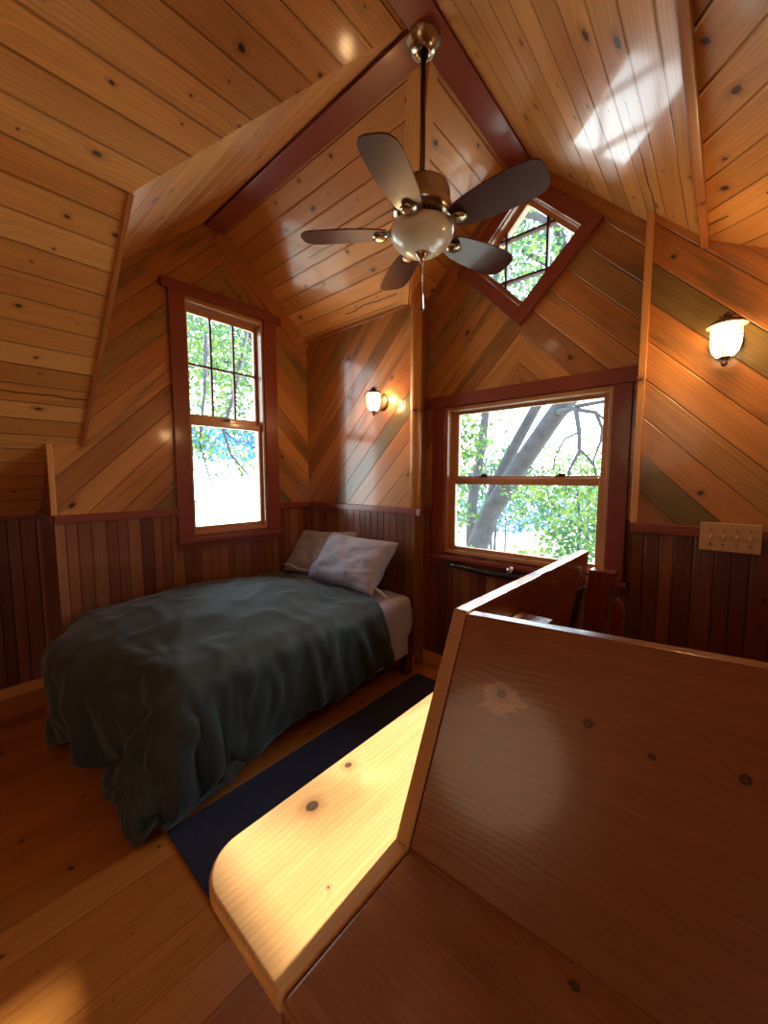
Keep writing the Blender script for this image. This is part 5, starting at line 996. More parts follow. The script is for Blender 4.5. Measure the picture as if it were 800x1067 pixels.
-1,-4,-11,16,3,0,-2,0,1,-11,-17,-15,-5,-4,6,7,4,2,0,-23,3,21,-13,0,0,1,1,-1,2,-1,0,0,1,0,0,-1,1,0,0,0,0,0,0,0,0,0,0,0,0,-1,0,0,0,0,0,0,1,-1,0,0,
1,0,-1,1,0,0,-1,1,-1,1,0,0,0,0,0,0,0,0,0,0,0,0,0,4,26,11,-4,-3,-11,4,-19,5,-7,18,10,7,1,1,2,-5,-8,-15,-14,-16,-5,-2,13,6,6,-9,-3,5,0,-1,1,0,1,0,0,0,
0,0,1,0,0,0,1,0,-1,0,-1,1,0,0,1,-1,0,0,0,0,0,0,0,1,0,-1,0,0,0,0,0,0,0,0,-1,1,0,0,0,0,1,0,0,0,0,-1,0,0,0,0,-1,0,-35,0,50,22,2,-6,-17,-3,
16,-6,-20,2,4,5,7,11,10,2,-3,-7,-8,-15,-16,-20,4,8,7,-2,3,0,3,1,0,0,0,1,0,1,0,-1,0,0,0,-1,0,0,1,0,0,1,1,-1,-1,0,0,0,0,-1,0,1,0,0,0,1,0,0,-1,0,
0,-1,0,1,0,0,0,0,0,0,0,0,0,0,0,0,0,0,0,0,0,-14,-2,-16,5,10,8,10,17,-27,21,11,-1,-1,0,0,-1,3,7,8,4,0,-2,-5,-14,-24,9,-7,-1,0,1,0,1,0,1,0,-1,1,0,-1,
0,0,0,0,0,0,0,-1,1,0,0,1,0,0,-1,0,0,0,0,0,0,0,1,0,0,0,0,-1,0,-1,0,0,1,0,0,1,0,-1,0,0,0,0,-1,1,0,0,0,0,0,0,-45,1,6,-6,-2,2,4,7,20,-7,
1,2,1,2,2,-2,0,1,2,0,8,11,8,9,2,-49,15,10,0,-1,-1,0,0,0,0,0,0,0,0,-1,0,1,-1,0,0,0,1,-1,0,0,0,0,0,0,0,0,0,0,0,-1,-1,0,2,0,-1,0,1,0,0,0,
0,-1,1,1,-1,-1,1,0,0,-1,0,1,0,0,0,0,0,-1,1,33,-6,-60,-18,1,0,0,3,2,-2,1,0,0,0,-1,2,2,8,3,3,-6,-8,-6,-4,12,54,3,-7,-3,-1,0,-3,0,0,-1,1,-1,-1,0,1,0,
-1,1,0,-1,1,-1,-1,0,0,0,-1,1,0,0,0,0,1,0,0,-1,0,-1,0,1,0,0,0,1,0,0,0,-1,0,0,1,0,-1,0,1,0,0,-1,1,-1,0,0,1,0,-32,-22,67,35,-6,-10,-23,-11,-6,9,0,-3,
-1,8,3,-3,-7,-16,-15,-12,-6,7,16,31,27,-1,-15,3,-13,1,-1,0,-1,-1,0,-1,0,0,0,-1,0,1,-1,1,0,-1,0,0,0,0,-2,1,0,0,0,0,0,1,0,0,0,-1,-1,1,0,0,0,0,0,0,0,0,
0,0,0,0,0,1,0,0,0,-1,2,-1,1,0,0,0,-1,-44,11,-20,20,31,9,13,-1,-6,-21,15,1,-3,-14,-13,-12,-13,-6,5,24,21,18,22,2,-8,-23,14,-36,19,0,-1,0,-1,0,0,-1,0,-1,0,0,0,-1,0,
0,0,0,0,1,0,-1,0,-1,0,1,0,0,0,0,0,-1,1,0,0,0,0,0,-1,0,0,0,1,0,0,-1,0,0,0,0,0,0,0,1,0,0,0,0,0,0,1,-45,-18,1,-7,9,14,17,14,7,7,-22,-9,-8,-7,
-3,11,23,12,35,8,5,-1,-10,-14,-23,18,-48,40,1,-3,1,0,-1,-2,0,1,-2,-1,0,1,-1,1,0,0,0,0,0,0,-1,-1,0,1,0,0,-1,0,1,-1,0,1,0,0,1,0,0,-1,0,0,-1,0,0,0,0,0,
1,0,0,-1,0,0,1,0,-1,1,0,1,0,0,-2,-37,20,21,-29,-1,3,-31,-1,4,20,-11,22,18,-7,-8,27,14,14,-41,12,14,-1,-16,-8,0,-42,51,-1,0,-2,1,0,-2,-1,1,0,-1,-1,0,-1,1,0,1,0,-1,
0,-1,0,0,0,0,0,0,0,1,0,0,-1,0,0,0,1,0,0,1,-2,-2,1,1,0,-1,1,0,0,-1,0,0,1,0,0,-1,0,-1,0,2,-1,0,0,1,2,-12,-63,34,-2,12,20,-33,15,-6,15,-25,6,40,-14,-19,
-9,1,75,-7,-21,-57,5,-2,0,51,-3,4,-1,-1,-1,0,0,-2,0,0,0,-1,0,0,0,0,1,0,-1,-1,1,-1,0,0,0,0,0,0,1,0,-1,0,0,0,0,0,-1,1,1,-1,-1,0,1,0,0,-1,1,0,0,0,
0,0,0,0,-1,0,-1,1,0,0,0,0,0,18,-28,10,-34,0,2,25,-2,-36,2,21,-6,0,-3,67,-3,3,-16,-33,-25,12,-4,4,7,23,-2,3,2,-3,0,1,-2,1,-2,0,-1,2,0,-2,-2,1,1,1,-1,-1,1,-1,
0,0,0,0,0,0,0,0,0,0,0,-1,0,0,-1,0,-1,0,2,2,-1,0,0,0,0,0,-1,0,0,0,0,0,0,0,0,1,0,-1,0,0,0,0,-21,34,15,5,-21,-46,-8,49,8,-45,-9,75,15,-1,-51,30,-29,32,
-45,23,-66,49,4,2,9,-4,2,1,-4,2,-1,0,-1,-1,-1,0,1,1,-2,-1,1,1,-2,0,1,-1,0,0,0,0,0,0,0,0,-1,1,0,0,-2,1,0,0,0,-1,-1,3,1,0,-2,0,1,0,0,0,-1,0,0,0,
0,0,1,-1,2,0,-1,-1,0,0,0,-43,-2,0,0,0,11,8,-8,-4,72,-15,-4,-33,11,46,-37,37,-51,36,-65,39,6,-10,10,-5,5,3,-2,-2,2,1,-4,1,-1,0,-1,0,0,1,0,0,-1,-1,-1,2,0,-2,1,0,
0,0,0,0,-1,0,-1,1,1,-1,0,1,0,0,0,-1,-2,1,1,1,0,-1,1,-1,1,0,-1,0,0,0,0,0,2,-1,-1,0,0,0,-1,0,-40,28,-16,-10,9,34,-39,-7,60,-35,53,-52,56,-7,-18,-20,20,19,-66,28,
1,1,6,12,-12,1,2,-3,-1,2,-1,-2,0,-2,1,-2,0,2,1,0,-1,-1,-1,0,1,-1,0,1,-1,0,0,0,-1,1,-1,0,0,0,1,0,0,0,0,-1,0,1,-1,0,1,0,0,-2,0,0,1,1,0,0,0,0,
0,-1,1,-1,0,1,-1,0,0,9,-15,12,-25,-1,18,35,-28,-32,54,-7,6,-30,30,-39,47,-60,24,21,-25,12,3,14,-17,-2,5,-2,-4,1,1,-1,-1,1,-1,0,-3,0,1,1,0,-1,-1,-1,2,-1,-3,2,0,1,-1,1,
0,-1,1,0,-1,-1,1,2,0,0,0,-1,0,0,0,0,-1,0,0,0,1,0,0,0,0,0,0,0,0,-1,0,-1,1,0,0,0,1,0,-27,9,-15,66,-29,-28,30,37,-30,-16,17,21,-9,-29,29,-59,34,-26,-13,64,-17,21,
-19,-20,15,2,-3,-1,0,0,0,1,1,-2,-1,-2,0,-1,1,1,0,-2,-1,0,1,-1,0,0,-1,2,-1,0,0,-1,1,1,0,-1,1,0,-1,0,0,1,0,-1,1,1,-2,0,0,1,0,0,-1,0,0,0,0,0,1,0,
-1,-1,0,1,1,0,1,5,-47,57,2,21,-25,-44,4,60,-31,-18,-2,-18,-4,10,-7,-5,11,47,-41,50,-13,-28,22,0,0,-3,-1,3,-1,1,1,0,-4,-1,0,-1,1,0,0,0,-1,-2,0,0,1,0,-1,1,0,0,0,1,
-1,0,0,0,1,0,-1,0,0,1,0,0,1,0,-1,0,-1,1,-1,1,-1,1,0,0,0,0,0,-1,0,1,-1,0,0,-1,1,0,23,-20,-26,0,26,32,9,-11,-38,25,21,-57,-18,-7,-1,45,-44,2,8,50,-30,22,-9,-2,
7,-1,-3,0,1,1,-1,0,1,-4,1,-2,1,0,0,0,0,-5,3,0,-2,2,0,0,0,-1,1,-1,1,1,0,0,0,-1,0,-1,0,0,2,0,0,0,-1,0,1,0,0,0,-1,1,0,-1,0,0,1,-1,1,0,0,-1,
1,0,-1,-2,1,-13,49,-33,-24,4,14,25,15,1,-16,-41,24,-13,-42,12,7,36,-27,17,-22,34,-13,7,3,3,-4,-1,1,2,-1,-1,1,0,-3,0,0,0,0,-1,0,0,-2,2,-1,-1,1,1,0,-1,1,-1,0,0,0,0,
0,1,0,0,-1,-1,1,-1,1,1,0,0,0,0,1,-2,0,0,0,0,1,0,0,-1,1,-1,0,0,2,0,0,-4,1,0,-25,26,28,-33,-13,4,1,16,-24,-6,-14,15,-3,-4,4,-21,2,44,-20,26,1,-15,10,3,-1,6,
-2,0,0,1,-2,0,0,0,-3,9,-8,-1,-1,0,-2,1,2,-1,-1,0,0,0,1,-1,0,1,0,-1,0,0,-1,0,0,1,1,-1,-1,0,1,0,0,1,0,-1,1,0,0,-1,1,0,-1,0,0,0,1,0,0,0,0,0,
-1,2,-1,2,-31,35,21,-25,-16,-5,-8,-7,-8,4,7,18,-11,-3,25,-22,2,24,6,-4,-17,16,13,-18,-1,10,-1,0,-1,-4,3,0,6,1,-2,4,-21,1,3,1,5,-2,0,-1,1,0,0,-1,0,0,0,0,1,0,-1,0,
-2,0,1,1,0,-1,0,0,0,2,-1,0,0,0,0,0,1,-1,0,1,0,0,0,0,0,-1,1,-1,-3,6,0,0,30,-29,-32,55,15,-8,-28,-49,52,-43,2,0,17,-1,-14,-9,53,-10,4,-3,-1,11,-2,7,-21,1,2,10,
0,-4,-4,3,-3,16,-8,0,-3,14,-26,0,1,4,1,-3,2,1,-1,0,1,0,-1,0,0,0,0,1,-2,1,-1,2,0,-1,1,-1,-1,1,0,0,0,1,0,0,0,0,0,0,0,-1,0,0,0,0,1,-1,0,2,1,0,
0,-5,43,-25,-34,48,-15,-44,9,3,0,-25,2,22,8,-21,32,-4,13,-7,0,-8,23,-10,2,-11,-4,-3,2,4,5,2,-4,0,1,6,3,-9,5,23,-29,-1,1,0,3,0,-1,-1,0,0,0,1,-1,1,-1,0,0,1,0,1,
-1,0,0,0,1,-1,0,-1,0,1,0,0,0,-1,0,0,0,0,1,0,0,0,0,0,0,0,0,1,0,-1,-21,28,31,-18,-34,1,9,-23,1,22,-21,-18,1,16,49,-28,-8,2,-3,-1,-14,-8,76,-50,43,-10,-24,1,-4,-2,
10,3,2,2,-20,-3,13,2,-19,27,-2,-14,1,1,1,1,2,-2,0,1,-1,0,0,1,0,0,1,1,0,-1,-1,2,1,0,-1,-1,-1,0,-1,1,0,0,1,0,0,0,0,0,0,0,0,0,0,-1,0,1,1,-1,0,11,
-42,22,-26,-6,14,24,-8,-36,50,-7,-19,-17,61,-41,19,15,-15,-10,4,16,-43,-6,27,7,-13,20,-1,5,2,-1,1,1,-3,4,1,-21,-2,23,-16,1,12,-12,0,0,0,0,2,1,0,1,1,-1,1,0,0,0,0,0,0,1,
0,1,-2,-2,-1,1,0,1,0,1,0,0,0,0,0,0,0,0,0,-1,0,0,1,0,0,0,1,0,1,27,-41,-9,-25,-1,22,4,29,-9,40,-2,-19,-33,12,14,-2,-1,17,-34,-46,23,-2,17,-5,23,8,-1,0,-1,0,-1,
0,2,7,-15,16,-6,-9,6,-7,-6,10,-1,-3,0,0,0,-1,0,0,0,0,-1,0,0,0,1,0,0,0,1,1,-1,0,1,1,0,-1,0,-1,1,0,0,0,0,0,0,0,0,1,0,0,-1,0,0,0,-1,1,18,-36,12,
9,-25,-19,2,43,-25,-10,39,32,2,-23,27,-40,0,17,-6,-7,-11,-6,-14,5,12,2,4,2,1,1,1,0,-1,0,11,11,1,1,1,1,-1,-17,-20,0,4,0,1,0,0,-1,0,0,0,0,0,0,0,-1,0,0,-1,-1,0,
3,3,0,-1,0,1,-1,0,-1,0,1,0,0,0,0,0,0,0,0,0,1,1,0,-1,0,0,46,32,-20,-6,0,0,1,32,40,41,40,40,37,31,32,36,35,37,332,23,40,46,46,47,47,44,37,22,13,4,8,8,2,1,
3,8,9,9,8,7,8,8,9,10,9,9,9,7,6,3,3,3,3,0,-2,-4,-6,-5,-3,-2,0,1,2,-3,-7,-9,-10,-7,-5,-9,-10,-10,-9,-11,-16,-17,-15,-7,-10,-9,-8,0,3,2,-3,-1,-3,-15,-36,30,-40,4,6,0,
0,16,7,2,1,2,1,3,7,1,-5,-1,-2,-58,25,5,-3,-4,-7,-7,-8,-11,-2,11,6,8,12,17,7,3,-4,-6,-6,-2,0,0,-2,-5,-8,-7,-6,-7,-4,-5,-4,-1,1,4,9,9,8,6,3,-2,-1,-3,-4,-6,-4,-9,
-11,-7,-5,-3,3,6,10,10,12,13,11,4,-7,-3,-4,-6,-18,-13,-8,0,0,0,7,58,-19,3,16,0,0,5,18,2,0,0,1,1,1,3,5,3,-2,0,-59,-1,-2,-4,-13,-5,1,7,7,4,-5,4,2,0,-21,-1,1,2,
1,-1,-1,-2,-3,-3,-3,-1,-2,2,7,6,4,8,2,0,-3,-2,4,4,1,-2,-2,1,3,4,0,-6,-3,1,3,5,4,-1,-7,-11,-4,1,1,-1,2,4,7,9,7,5,-7,-9,-7,-5,-4,18,-26,-5,5,0,0,0,18,5,
2,0,0,-1,1,1,1,3,6,4,-2,-57,-4,-7,-13,4,9,0,-11,-3,-4,-4,2,6,3,1,-1,-2,-4,-2,0,1,3,2,1,2,1,7,6,6,5,8,-3,-4,-1,2,-5,-9,-5,-4,3,3,1,-7,-8,-3,2,6,6,4,
-2,1,-5,2,3,-2,-9,-2,-2,-1,3,4,3,-2,-2,-4,-4,0,1,4,-3,-1,0,0,0,0,9,13,3,-1,0,1,0,0,0,0,2,2,5,4,-60,-9,-2,15,13,1,-37,-9,-6,0,10,5,-4,-9,3,-2,0,4,0,1,
-1,0,-2,0,3,1,0,-1,1,4,6,12,14,8,1,4,5,1,1,-6,-6,-7,-2,-1,-2,-5,-8,6,-4,6,-9,0,-4,-4,-3,2,-1,1,3,1,-1,-3,3,6,19,17,5,-3,-4,-12,8,0,0,0,1,17,7,0,0,0,
0,0,0,0,1,0,0,2,4,-47,7,9,2,-1,-6,41,12,-3,8,-15,8,3,-17,-4,1,-2,2,-10,-6,-4,-6,5,10,7,7,6,-8,-8,-24,-15,-13,-11,-8,-4,-1,-1,0,1,3,6,2,2,1,0,6,13,-5,0,-3,3,
2,6,7,2,1,3,9,8,5,0,3,4,6,1,3,3,4,4,5,-3,0,0,0,8,17,0,0,-1,0,0,0,0,1,0,0,1,-1,2,-9,2,1,1,-2,3,-6,3,19,-2,11,-9,-6,8,5,-2,-7,-19,3,5,0,13,
6,-1,-1,-3,-18,0,-6,11,-2,2,1,-1,0,-11,-4,0,-7,1,3,12,-1,2,5,4,0,3,4,-3,6,4,-5,3,1,0,3,2,-1,-2,-3,-6,-1,2,2,-1,1,2,2,-1,1,0,0,0,27,-2,0,-1,1,0,-1,0,
-1,1,0,0,0,1,0,0,0,-1,0,1,0,3,3,-2,2,13,-18,-6,1,-5,-4,4,13,12,-4,4,4,-17,-7,-3,10,15,1,-1,-17,-1,-3,-2,0,-2,9,4,-14,7,10,0,-15,14,4,-2,7,-1,-1,-4,4,-6,-6,21,
-4,-5,5,-4,-3,2,-4,7,4,-3,-1,-1,2,3,2,1,0,-3,0,0,22,5,1,-1,-1,-1,0,0,0,1,-1,1,-1,-1,1,0,0,-1,0,-1,0,1,2,2,3,6,-11,7,-3,-4,3,3,5,2,0,7,-10,-3,-7,3,
-4,-13,-6,3,2,21,0,1,2,0,0,-4,-13,10,1,-8,3,0,-3,-6,14,-12,-1,5,10,-3,7,-3,-6,-3,16,-8,7,0,-7,6,-3,0,9,1,-1,-3,-2,0,0,0,1,0,11,17,-1,0,-1,0,1,-1,0,1,0,-1,
-2,0,1,0,-1,0,1,-1,0,-1,0,0,0,1,0,2,1,-3,2,5,3,-3,-3,-7,-11,29,-25,17,-11,3,-1,-1,-2,0,-6,0,-1,-2,-1,0,6,2,0,-1,1,-4,12,-11,8,-14,13,0,3,-4,3,-6,18,-20,10,-10,
11,-5,-4,8,-4,1,5,-5,0,2,2,1,-1,-1,0,0,0,28,1,0,-2,-2,0,-1,2,1,0,-1,-1,1,0,0,0,-1,0,-1,0,-2,0,0,-1,0,-8,-2,-2,4,-1,0,-4,-12,-3,0,7,22,-23,26,-14,13,-9,1,
0,0,1,-1,1,0,0,-1,0,-5,5,0,0,0,0,-5,8,-5,2,-5,6,-2,7,3,-5,-10,19,-17,-4,-5,1,7,-6,5,0,-2,2,5,2,2,-10,1,0,0,1,14,5,4,3,1,3,-3,0,1,1,-2,-2,1,0,1,
0,-2,1,0,-1,0,0,-2,0,0,-14,-3,3,-5,-3,10,-12,-4,6,7,8,2,-8,7,-12,17,-12,8,-2,0,-1,-2,1,0,-1,0,0,0,0,1,-1,1,-1,0,1,-2,2,1,1,0,0,-5,-3,15,-4,-9,16,-7,-8,-8,
-6,3,0,1,0,0,-4,-3,-3,18,-9,1,1,0,22,1,0,1,1,1,4,1,-1,-2,0,1,-2,-1,-1,-1,1,0,0,1,-1,1,-2,-6,-3,11,-14,0,-7,1,-7,24,-7,0,5,-1,-3,-2,-1,1,-6,6,-4,2,0,-1,
1,0,0,1,0,0,-1,1,-1,0,0,0,0,0,1,-2,1,1,-1,0,2,1,-7,5,1,-6,12,-3,-2,-6,-7,-3,1,-1,0,0,0,0,-9,9,0,0,0,22,0,0,0,2,0,1,2,1,0,0,0,2,-3,-2,1,0,
0,0,0,0,0,0,-3,1,-9,-4,0,-5,1,1,-10,25,-7,-2,-1,1,1,-1,-1,-1,-1,1,0,1,0,-1,-1,0,-1,-1,1,0,0,0,0,0,0,1,-1,4,-2,0,3,-3,0,0,0,0,2,0,0,-4,5,2,-1,-3,
-7,-5,6,-7,0,0,0,0,0,0,0,0,24,-2,0,0,0,0,1,0,1,1,2,1,0,2,-1,-2,-1,0,0,0,1,-1,2,-5,0,-16,6,-2,-3,0,0,1,-9,23,-10,0,1,6,-1,-8,0,2,5,-8,-1,0,1,0,
0,0,0,0,1,-1,0,1,-1,0,0,0,-4,4,0,-5,5,1,1,-1,1,-1,1,1,0,0,1,2,2,-3,-7,-2,-2,-4,0,0,0,6,-6,0,0,23,-1,0,0,0,1,-1,0,-1,1,1,2,1,1,2,0,-2,-1,0,
1,0,0,1,-2,-5,-5,-2,-3,-1,-1,0,1,1,-7,10,-2,-2,-8,0,14,-6,-2,-5,13,-7,1,-1,0,0,0,0,0,-1,0,1,-1,1,0,0,1,-1,1,-1,0,0,1,0,0,1,6,-6,-1,1,2,0,1,-3,5,-1,
-7,-2,-3,-3,0,9,-15,6,0,0,26,-2,-2,-2,0,1,1,0,0,0,0,0,1,2,2,1,1,-2,1,-1,1,0,-4,3,-10,0,0,-6,-1,0,0,0,1,0,-3,2,-1,1,0,-6,6,-2,2,-7,6,-1,0,0,0,0,
0,0,0,0,0,0,0,0,0,0,0,-1,1,4,-2,-2,-1,8,-7,2,-1,1,0,-1,1,1,10,-9,3,-6,0,-3,-6,7,-16,9,0,0,0,27,1,-1,-1,-2,-1,0,-1,0,0,0,0,0,1,1,1,2,4,-3,1,-1,
-2,-5,-4,-4,4,-3,-4,2,-3,1,2,-2,-1,0,0,0,-1,0,0,-1,2,-4,1,1,0,0,0,0,1,0,-1,1,0,-1,7,-6,0,0,-1,8,-8,0,-3,10,-6,0,-6,15,-16,7,1,1,-1,0,9,-16,12,-5,1,0,
-3,-2,-12,7,0,0,0,0,26,0,1,0,1,-2,-1,-1,-2,-1,0,1,1,-1,1,1,1,0,4,0,-1,-4,-6,-5,-2,1,0,-7,5,0,0,-2,0,1,0,-2,0,0,1,-1,-1,0,1,0,0,0,0,0,-1,-1,0,1,
-1,1,7,-13,5,1,-1,1,1,0,0,0,-8,14,-6,0,-7,8,-1,3,-4,2,7,-17,11,-3,4,0,1,1,-2,-7,-3,0,0,0,0,27,0,0,0,-1,0,0,-1,1,0,-1,-2,-1,0,0,1,-1,1,0,2,-1,-5,-3,
-3,-2,-1,-1,-3,2,2,-2,-1,1,-1,0,0,0,0,-1,0,0,0,0,1,-1,0,-1,0,1,0,0,0,0,0,-7,14,-7,-1,1,0,-2,1,2,-1,1,-5,4,0,-2,1,2,-4,4,0,-5,6,-2,1,2,-1,1,1,1,
7,-14,2,-6,0,0,16,5,2,2,0,1,-2,2,1,0,0,-1,-2,-1,-2,0,1,0,1,-1,-5,0,-5,1,-3,-1,-1,0,0,-2,1,1,-1,-1,0,0,1,-1,-1,0,1,0,-1,-1,1,0,1,-1,1,3,4,-1,-3,-4,
-1,-7,12,-4,1,-1,-3,4,-2,1,-1,-2,4,-1,1,0,0,0,0,-1,-1,2,1,-1,0,2,-1,9,2,-17,15,-14,-2,0,0,0,2,4,4,5,3,4,2,2,1,-1,0,-1,-1,0,-2,-1,2,1,-4,-4,-7,2,-2,-1,
0,-1,1,-1,-1,0,0,-1,0,0,1,-2,1,0,0,0,-1,0,0,0,0,0,1,-2,-3,-4,0,4,4,1,-1,-4,4,-1,1,-3,4,0,-1,1,0,-1,1,0,-1,0,1,1,0,-1,0,1,0,0,1,7,-15,0,9,0,
-9,1,0,0,-1,0,0,1,1,2,3,3,4,3,3,3,3,0,0,-1,0,-4,-1,-3,-3,-3,-1,-2,0,-2,1,-1,0,0,1,5,-6,0,0,-2,1,0,0,0,-1,0,1,0,0,0,0,-1,1,4,3,1,-3,-4,-1,1,
-1,0,0,0,-1,0,0,1,-1,1,0,0,-1,2,0,-1,-1,6,-4,0,-1,2,0,-1,-1,2,-1,10,-19,8,-3,-1,0,-1,0,0,0,0,0,0,1,0,2,2,3,2,4,1,-1,-2,4,-2,-3,-1,0,-2,-1,1,0,-2,
-1,0,0,0,-4,13,-2,-5,-1,-1,-1,1,-1,1,0,0,0,-1,0,0,1,-1,-4,-3,0,2,3,1,0,1,0,1,-1,1,-1,0,0,1,-1,0,0,1,-1,0,0,1,-5,4,0,1,-1,1,0,-4,5,7,-14,8,-2,0,
-4,0,2,0,-1,0,0,0,0,-1,-1,-1,1,0,2,2,4,5,0,3,-3,-4,-1,0,-3,1,-2,0,1,0,-1,1,-1,-3,-7,3,4,2,1,0,-1,1,-1,1,0,-1,0,0,0,0,1,0,-1,0,1,0,0,-1,0,0,
-1,1,1,0,4,5,-3,-5,-1,0,-1,1,0,0,0,0,1,-1,0,1,0,-1,0,4,-9,5,1,1,-2,-3,0,5,0,0,0,-1,0,0,0,-1,-1,0,0,0,1,0,2,9,-4,0,-1,-4,0,0,-1,0,-1,0,0,0,
0,-1,0,1,-1,0,0,0,1,-1,0,0,0,0,0,0,1,0,-1,-1,0,1,0,0,0,0,1,-1,0,0,0,-1,1,-4,-6,4,5,1,0,0,0,0,1,-1,0,0,1,0,-1,1,0,0,-3,3,1,1,-1,-2,-2,0,
6,0,2,-1,1,2,0,-1,0,0,-1,0,1,-1,-1,0,0,4,-7,0,-1,0,-1,1,-1,1,-1,0,1,-1,0,0,0,0,0,0,0,-1,1,0,0,-1,0,0,1,-1,0,0,1,0,0,0,-1,0,0,0,1,0,0,0,
-1,0,1,0,-1,0,1,-1,1,-1,0,1,0,0,-1,1,0,0,0,1,-1,0,1,-1,0,4,1,-7,0,6,-1,-1,-2,0,0,0,-1,0,0,0,1,1,1,1,0,-1,1,-1,-1,-1,-1,2,-1,-1,0,0,0,0,0,0,
0,0,0,0,0,0,0,0,-1,1,0,0,0,0,0,-1,1,0,0,0,-1,1,0,0,0,-1,1,0,0,0,0,-1,1,-1,1,-1,2,-1,0,1,-1,0,0,0,0,-1,1,-1,0,1,0,0,1,-1,-3,-2,4,0,6,0,
-2,1,0,-3,0,1,-1,1,0,-1,-1,0,0,1,2,-6,3,1,0,0,-1,0,0,0,0,0,0,0,-1,1,0,-1,0,1,0,-1,0,1,0,0,-1,1,-1,0,1,-1,0,0,0,1,-1,1,0,-1,1,-1,1,-1,1,-1,
1,0,0,-1,1,-1,0,1,-1,0,0,0,1,0,0,0,0,0,0,0,0,0,0,1,7,-7,-2,12,0,0,1,-2,0,-1,0,0,0,0,-1,-2,-1,-1,-4,-5,3,-1,0,1,-1,0,1,0,0,0,0,0,0,1,0,-1,
1,0,-1,0,1,0,0,-1,0,1,0,0,0,0,0,0,0,0,-1,1,-1,0,1,-1,1,-1,1,-1,1,-1,0,1,0,0,0,0,-1,0,1,0,0,-1,0,1,-1,0,1,-1,0,0,0,0,4,-12,17,-8,5,1,1,0,
2,0,1,0,0,-1,-1,-2,-1,-4,-2,-3,0,-3,4,0,0,2,0,-1,1,0,1,-1,0,1,-1,0,1,-1,0,0,0,0,0,0,0,1,-1,0,0,1,-1,0,0,0,0,1,-1,0,0,0,1,-1,0,0,1,-1,1,-1,
0,0,0,0,0,0,0,0,0,0,1,-1,0,0,1,-1,0,0,0,0,0,-5,5,-9,10,10,-2,-1,-1,-3,-1,-3,-3,-3,-2,-2,-1,-2,-2,0,4,3,4,2,0,1,0,-1,1,0,0,0,1,-1,0,0,0,0,1,0,
0,0,0,0,-1,1,-1,1,-1,1,-1,1,0,-1,1,0,0,0,0,0,0,-1,1,0,0,-1,1,-1,1,-1,1,0,-1,1,0,0,-1,0,0,0,0,0,0,0,-1,1,0,-1,0,1,-1,1,2,0,-9,-2,-3,-2,-1,-4,
-1,0,1,-1,1,0,2,6,2,1,-1,0,2,2,1,0,2,0,1,0,0,0,1,-1,1,0,-1,1,-1,0,0,1,0,1,-1,0,0,0,-1,1,0,1,0,-1,0,-1,1,0,0,0,0,0,0,0,1,-1,0,0,1,-1,
-1,1,0,0,1,-1,0,0,0,0,0,0,-1,1,-1,1,-1,0,-1,0,2,2,0,-21,-1,0,0,0,3,1,2,1,3,2,3,0,-1,0,-1,-2,0,0,1,4,0,2,-1,2,0,-1,1,-1,0,1,-1,1,-1,2,0,-1,
0,0,0,0,1,-1,1,0,-1,0,0,0,1,-1,1,-1,0,0,0,1,-1,1,-1,0,0,0,0,0,1,-1,0,0,1,-2,1,0,0,0,0,-1,1,-1,0,1,-1,0,0,0,2,1,1,0,-20,1,2,0,2,2,2,0,
0,-1,0,-2,0,-1,-1,1,0,-1,2,5,2,0,1,1,-1,0,1,0,1,0,0,1,-1,0,0,0,1,0,0,0,0,-1,1,0,1,-1,0,-1,1,-1,2,-1,1,0,0,0,-1,0,-1,1,0,0,0,0,0,-1,1,0,
1,-2,1,-1,0,1,-1,0,1,-1,0,0,0,-2,1,0,2,0,2,1,0,-16,2,1,2,-1,-1,-1,-1,-1,0,-1,1,0,0,0,-1,-1,-4,2,4,1,4,1,2,1,1,0,1,0,0,0,1,-1,1,-1,1,0,-1,1,
0,0,0,0,0,-1,9,-7,0,0,0,-1,0,0,0,0,0,0,0,1,-1,0,1,0,-1,0,0,0,0,-1,1,0,0,1,-2,0,0,0,0,0,0,-1,0,0,-2,-4,15,-4,1,0,-17,1,0,-1,1,-1,-1,1,0,0,
-1,0,0,1,0,-2,-3,1,-1,2,7,2,1,3,-1,7,-5,-1,1,0,0,0,2,-1,0,0,0,1,-1,0,1,0,0,2,7,-17,11,-3,0,0,0,0,0,0,0,-1,1,0,-1,1,0,-1,0,1,-1,1,0,0,-1,0,
0,1,-2,0,1,1,-2,0,0,0,-1,1,0,-1,0,-9,22,-6,0,-14,-1,-1,0,-1,0,0,-1,1,-1,1,-1,0,-1,-1,-3,2,-1,-1,3,3,4,3,0,1,7,-6,0,0,2,0,-1,0,1,1,-1,0,0,0,0,0,
0,1,-2,-7,13,-7,3,-1,0,0,1,0,0,0,0,0,0,0,0,-1,1,0,0,1,-1,-1,0,0,0,1,-2,1,1,-1,-2,1,0,1,-2,0,0,2,-3,0,7,-9,15,-4,-16,-2,0,0,0,0,1,0,0,0,0,-1,
-1,-3,-2,3,-2,1,0,-2,2,4,3,5,-2,7,-4,2,-1,1,-1,0,1,0,1,-1,0,0,1,0,0,0,0,-1,1,-3,3,0,1,0,-1,0,0,0,0,0,0,1,-1,0,1,-1,1,-1,0,-1,1,0,1,0,-2,1,
0,0,-1,0,0,0,-2,0,1,1,0,8,-1,0,0,-4,4,-20,1,0,1,0,1,0,0,0,-1,-2,0,-3,0,0,-1,3,-1,0,-4,0,7,1,8,-1,6,-2,-7,4,3,-2,2,-1,-1,-1,3,0,-1,0,0,1,1,-1,
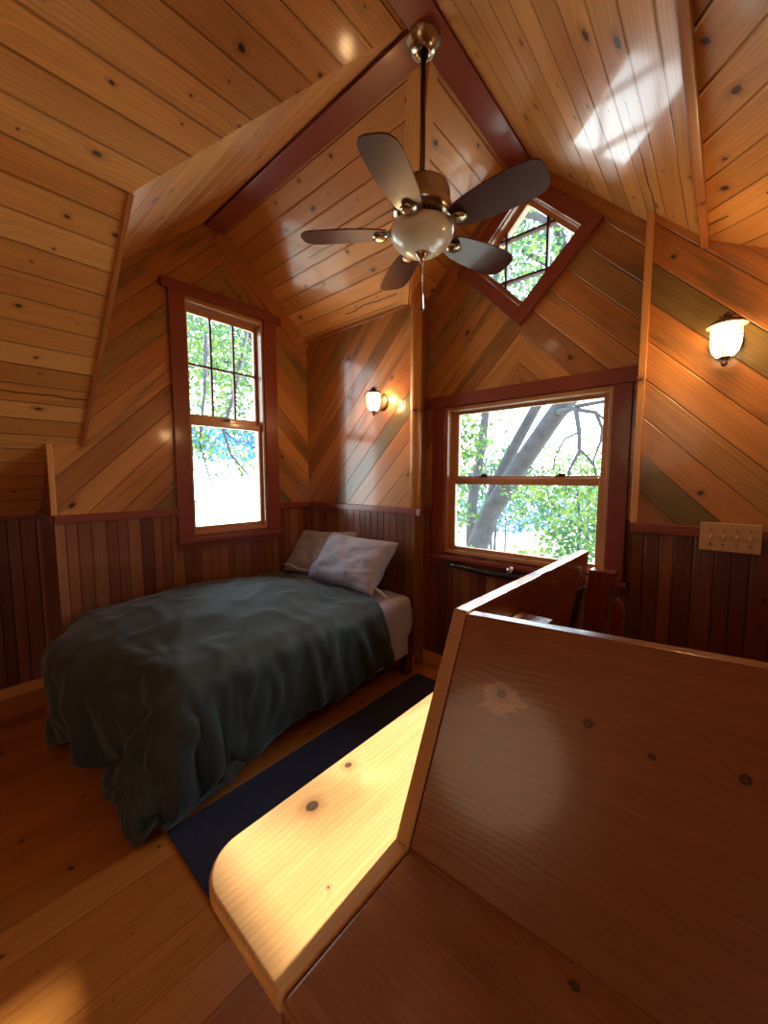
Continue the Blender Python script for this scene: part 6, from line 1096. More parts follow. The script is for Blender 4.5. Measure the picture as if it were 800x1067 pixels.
1,-1,0,0,1,0,0,1,-1,0,0,0,0,0,0,1,-1,0,0,-1,0,0,1,0,0,-2,0,8,-4,-4,-1,0,1,1,-3,0,1,0,2,1,3,5,-2,0,0,0,-18,0,1,0,1,-1,-1,0,-2,-1,-1,-1,0,0,
0,2,-1,1,-5,1,0,2,3,7,11,-29,40,-23,1,5,-2,-1,1,1,0,0,0,2,-1,1,-1,0,1,4,3,-7,5,-5,-1,0,0,1,-1,1,-1,1,0,-1,0,1,-1,0,1,0,0,-1,-1,0,1,-1,5,-9,6,-2,
1,-1,-3,2,0,-1,2,2,2,0,6,-1,0,0,0,-18,0,0,0,0,1,-2,-2,-2,0,0,-1,1,1,1,-1,-1,-3,2,0,-1,1,11,-20,-1,32,-11,3,-1,5,-3,-2,0,1,1,-1,0,0,1,0,0,0,0,-4,-2,
17,-15,5,0,0,0,0,0,0,0,0,0,0,0,0,1,0,-1,0,-1,1,0,-1,0,1,0,0,-3,2,-2,-1,4,-4,0,2,2,2,1,1,1,3,0,0,0,-17,0,-1,0,-1,-3,-1,-1,1,-1,1,1,0,0,0,-1,
0,-2,0,1,0,0,2,4,9,1,-9,7,2,4,-7,1,-1,0,0,0,1,0,-1,0,1,0,0,1,5,-15,10,-1,0,1,0,0,1,-1,1,0,-1,0,0,0,-1,0,0,0,0,0,1,-1,0,-1,-13,20,-8,-1,2,0,
-1,2,0,2,2,1,1,2,2,0,0,0,0,-17,0,0,-2,-3,-1,0,0,-1,2,-1,1,1,0,-1,1,-4,4,-2,-1,1,0,0,10,7,-3,-13,13,2,2,-4,1,-2,0,0,-1,-1,0,1,0,0,-1,0,0,-4,5,0,
1,0,-1,1,0,-1,1,0,-1,1,0,0,0,0,0,0,1,-1,-1,-1,1,-1,1,-1,-8,10,-3,0,3,0,3,1,0,1,1,1,2,1,0,0,0,0,-17,0,-1,-4,-1,0,0,0,1,0,1,-1,0,0,1,-3,2,2,
0,0,2,-2,0,11,3,-2,1,4,-2,-1,-1,0,-1,1,-1,-3,-1,-1,0,0,0,1,0,-1,0,0,1,0,1,1,0,-1,1,-1,0,1,0,0,-1,0,0,0,-1,-1,1,3,-3,0,0,-2,0,0,-2,1,3,2,3,1,
2,1,0,0,2,1,0,0,0,0,0,-17,-1,-4,1,0,0,0,0,0,0,-1,0,0,1,1,-2,1,0,2,1,-2,2,-1,0,3,7,6,0,-1,-3,2,-2,1,0,-3,-2,0,0,0,-1,-1,0,0,1,-1,0,0,0,0,
0,0,0,0,0,0,0,-1,1,0,-1,1,0,0,0,0,5,-6,2,0,0,-2,-1,-4,4,4,3,2,2,1,1,1,1,0,0,0,0,0,0,0,-9,-11,1,0,0,0,0,0,0,-1,-1,-1,0,1,0,2,0,-1,4,-2,
1,-2,1,-1,1,0,37,-14,-7,-4,2,-1,1,-2,-4,1,1,-1,-1,-1,-1,-2,-1,-1,0,1,1,0,0,0,0,1,0,0,0,0,0,-1,1,0,-2,0,0,-1,-1,4,-2,3,0,1,2,0,3,0,-3,1,5,0,1,1,
1,0,0,0,0,0,0,0,0,-7,-3,-4,-3,0,1,1,1,0,-2,-1,-1,-1,-2,0,3,2,2,-4,3,0,3,2,1,-7,0,-3,30,-10,-6,3,-2,2,-6,0,3,-2,0,-3,-1,-1,-1,-1,-1,0,0,-1,0,0,0,0,
0,-1,1,0,-1,0,1,-1,1,1,0,0,0,0,-3,5,1,1,1,2,1,2,0,-1,-1,5,1,-1,2,0,0,0,0,0,0,0,0,0,-6,1,-7,-2,-1,2,3,3,2,-4,-2,-1,-1,0,-3,2,1,-4,3,0,1,0,
-1,0,7,-13,-3,17,9,-8,3,-1,-1,-5,6,-2,1,-5,0,-2,-1,-1,0,1,0,-2,-1,0,0,0,-1,-1,0,0,0,0,1,-1,1,1,1,0,0,0,2,-7,9,-2,3,-1,6,-2,2,1,3,0,-9,12,-4,1,0,0,
0,0,0,0,0,0,0,-16,14,-4,-6,0,2,0,-1,-7,8,3,-1,-1,-1,0,-6,-2,3,2,2,-2,-2,-1,0,0,14,-4,-16,26,-7,2,-1,-5,6,-4,1,-6,2,-1,0,-1,1,0,0,-1,-1,-1,0,-1,-1,-1,0,-1,
-1,0,1,-1,1,2,0,1,1,0,-1,1,2,1,0,0,3,-5,11,-4,4,0,0,0,-2,2,0,0,0,0,0,0,0,0,0,0,-6,-10,14,-7,-2,-3,0,-8,3,-1,2,5,3,1,1,2,-6,-2,-2,2,4,3,1,-7,
-4,0,6,7,-8,10,2,0,-2,-2,0,-4,2,0,-1,0,1,0,0,-2,-2,-1,1,-1,-1,-1,0,0,0,-1,1,-1,1,-1,0,2,0,0,3,2,-2,1,1,0,0,3,0,-3,7,0,0,0,0,-6,6,0,0,0,0,0,
0,0,0,0,0,40,-26,-40,19,2,-4,-7,-2,3,-3,-3,1,0,0,2,2,7,1,-2,-3,-1,-1,1,10,2,-7,-3,4,0,1,3,-1,-1,0,-1,1,0,-1,1,0,-1,-1,-1,0,0,1,-2,-1,0,-1,0,0,2,0,-1,
1,0,1,0,-3,0,1,0,4,2,-1,-2,0,1,-1,3,0,-1,0,0,0,0,-1,0,0,1,-1,0,0,0,0,0,1,-1,-43,2,17,-3,-1,1,2,7,-3,0,3,-1,0,0,0,1,1,2,4,1,1,-1,-2,-6,2,-10,
7,-1,-1,2,-1,1,2,-1,0,1,1,0,1,0,0,1,-1,-1,1,-1,0,0,0,1,-1,0,-2,4,-3,0,0,0,-1,1,0,1,0,-1,1,-1,1,0,-1,0,0,0,1,0,0,0,0,0,1,0,-2,1,-1,0,0,0,
0,-1,0,8,-21,-5,-2,1,-1,-1,-2,0,4,-1,0,1,0,1,-1,1,-2,0,4,-5,3,0,2,0,14,-17,-12,-1,0,3,-1,0,1,1,0,0,0,0,0,0,0,0,1,-1,1,0,0,0,-1,1,-1,3,-5,2,0,-1,
0,-1,0,1,0,0,0,0,0,0,0,0,0,-1,0,0,0,0,0,0,0,0,0,1,-1,1,0,-1,0,0,0,1,30,12,-17,-14,-1,-1,-1,3,3,-2,1,0,-1,0,-1,2,1,1,1,-4,3,-4,-6,-12,-19,-18,-2,2,
1,-2,-1,2,1,2,1,0,0,1,-1,0,1,0,0,-1,1,-1,1,0,-1,1,-1,1,-2,1,0,0,0,0,1,-1,-1,-1,1,0,0,0,0,-1,1,0,0,0,0,1,0,-1,0,0,0,0,-1,1,0,-1,1,1,0,-1,
-1,38,-40,43,-21,2,3,0,-1,-1,-1,0,0,0,-1,-1,-1,0,1,-3,-7,-13,-17,-16,-11,2,1,-2,-2,3,-6,0,1,1,1,0,0,-1,0,1,0,0,-1,1,0,-1,1,0,0,0,-2,1,1,-1,1,0,-1,1,-1,0,
0,0,0,-1,0,0,1,-1,1,-1,1,1,-1,0,-1,0,0,0,-1,0,0,1,0,-1,1,0,-1,0,0,0,20,8,-45,38,-1,2,2,0,0,1,-3,0,0,1,-2,-4,-9,-15,-14,-17,-8,0,8,4,-7,-4,-1,10,-16,-1,
-1,1,-1,1,0,0,2,-1,-1,1,-1,1,-1,1,0,-1,-1,0,0,2,0,-2,1,0,0,1,-1,0,0,0,0,0,0,0,1,-1,1,-2,1,-1,0,1,0,0,0,0,0,0,0,0,-1,0,0,-1,0,0,-1,0,0,18,
3,-21,-25,-6,-10,11,6,5,5,3,0,-4,-7,-6,-13,-8,0,6,15,10,-4,-17,-5,2,-4,17,-22,-1,-2,-1,0,3,-2,-1,1,0,0,1,-1,1,-1,0,0,0,-1,0,-1,1,0,1,1,0,0,0,-1,0,0,0,1,0,
-1,0,1,-1,1,-1,1,-1,0,0,0,0,0,0,1,-1,1,0,-1,1,-1,1,0,-1,-1,0,1,0,-26,27,66,-31,-6,14,-33,-5,-10,-18,3,-9,-2,-1,3,-9,6,14,14,-7,-8,-35,3,3,0,23,-27,0,-2,0,0,0,
0,-1,0,0,0,1,0,0,-1,0,0,-1,0,1,-1,1,0,0,0,1,0,-1,0,0,-1,2,0,-1,0,1,0,-1,0,0,0,1,0,0,0,0,0,0,0,-1,1,-1,0,1,-1,1,0,0,0,0,0,-1,1,21,22,-63,
48,9,-69,24,0,-7,6,1,16,-4,-15,-8,31,13,-1,-45,3,-36,25,7,0,0,-28,1,-3,-1,0,0,0,0,0,0,0,0,0,0,0,0,-1,-1,0,1,0,1,0,0,0,-1,-1,0,1,-1,0,2,-1,0,1,0,0,0,
0,0,0,0,-1,1,0,0,0,0,0,0,0,-1,1,-1,0,0,0,0,0,1,0,0,0,-2,-38,-26,81,4,-38,13,5,-3,18,8,-23,-9,7,8,14,-14,3,-10,17,-45,-22,8,2,-4,-6,1,-1,-2,-1,0,1,0,-1,-1,
1,-1,0,0,1,0,0,0,0,0,0,0,0,0,0,0,0,-1,0,-1,1,1,0,0,0,0,-1,0,0,0,0,0,1,0,0,-1,0,0,0,0,1,0,0,0,0,0,0,0,0,0,0,0,0,0,0,10,41,-5,-6,0,
-12,-17,-1,3,-7,24,-38,1,23,-8,15,-32,-6,-41,-8,29,-18,4,0,-2,1,-2,-1,0,0,0,0,0,0,0,0,0,0,0,0,-1,0,0,1,0,0,0,0,0,0,-1,1,-1,1,0,0,0,0,0,-1,1,0,-1,0,0,
0,0,1,-1,1,0,0,0,0,-1,0,1,-1,0,0,1,-1,0,1,0,0,0,0,0,23,11,-16,-8,-33,68,-3,-33,-2,-5,-7,20,0,-3,5,-25,1,-50,0,7,-5,3,4,-1,1,-2,-2,-1,0,1,-1,0,0,0,0,0,
0,0,-1,0,0,0,1,0,0,-1,1,0,0,-1,1,-1,1,-1,1,0,0,0,0,0,0,-1,1,0,-1,-1,1,0,1,0,0,0,0,0,0,0,-1,1,0,-1,0,1,0,0,-1,1,0,-1,1,23,-43,-4,9,23,-30,8,
34,-26,16,-25,28,-11,0,-3,-32,-21,-1,-6,5,2,2,3,-1,0,-1,-2,0,-1,1,0,0,0,0,0,0,-2,0,0,0,1,1,1,-1,-1,1,-1,0,0,1,0,0,0,0,-1,0,0,0,0,1,-1,1,-1,0,1,1,0,
-1,0,0,-1,0,-1,1,0,1,1,-2,1,0,0,0,-1,0,1,0,-1,1,-1,-36,17,3,-9,42,-21,8,-10,27,-33,16,-3,23,-15,-47,-4,-18,-6,15,-10,7,0,4,-1,1,-2,-1,0,0,0,0,0,0,0,-1,0,0,-1,
1,0,1,0,0,0,0,0,0,0,0,0,0,0,0,0,0,-1,0,0,0,0,0,0,1,0,0,0,0,0,0,-1,1,-1,0,-2,1,0,0,1,-1,1,0,0,0,0,0,-1,1,-1,1,4,-20,7,2,-18,48,-22,17,-1,
23,-23,-6,-11,-51,-11,21,-30,10,11,2,-5,5,0,1,-4,-2,0,0,0,0,-1,-1,0,1,0,0,1,0,-1,1,-1,1,0,0,0,0,0,0,-1,1,0,0,-1,1,0,0,0,0,0,0,0,0,0,0,0,1,-2,1,-1,
1,-1,0,0,1,-1,0,0,0,1,-1,0,0,0,0,-1,1,0,0,-1,-32,37,-28,3,22,-11,24,-5,-8,17,16,-11,-45,-13,-19,1,20,-20,-2,19,-16,1,2,-2,-1,-1,-2,0,1,-2,0,0,0,2,0,0,0,0,-1,-1,
1,0,2,-1,0,0,0,-1,1,-1,0,1,0,-1,1,0,0,0,-1,0,1,0,0,-1,0,-1,1,0,1,0,0,0,0,-1,0,0,0,1,0,0,0,0,0,-1,1,0,0,0,0,13,-25,36,-9,-23,12,6,-4,8,-12,-13,
-38,2,1,4,-30,25,29,-14,-23,25,-22,2,-1,-1,-2,1,-1,-1,1,0,1,-1,1,0,0,0,1,-1,0,-1,2,-1,0,0,0,0,0,-1,0,0,0,0,1,-1,1,0,0,0,-1,0,0,0,1,0,0,0,0,0,-1,0,
0,1,0,0,0,0,0,-1,1,0,-1,1,0,0,0,0,0,0,-19,33,-20,33,2,-21,-13,17,-8,-23,-36,3,-11,27,-1,-16,-4,8,-11,18,-14,1,4,0,-2,0,-1,0,0,1,0,0,0,0,-1,-1,1,1,0,0,0,1,
-1,0,0,0,0,0,0,0,-1,0,0,0,1,0,0,0,0,0,-1,0,1,0,0,0,0,-1,-1,1,1,0,-1,1,0,0,0,0,1,-1,0,0,0,0,0,-1,0,1,0,16,-26,18,-10,34,4,-8,-21,0,-41,-10,-19,4,
5,-3,33,-5,-33,20,-16,1,4,3,-1,4,-6,0,0,0,0,0,-1,1,0,2,7,-9,0,0,0,1,0,-2,1,0,0,0,0,0,0,0,0,0,0,0,-1,0,0,0,1,0,0,-1,0,1,-1,0,0,1,-1,1,0,0,
0,0,0,0,-1,0,1,-1,1,0,0,0,0,0,0,0,-6,32,-20,-2,3,14,13,-41,-35,-1,-3,-8,8,-12,14,-18,13,8,-16,1,0,3,0,2,2,-2,-1,-1,1,0,-1,0,0,1,7,-8,20,-17,-1,1,-1,-3,1,0,
0,0,0,0,0,0,0,0,1,-1,0,1,-2,-1,0,1,1,-1,0,0,-1,2,0,0,0,1,-2,0,1,-1,0,0,0,1,0,-1,1,0,0,0,0,0,-1,-1,1,11,-16,24,-10,-7,-13,-24,3,-40,26,7,-11,-10,4,13,
11,-28,0,2,1,1,1,3,4,-2,-1,-1,0,0,-1,0,0,2,1,0,1,1,12,-8,-4,-2,-3,-1,1,0,0,0,0,0,0,0,0,0,0,-1,1,0,0,1,-1,0,0,0,0,1,-1,1,0,-2,-1,0,0,1,1,0,
0,0,0,0,0,0,0,0,0,-1,0,0,0,0,0,13,-16,20,-29,-13,-22,-8,-1,-6,21,4,-21,9,12,-20,-2,1,0,3,9,-1,-3,7,-5,13,7,-9,-11,-6,1,6,-1,-1,-4,4,5,-8,24,-25,0,1,0,-1,0,0,
0,0,1,-1,1,0,-1,-1,1,-1,1,0,0,0,1,0,0,1,-2,1,0,-1,1,-1,-1,0,0,0,1,0,0,0,-1,1,0,0,0,1,0,-1,0,-1,0,21,-26,15,-10,-32,-29,1,1,10,-5,-7,21,-5,3,-16,35,-13,
1,22,37,-9,-18,-46,1,17,23,-35,3,-7,-5,3,-4,-1,1,31,10,-33,4,-3,38,-9,-29,-3,-3,-2,-1,-1,4,-2,0,-1,2,-2,1,-1,-1,1,2,0,-1,0,0,-2,-1,3,1,-1,3,-2,-1,0,0,-1,1,0,1,-1,
0,0,0,0,1,0,-1,2,0,-1,1,0,-4,20,-16,-25,-8,-22,-5,-2,19,-16,0,-2,38,-22,39,-38,25,70,-14,-38,50,-27,-22,15,-12,-56,9,-2,9,6,-4,-2,1,7,0,-19,2,7,-11,3,20,26,-27,-6,-5,-5,-3,-5,
1,0,0,-2,4,1,2,1,1,-1,1,2,2,3,5,14,-18,-7,-3,-4,2,3,2,1,0,-1,-2,-1,1,0,1,0,0,-2,0,0,-1,2,4,3,2,4,-5,-37,-18,15,-3,-17,13,-13,12,26,-9,-22,36,1,41,2,1,41,
-36,-51,29,9,-23,-37,23,20,7,3,-2,-6,-7,-9,-17,-7,-15,9,-6,-1,-1,5,26,24,-4,-12,1,1,2,1,1,1,0,-1,0,-1,0,-1,0,-1,-1,-3,-2,-2,0,1,5,3,3,1,0,0,0,0,0,1,0,0,0,0,
0,0,1,0,1,0,0,-1,-1,-1,6,-52,-11,-8,5,22,-11,-11,18,7,-12,34,10,-16,-4,20,42,-33,-9,25,0,-5,28,-16,27,-3,-4,-4,-4,-4,-5,-7,-8,-9,-40,23,2,6,1,-14,-11,-23,8,13,19,5,3,0,0,0,
0,0,0,0,0,0,0,0,0,0,0,0,-1,-15,16,0,0,0,0,0,0,0,0,0,0,0,0,0,0,0,0,0,0,0,0,0,0,0,0
]
def decode(q, nx, ny, S=2000.0):
    n = (nx + 1) * (ny + 1); out = []
    for ax in range(3):
        d = q[ax * n:(ax + 1) * n]; a = []
        for i in range(n):
            if i % (ny + 1): p = a[i - 1] + (a[i - ny - 1] - a[i - ny - 2] if i > ny else 0)
            else: p = a[i - ny - 1] if i else 0
            a.append(d[i] + p)
        out.append(a)
    return [(out[0][i] / S, out[1][i] / S, out[2][i] / S) for i in range(n)]
DNX, DNY = 76, 88
me = bpy.data.meshes.new('duvet'); co = [(x_, 1.945 - (1.978 - y_) * (1.0 - .065 * min(1, max(0, (x_ + 2.85) / 1.0))), z_) for x_, y_, z_ in decode(DUV, DNX, DNY)]
co = [(x_, y_ - .10 * min(1, max(0, (z_ - .12) / .42)) * min(1, max(0, (y_ - .9) / 1.0)) + .02 * math.sin(x_ * 9) * max(0, y_ - 1.5), z_) for x_, y_, z_ in co]
co = [(x_ if x_ < -1.65 else -1.65 + (x_ + 1.65) * (1 - .35 * min(1, max(0, (y_ - .7) / .5))), y_, z_ if z_ > .58 else .58 - (.58 - z_) * (1 - .24 * min(1, max(0, (y_ - .6) / .6)))) for x_, y_, z_ in co]
me.from_pydata(co, [], [(i * (DNY + 1) + j, (i + 1) * (DNY + 1) + j, (i + 1) * (DNY + 1) + j + 1, i * (DNY + 1) + j + 1) for i in range(DNX) for j in range(DNY)])
    # creases running down the hanging side and soft wrinkles on top
me.update()
nrm = [v_.normal.copy() for v_ in me.vertices]
for v_, n_ in zip(me.vertices, nrm):
    c_ = v_.co; side_ = min(1, max(0, (.62 - c_.z) / .2)); 
    wgt = min(1, max(0, (c_.z - .03) / .08))
    r_ = (1 - abs(noise.noise(Vector((c_.x * 2.5, c_.y * 6.5 + c_.z * 2.0, c_.z * 1.6 + 3))))) ** 7
    r2 = (1 - abs(noise.noise(Vector((c_.x * 5 + c_.y * 2.2, c_.y * 4.5 - c_.x * 2, 8 + c_.z * 3))))) ** 9
    v_.co += n_ * ((.036 * r_ * side_ + .015 * r2 + .005 * noise.noise(c_ * 6.0)) * wgt)
for v_ in me.vertices:
    if v_.co.y > YA - .10 and v_.co.x < -2.862: v_.co.x = -2.862
duv = smooth(link('duvet', me, green))
sm = duv.modifiers.new('th', 'SOLIDIFY'); sm.thickness = .022; sm.offset = 1
sb = duv.modifiers.new('sub', 'SUBSURF'); sb.levels = 1; sb.render_levels = 1
tag(duv, 'rumpled dark green duvet spread over the bed and spilling to the floor', 'duvet')
# folded-down sheet showing past the duvet
sh = drape('bed_sheet', -2.80, -1.695, 1.66, 2.12, .06, lambda x, y: .588 + .004 * math.sin(x * 30), (.05, .46, 0), lav, N=(90, 40), fold=.22, flare=.015, seed=5.2, thick=.006)
tag(sh, 'lavender sheet hanging down the bed side beside the duvet edge', 'sheet')
bm = bmesh.new(); pts = [(-2.84 + 1.18 * i / 24, 1.915 + .008 * math.sin(i * 1.3), .672 + .008 * math.sin(i * .9) - .05 * max(0, (i - 20) / 4) ** 2) for i in range(25)]
tube(bm, pts, .009, 8)
o = smooth(done(bm, 'sheet_fold', simple('pale_linen', lin(206, 204, 210), .8), sh)); o.location = (0, 0, 0)

def pillow(name, c, w, h, t, rz, lean, roll, seed, label):
    bm = bmesh.new(); n = 34; G = {}
    for s in (1, -1):
        for i in range(n + 1):
            for j in range(n + 1):
                u, v = i / n * 2 - 1, j / n * 2 - 1
                if s == -1 and (abs(u) == 1 or abs(v) == 1): G[s, i, j] = G[1, i, j]; continue
                pin = 1 - .10 * (1 - u * u) ** 1.0 * 0
                x = u * w / 2 * (1 - .07 * (1 - abs(v)) * 0 - .06 * (1 - v * v) * (abs(u) ** 3) * -1 * 0) ; y = v * h / 2
                # sides pulled in between the pointed corners
                x *= 1 - .06 * (1 - v * v); y *= 1 - .09 * (1 - u * u)
                k_ = max(0, (1 - u ** 4)) ** .55 * max(0, (1 - v ** 4)) ** .55
                z = s * t / 2 * k_
                wr = noise.noise(Vector((u * 2.4 + seed, v * 2.4, s))) * .022 + ((1 - abs(noise.noise(Vector((u * 3.5 + v * 2 + seed, v * 4 - u * 2, s * 3))))) ** 4) * .010
                z += s * wr * k_ ** .5 * 1.2
                G[s, i, j] = bm.verts.new((x, y, z))
    for s in (1, -1):
        for i in range(n):
            for j in range(n):
                q = [G[s, i, j], G[s, i + 1, j], G[s, i + 1, j + 1], G[s, i, j + 1]]
                bm.faces.new(q if s > 0 else q[::-1])
    bmesh.ops.recalc_face_normals(bm, faces=bm.faces[:])
    me = bpy.data.meshes.new(name); bm.to_mesh(me); bm.free(); o = link(name, me, greyp); smooth(o)
    o.matrix_world = Matrix.Translation(c) @ Matrix.Rotation(rz, 4, 'Z') @ Matrix.Rotation(lean, 4, 'X') @ Matrix.Rotation(roll, 4, 'Z')
    sb = o.modifiers.new('s', 'SUBSURF'); sb.levels = 1; sb.render_levels = 1
    return tag(o, label, 'pillow')
pillow('pillow', (-2.57, 2.105, .785), .68, .44, .14, math.radians(3), math.radians(50), math.radians(4), 2.0, 'grey pillow nearest the tall window, tucked behind the other one')
pillow('pillow', (-2.08, 1.99, .795), .72, .44, .17, math.radians(0), math.radians(50), math.radians(-1), 6.0, 'grey pillow lying in front, nearest the wide window')

# ------------------------------------------------------------------ outdoors
bark = simple('bark', lin(58, 58, 62), .9, nscale=9, noise_amt=.75, bmp=.05)
def leafmat(name, c1, c2):
    m, nt, b = newmat(name); tc = nt.nodes.new('ShaderNodeTexCoord'); a = noi(nt, tc.outputs['Object'], 1.7, 4)
    col = mixc(nt, a.step(.35, .65), c1, c2)
    nt.links.new(col, b.inputs['Base Color']); b.inputs['Roughness'].default_value = .6
    t = nt.nodes.new('ShaderNodeBsdfTranslucent'); nt.links.new(col, t.inputs[0]); mx = nt.nodes.new('ShaderNodeMixShader'); mx.inputs[0].default_value = .35
    out = [n for n in nt.nodes if n.type == 'OUTPUT_MATERIAL'][0]
    nt.links.new(b.outputs[0], mx.inputs[1]); nt.links.new(t.outputs[0], mx.inputs[2]); nt.links.new(mx.outputs[0], out.inputs[0]); return m
leafA = leafmat('oak_leaf', lin(50, 92, 38), lin(112, 136, 58))
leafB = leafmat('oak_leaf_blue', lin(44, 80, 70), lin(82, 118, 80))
SUN = Vector((.03, -1.0, -.405)).normalized()         # direction the light travels
def in_sun(p):
    """would this leaf shade the wide window?"""
    if p.y < D2: return False
    t = (p.y - D2) / -SUN.y; q = p + SUN * t
    return -1.75 < q.x < -.3 and .8 < q.z < 2.05
def leaves(bm, centre, rad, n, size):
    for _ in range(n):
        while True:
            d = Vector((random.uniform(-1, 1), random.uniform(-1, 1), random.uniform(-1, 1)))
            if d.length <= 1: break
        p = Vector(centre) + Vector((d.x * rad[0], d.y * rad[1], d.z * rad[2]))
        if in_sun(p): continue
        s = size * random.uniform(.6, 1.3)
        a = Vector((random.gauss(0, 1), random.gauss(0, 1), random.gauss(0, .6))).normalized(); b = a.orthogonal().normalized()
        b = (Matrix.Rotation(random.uniform(0, 6.28), 3, a) @ b)
        # lobed leaf: five-point fan
        pr = [(0, 0), (.28, .22), (.45, .50), (.78, .30), (1.0, 0), (.78, -.30), (.45, -.50), (.28, -.22)]
        bm.faces.new([bm.verts.new(p + a * (u * s) + b * (v * s)) for u, v in pr])
def tree(label, trunks, clumps, lm, size, seed, group=None):
    random.seed(seed)
    base = trunks[0][0][0]
    t = empty('oak_tree', base, label, 'tree', group)
    bm = bmesh.new()
    for pts, radii in trunks: 
        tube(bm, pts, .1, 10, radii)
    smooth(done(bm, 'trunk', bark, t))
    bm = bmesh.new()
    for c, r, n in clumps: leaves(bm, c, r, n, size)
    done(bm, 'foliage', lm, t)
    return t
# big leaning oak outside the wide window
def wig(a, b, n, amp, r0, r1):
    a, b = Vector(a), Vector(b); pts = []; rr = []
    for i in range(n + 1):
        f = i / n; p = a.lerp(b, f) + Vector((random.uniform(-1, 1), random.uniform(-1, 1), random.uniform(-1, 1))) * amp * (0 if i == 0 else 1); pts.append(tuple(p)); rr.append(r0 + (r1 - r0) * f)
    return pts, rr
random.seed(3)

G0 = -2.6
main = ([(-3.35, 5.2, G0), (-3.05, 5.2, -.8), (-2.83, 5.2, .085), (-2.54, 5.2, .90), (-2.07, 5.2, 1.645), (-1.66, 5.2, 2.235), (-1.34, 5.2, 2.6), (-.7, 5.3, 3.3)], [.26, .20, .165, .145, .125, .115, .10, .07])
second = ([(-2.74, 5.30, .45), (-2.62, 5.55, 1.35), (-2.30, 5.6, 2.0), (-2.02, 5.6, 2.5), (-1.6, 5.7, 2.85), (-.9, 5.8, 3.3)], [.09, .085, .08, .07, .06, .04])
up = ([(-.7, 5.3, 3.3), (-1.1, 5.3, 4.2), (-1.7, 5.3, 4.55), (-2.3, 5.2, 4.9)], [.10, .08, .06, .03])
br = [([(-1.66, 5.2, 2.235), (-1.45, 4.9, 2.2), (-1.33, 4.8, 2.20), (-1.28, 4.8, 1.93), (-1.27, 4.8, 1.72), (-1.37, 4.8, 1.50), (-1.40, 4.8, 1.25)], [.05, .035, .028, .024, .02, .015, .008]),
      ([(-1.27, 4.8, 1.74), (-1.16, 4.8, 1.62), (-1.09, 4.8, 1.50), (-1.10, 4.8, 1.3)], [.016, .014, .010, .006]),
      ([(-1.34, 4.8, 2.19), (-1.12, 4.8, 2.13), (-1.05, 4.8, 1.95), (-1.06, 4.8, 1.81), (-1.12, 4.8, 1.62), (-1.1, 4.8, 1.45)], [.026, .022, .017, .014, .010, .006]),
      ([(-1.34, 4.8, 2.22), (-1.04, 4.8, 2.24), (-.8, 4.8, 2.2)], [.026, .02, .012]),
      ([(-1.28, 4.8, 1.93), (-1.42, 4.75, 1.86), (-1.5, 4.7, 1.66), (-1.52, 4.7, 1.5)], [.014, .012, .008, .005]),
      ([(-1.12, 4.8, 2.13), (-.98, 4.8, 2.0), (-.93, 4.8, 1.85)], [.014, .01, .006])]
thin = ([(-3.3, 6, G0), (-3.25, 6, 1.0), (-3.1, 6, 1.94), (-3.0, 6, 2.9), (-2.9, 6, 5)], [.12, .09, .075, .06, .04])
tree('leaning grey-barked oak with drooping twigs outside the wide window', [main, second, up] + br,
     [((-2.75, 4.6, 1.9), (.45, .35, .5), 620), ((-2.85, 4.2, 1.2), (.35, .3, .25), 200), ((-2.6, 4.3, .95), (.35, .3, .22), 160),
      ((-1.75, 4.8, 1.25), (.5, .4, .12), 110), ((-1.2, 4.6, .75), (.35, .35, .4), 300), ((-1.45, 4.5, .55), (.4, .35, .3), 170),
      ((-1.25, 4.8, 1.25), (.35, .3, .15), 60), ((-2.3, 4.2, .45), (.35, .3, .16), 60),
      ((-2.1, 5.3, 4.4), (.9, .5, .9), 520), ((-1.7, 5.6, 2.75), (.5, .4, .2), 120)], leafA, .06, 11)
tree('slim upright oak behind the leaning trunk, left in the wide window', [thin], [((-3.3, 6.3, 2.1), (.6, .4, .8), 260), ((-3.6, 6.3, 1.0), (.5, .4, .5), 120), ((-3.0, 6.2, 5.2), (.9, .6, 1.1), 420)], leafA, .07, 12)
# yellow green bushes and blue-green distant trees
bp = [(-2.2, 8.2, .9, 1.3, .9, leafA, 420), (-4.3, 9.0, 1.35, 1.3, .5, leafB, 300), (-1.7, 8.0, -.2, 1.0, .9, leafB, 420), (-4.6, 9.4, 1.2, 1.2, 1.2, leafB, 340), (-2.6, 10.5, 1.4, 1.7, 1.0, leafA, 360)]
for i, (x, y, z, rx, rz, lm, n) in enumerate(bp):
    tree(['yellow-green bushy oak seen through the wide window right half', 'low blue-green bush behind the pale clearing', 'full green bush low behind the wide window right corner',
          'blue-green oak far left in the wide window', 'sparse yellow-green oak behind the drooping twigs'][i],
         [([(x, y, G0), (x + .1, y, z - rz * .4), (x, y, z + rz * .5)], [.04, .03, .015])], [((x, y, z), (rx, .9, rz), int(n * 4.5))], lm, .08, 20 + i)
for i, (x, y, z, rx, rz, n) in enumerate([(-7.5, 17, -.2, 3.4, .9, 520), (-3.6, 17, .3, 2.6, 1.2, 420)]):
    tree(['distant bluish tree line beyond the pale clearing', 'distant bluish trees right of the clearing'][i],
         [([(x, y, G0), (x, y, z)], [.06, .03])], [((x, y, z), (rx, 1.2, rz), n * 3)], leafmat('far_leaf', lin(60, 100, 130), lin(104, 140, 158)), .2, 30 + i)
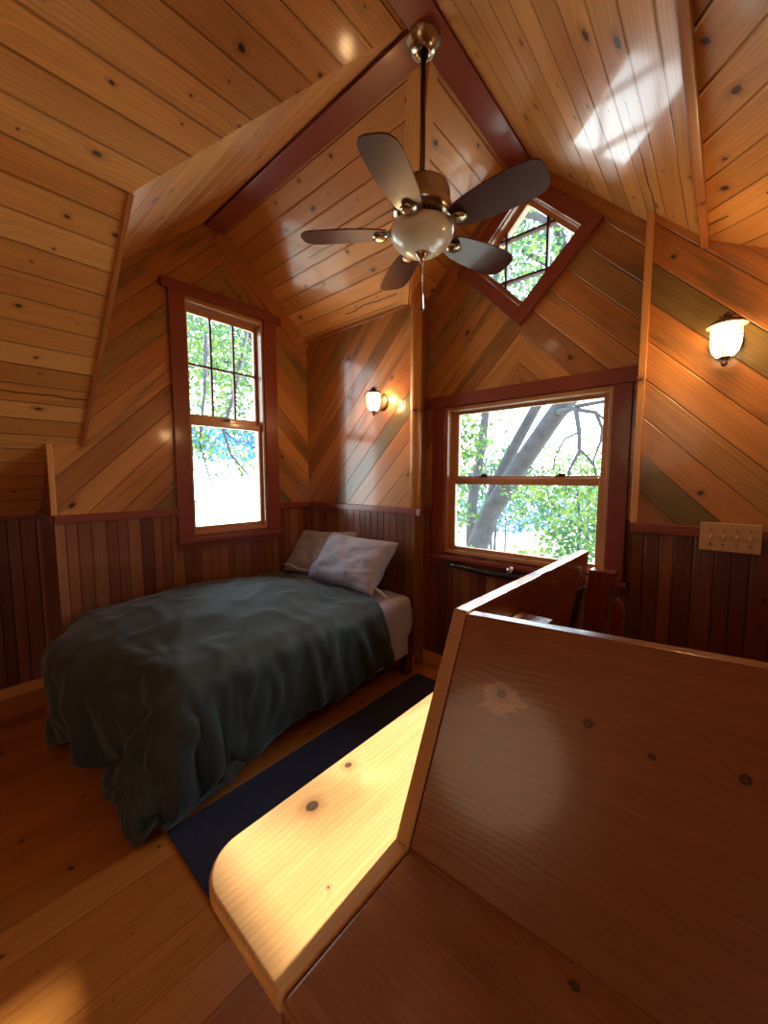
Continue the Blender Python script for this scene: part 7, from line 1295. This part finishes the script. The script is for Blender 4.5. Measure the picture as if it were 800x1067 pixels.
# outside the tall left window
tree('oak with thin hanging branches outside the tall paned window', [([(-6.6, 5.0, G0), (-6.5, 4.9, 1.0), (-6.2, 4.3, 2.9), (-5.9, 3.4, 3.75), (-5.5, 2.7, 4.4)], [.18, .15, .10, .06, .04]),
      ([(-5.9, 3.4, 3.75), (-5.6, 3.0, 2.7), (-5.5, 2.75, 2.1), (-5.5, 2.85, 1.75), (-5.45, 3.1, 1.45), (-5.5, 3.2, 1.2)], [.04, .03, .022, .018, .012, .007]),
      ([(-5.6, 2.6, 3.4), (-5.5, 2.5, 2.6), (-5.5, 2.4, 1.9), (-5.5, 2.55, 1.3), (-5.5, 2.8, 1.0)], [.03, .02, .015, .010, .006]),
      ([(-5.5, 2.75, 2.1), (-5.5, 2.95, 1.95), (-5.5, 3.25, 2.0)], [.015, .010, .006])],
     [((-5.7, 2.55, 1.85), (.3, .28, .22), 120), ((-5.6, 2.85, 1.55), (.3, .5, .12), 70), ((-5.7, 3.05, 1.75), (.3, .28, .25), 80), ((-5.7, 2.35, 1.05), (.2, .14, .2), 36),
      ((-5.9, 2.9, 3.05), (.4, .75, .8), 1500), ((-5.7, 3.0, 2.25), (.3, .6, .2), 240), ((-5.6, 2.35, 2.0), (.3, .2, .3), 160)], leafA, .055, 41)
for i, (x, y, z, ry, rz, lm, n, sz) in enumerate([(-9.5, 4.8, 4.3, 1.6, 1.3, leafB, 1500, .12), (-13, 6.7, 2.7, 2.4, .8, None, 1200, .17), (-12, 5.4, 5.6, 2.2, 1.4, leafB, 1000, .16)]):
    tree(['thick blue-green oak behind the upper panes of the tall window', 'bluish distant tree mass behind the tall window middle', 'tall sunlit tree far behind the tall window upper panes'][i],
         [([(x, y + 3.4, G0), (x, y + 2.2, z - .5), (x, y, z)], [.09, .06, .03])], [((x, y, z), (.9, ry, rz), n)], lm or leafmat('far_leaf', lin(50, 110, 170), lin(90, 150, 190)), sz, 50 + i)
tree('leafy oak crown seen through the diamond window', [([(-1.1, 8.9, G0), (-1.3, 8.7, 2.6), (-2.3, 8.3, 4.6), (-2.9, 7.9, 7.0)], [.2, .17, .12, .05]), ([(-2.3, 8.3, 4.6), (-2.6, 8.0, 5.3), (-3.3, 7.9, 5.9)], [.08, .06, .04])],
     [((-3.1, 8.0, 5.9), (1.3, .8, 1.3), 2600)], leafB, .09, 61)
gm = simple('dry_grass_ground', lin(236, 228, 206), .95, nscale=2, noise_amt=.1)
gb = bmesh.new()
gv = [[gb.verts.new((-40 + 60 * i / 30, -20 + 60 * j / 30, G0 + .5 * noise.noise(Vector((i * .3, j * .3, 0))) )) for j in range(31)] for i in range(31)]
for i in range(30):
    for j in range(30): gb.faces.new((gv[i][j], gv[i + 1][j], gv[i + 1][j + 1], gv[i][j + 1]))
done(gb, 'ground', gm, kind='structure')

# ------------------------------------------------------------------ light
w = bpy.data.worlds.new('world'); bpy.context.scene.world = w; w.use_nodes = True
nt = w.node_tree; bg = nt.nodes['Background']
tc = nt.nodes.new('ShaderNodeTexCoord'); sp_ = nt.nodes.new('ShaderNodeSeparateXYZ'); nt.links.new(tc.outputs['Generated'], sp_.inputs[0])
nt.links.new(ramp(nt, X(nt, sp_.outputs[2]), [(0, (.95, .97, 1)), (.25, (.80, .92, 1)), (1, (.40, .66, 1))]), bg.inputs[0])
bg.inputs[1].default_value = 6.0
sd = bpy.data.lights.new('sun', 'SUN'); sd.energy = 17; sd.angle = .02; sd.color = (1, .91, .79)
so = bpy.data.objects.new('sun', sd); COL.objects.link(so); so.rotation_euler = SUN.to_track_quat('-Z', 'Y').to_euler()
def portal(name, loc, rot, sx, sy):
    l = bpy.data.lights.new(name, 'AREA'); l.shape = 'RECTANGLE'; l.size = sx; l.size_y = sy; l.cycles.is_portal = True
    o = bpy.data.objects.new(name, l); COL.objects.link(o); o.location = loc; o.rotation_euler = rot
portal('portal_wide', (CX, D2 + .14, 1.4), (-PI / 2, 0, 0), 1.05, 1.02)
portal('portal_diamond', (CX, D2 + .14, DZ), (-PI / 2, 0, 0), .68, .68)
portal('portal_tall', (L - .14, 1.5, 1.83), (0, -PI / 2, 0), 1.7, .64)
portal('portal_right', (XB + .02, -1.15, 1.15), (0, PI / 2, 0), .4, .7)
def pl(name, loc, e, col, r):
    l = bpy.data.lights.new(name, 'POINT'); l.energy = e; l.color = col; l.shadow_soft_size = r
    o = bpy.data.objects.new(name, l); COL.objects.link(o); o.location = loc; return o
pl('room_fill', (-.7, -1.4, 2.0), 11, (1, .76, .48), .5)  # warm fill light added behind the camera to lift the room
sc = bpy.context.scene
sc.view_settings.view_transform = 'Standard'
sc.view_settings.look = 'None'
sc.view_settings.exposure = 0.46
sc.cycles.use_denoising = True
sc.cycles.max_bounces = 10; sc.cycles.diffuse_bounces = 6; sc.cycles.glossy_bounces = 4; sc.cycles.transparent_max_bounces = 12
sc.cycles.caustics_reflective = False; sc.cycles.caustics_refractive = False
sc.cycles.sample_clamp_indirect = 6.0
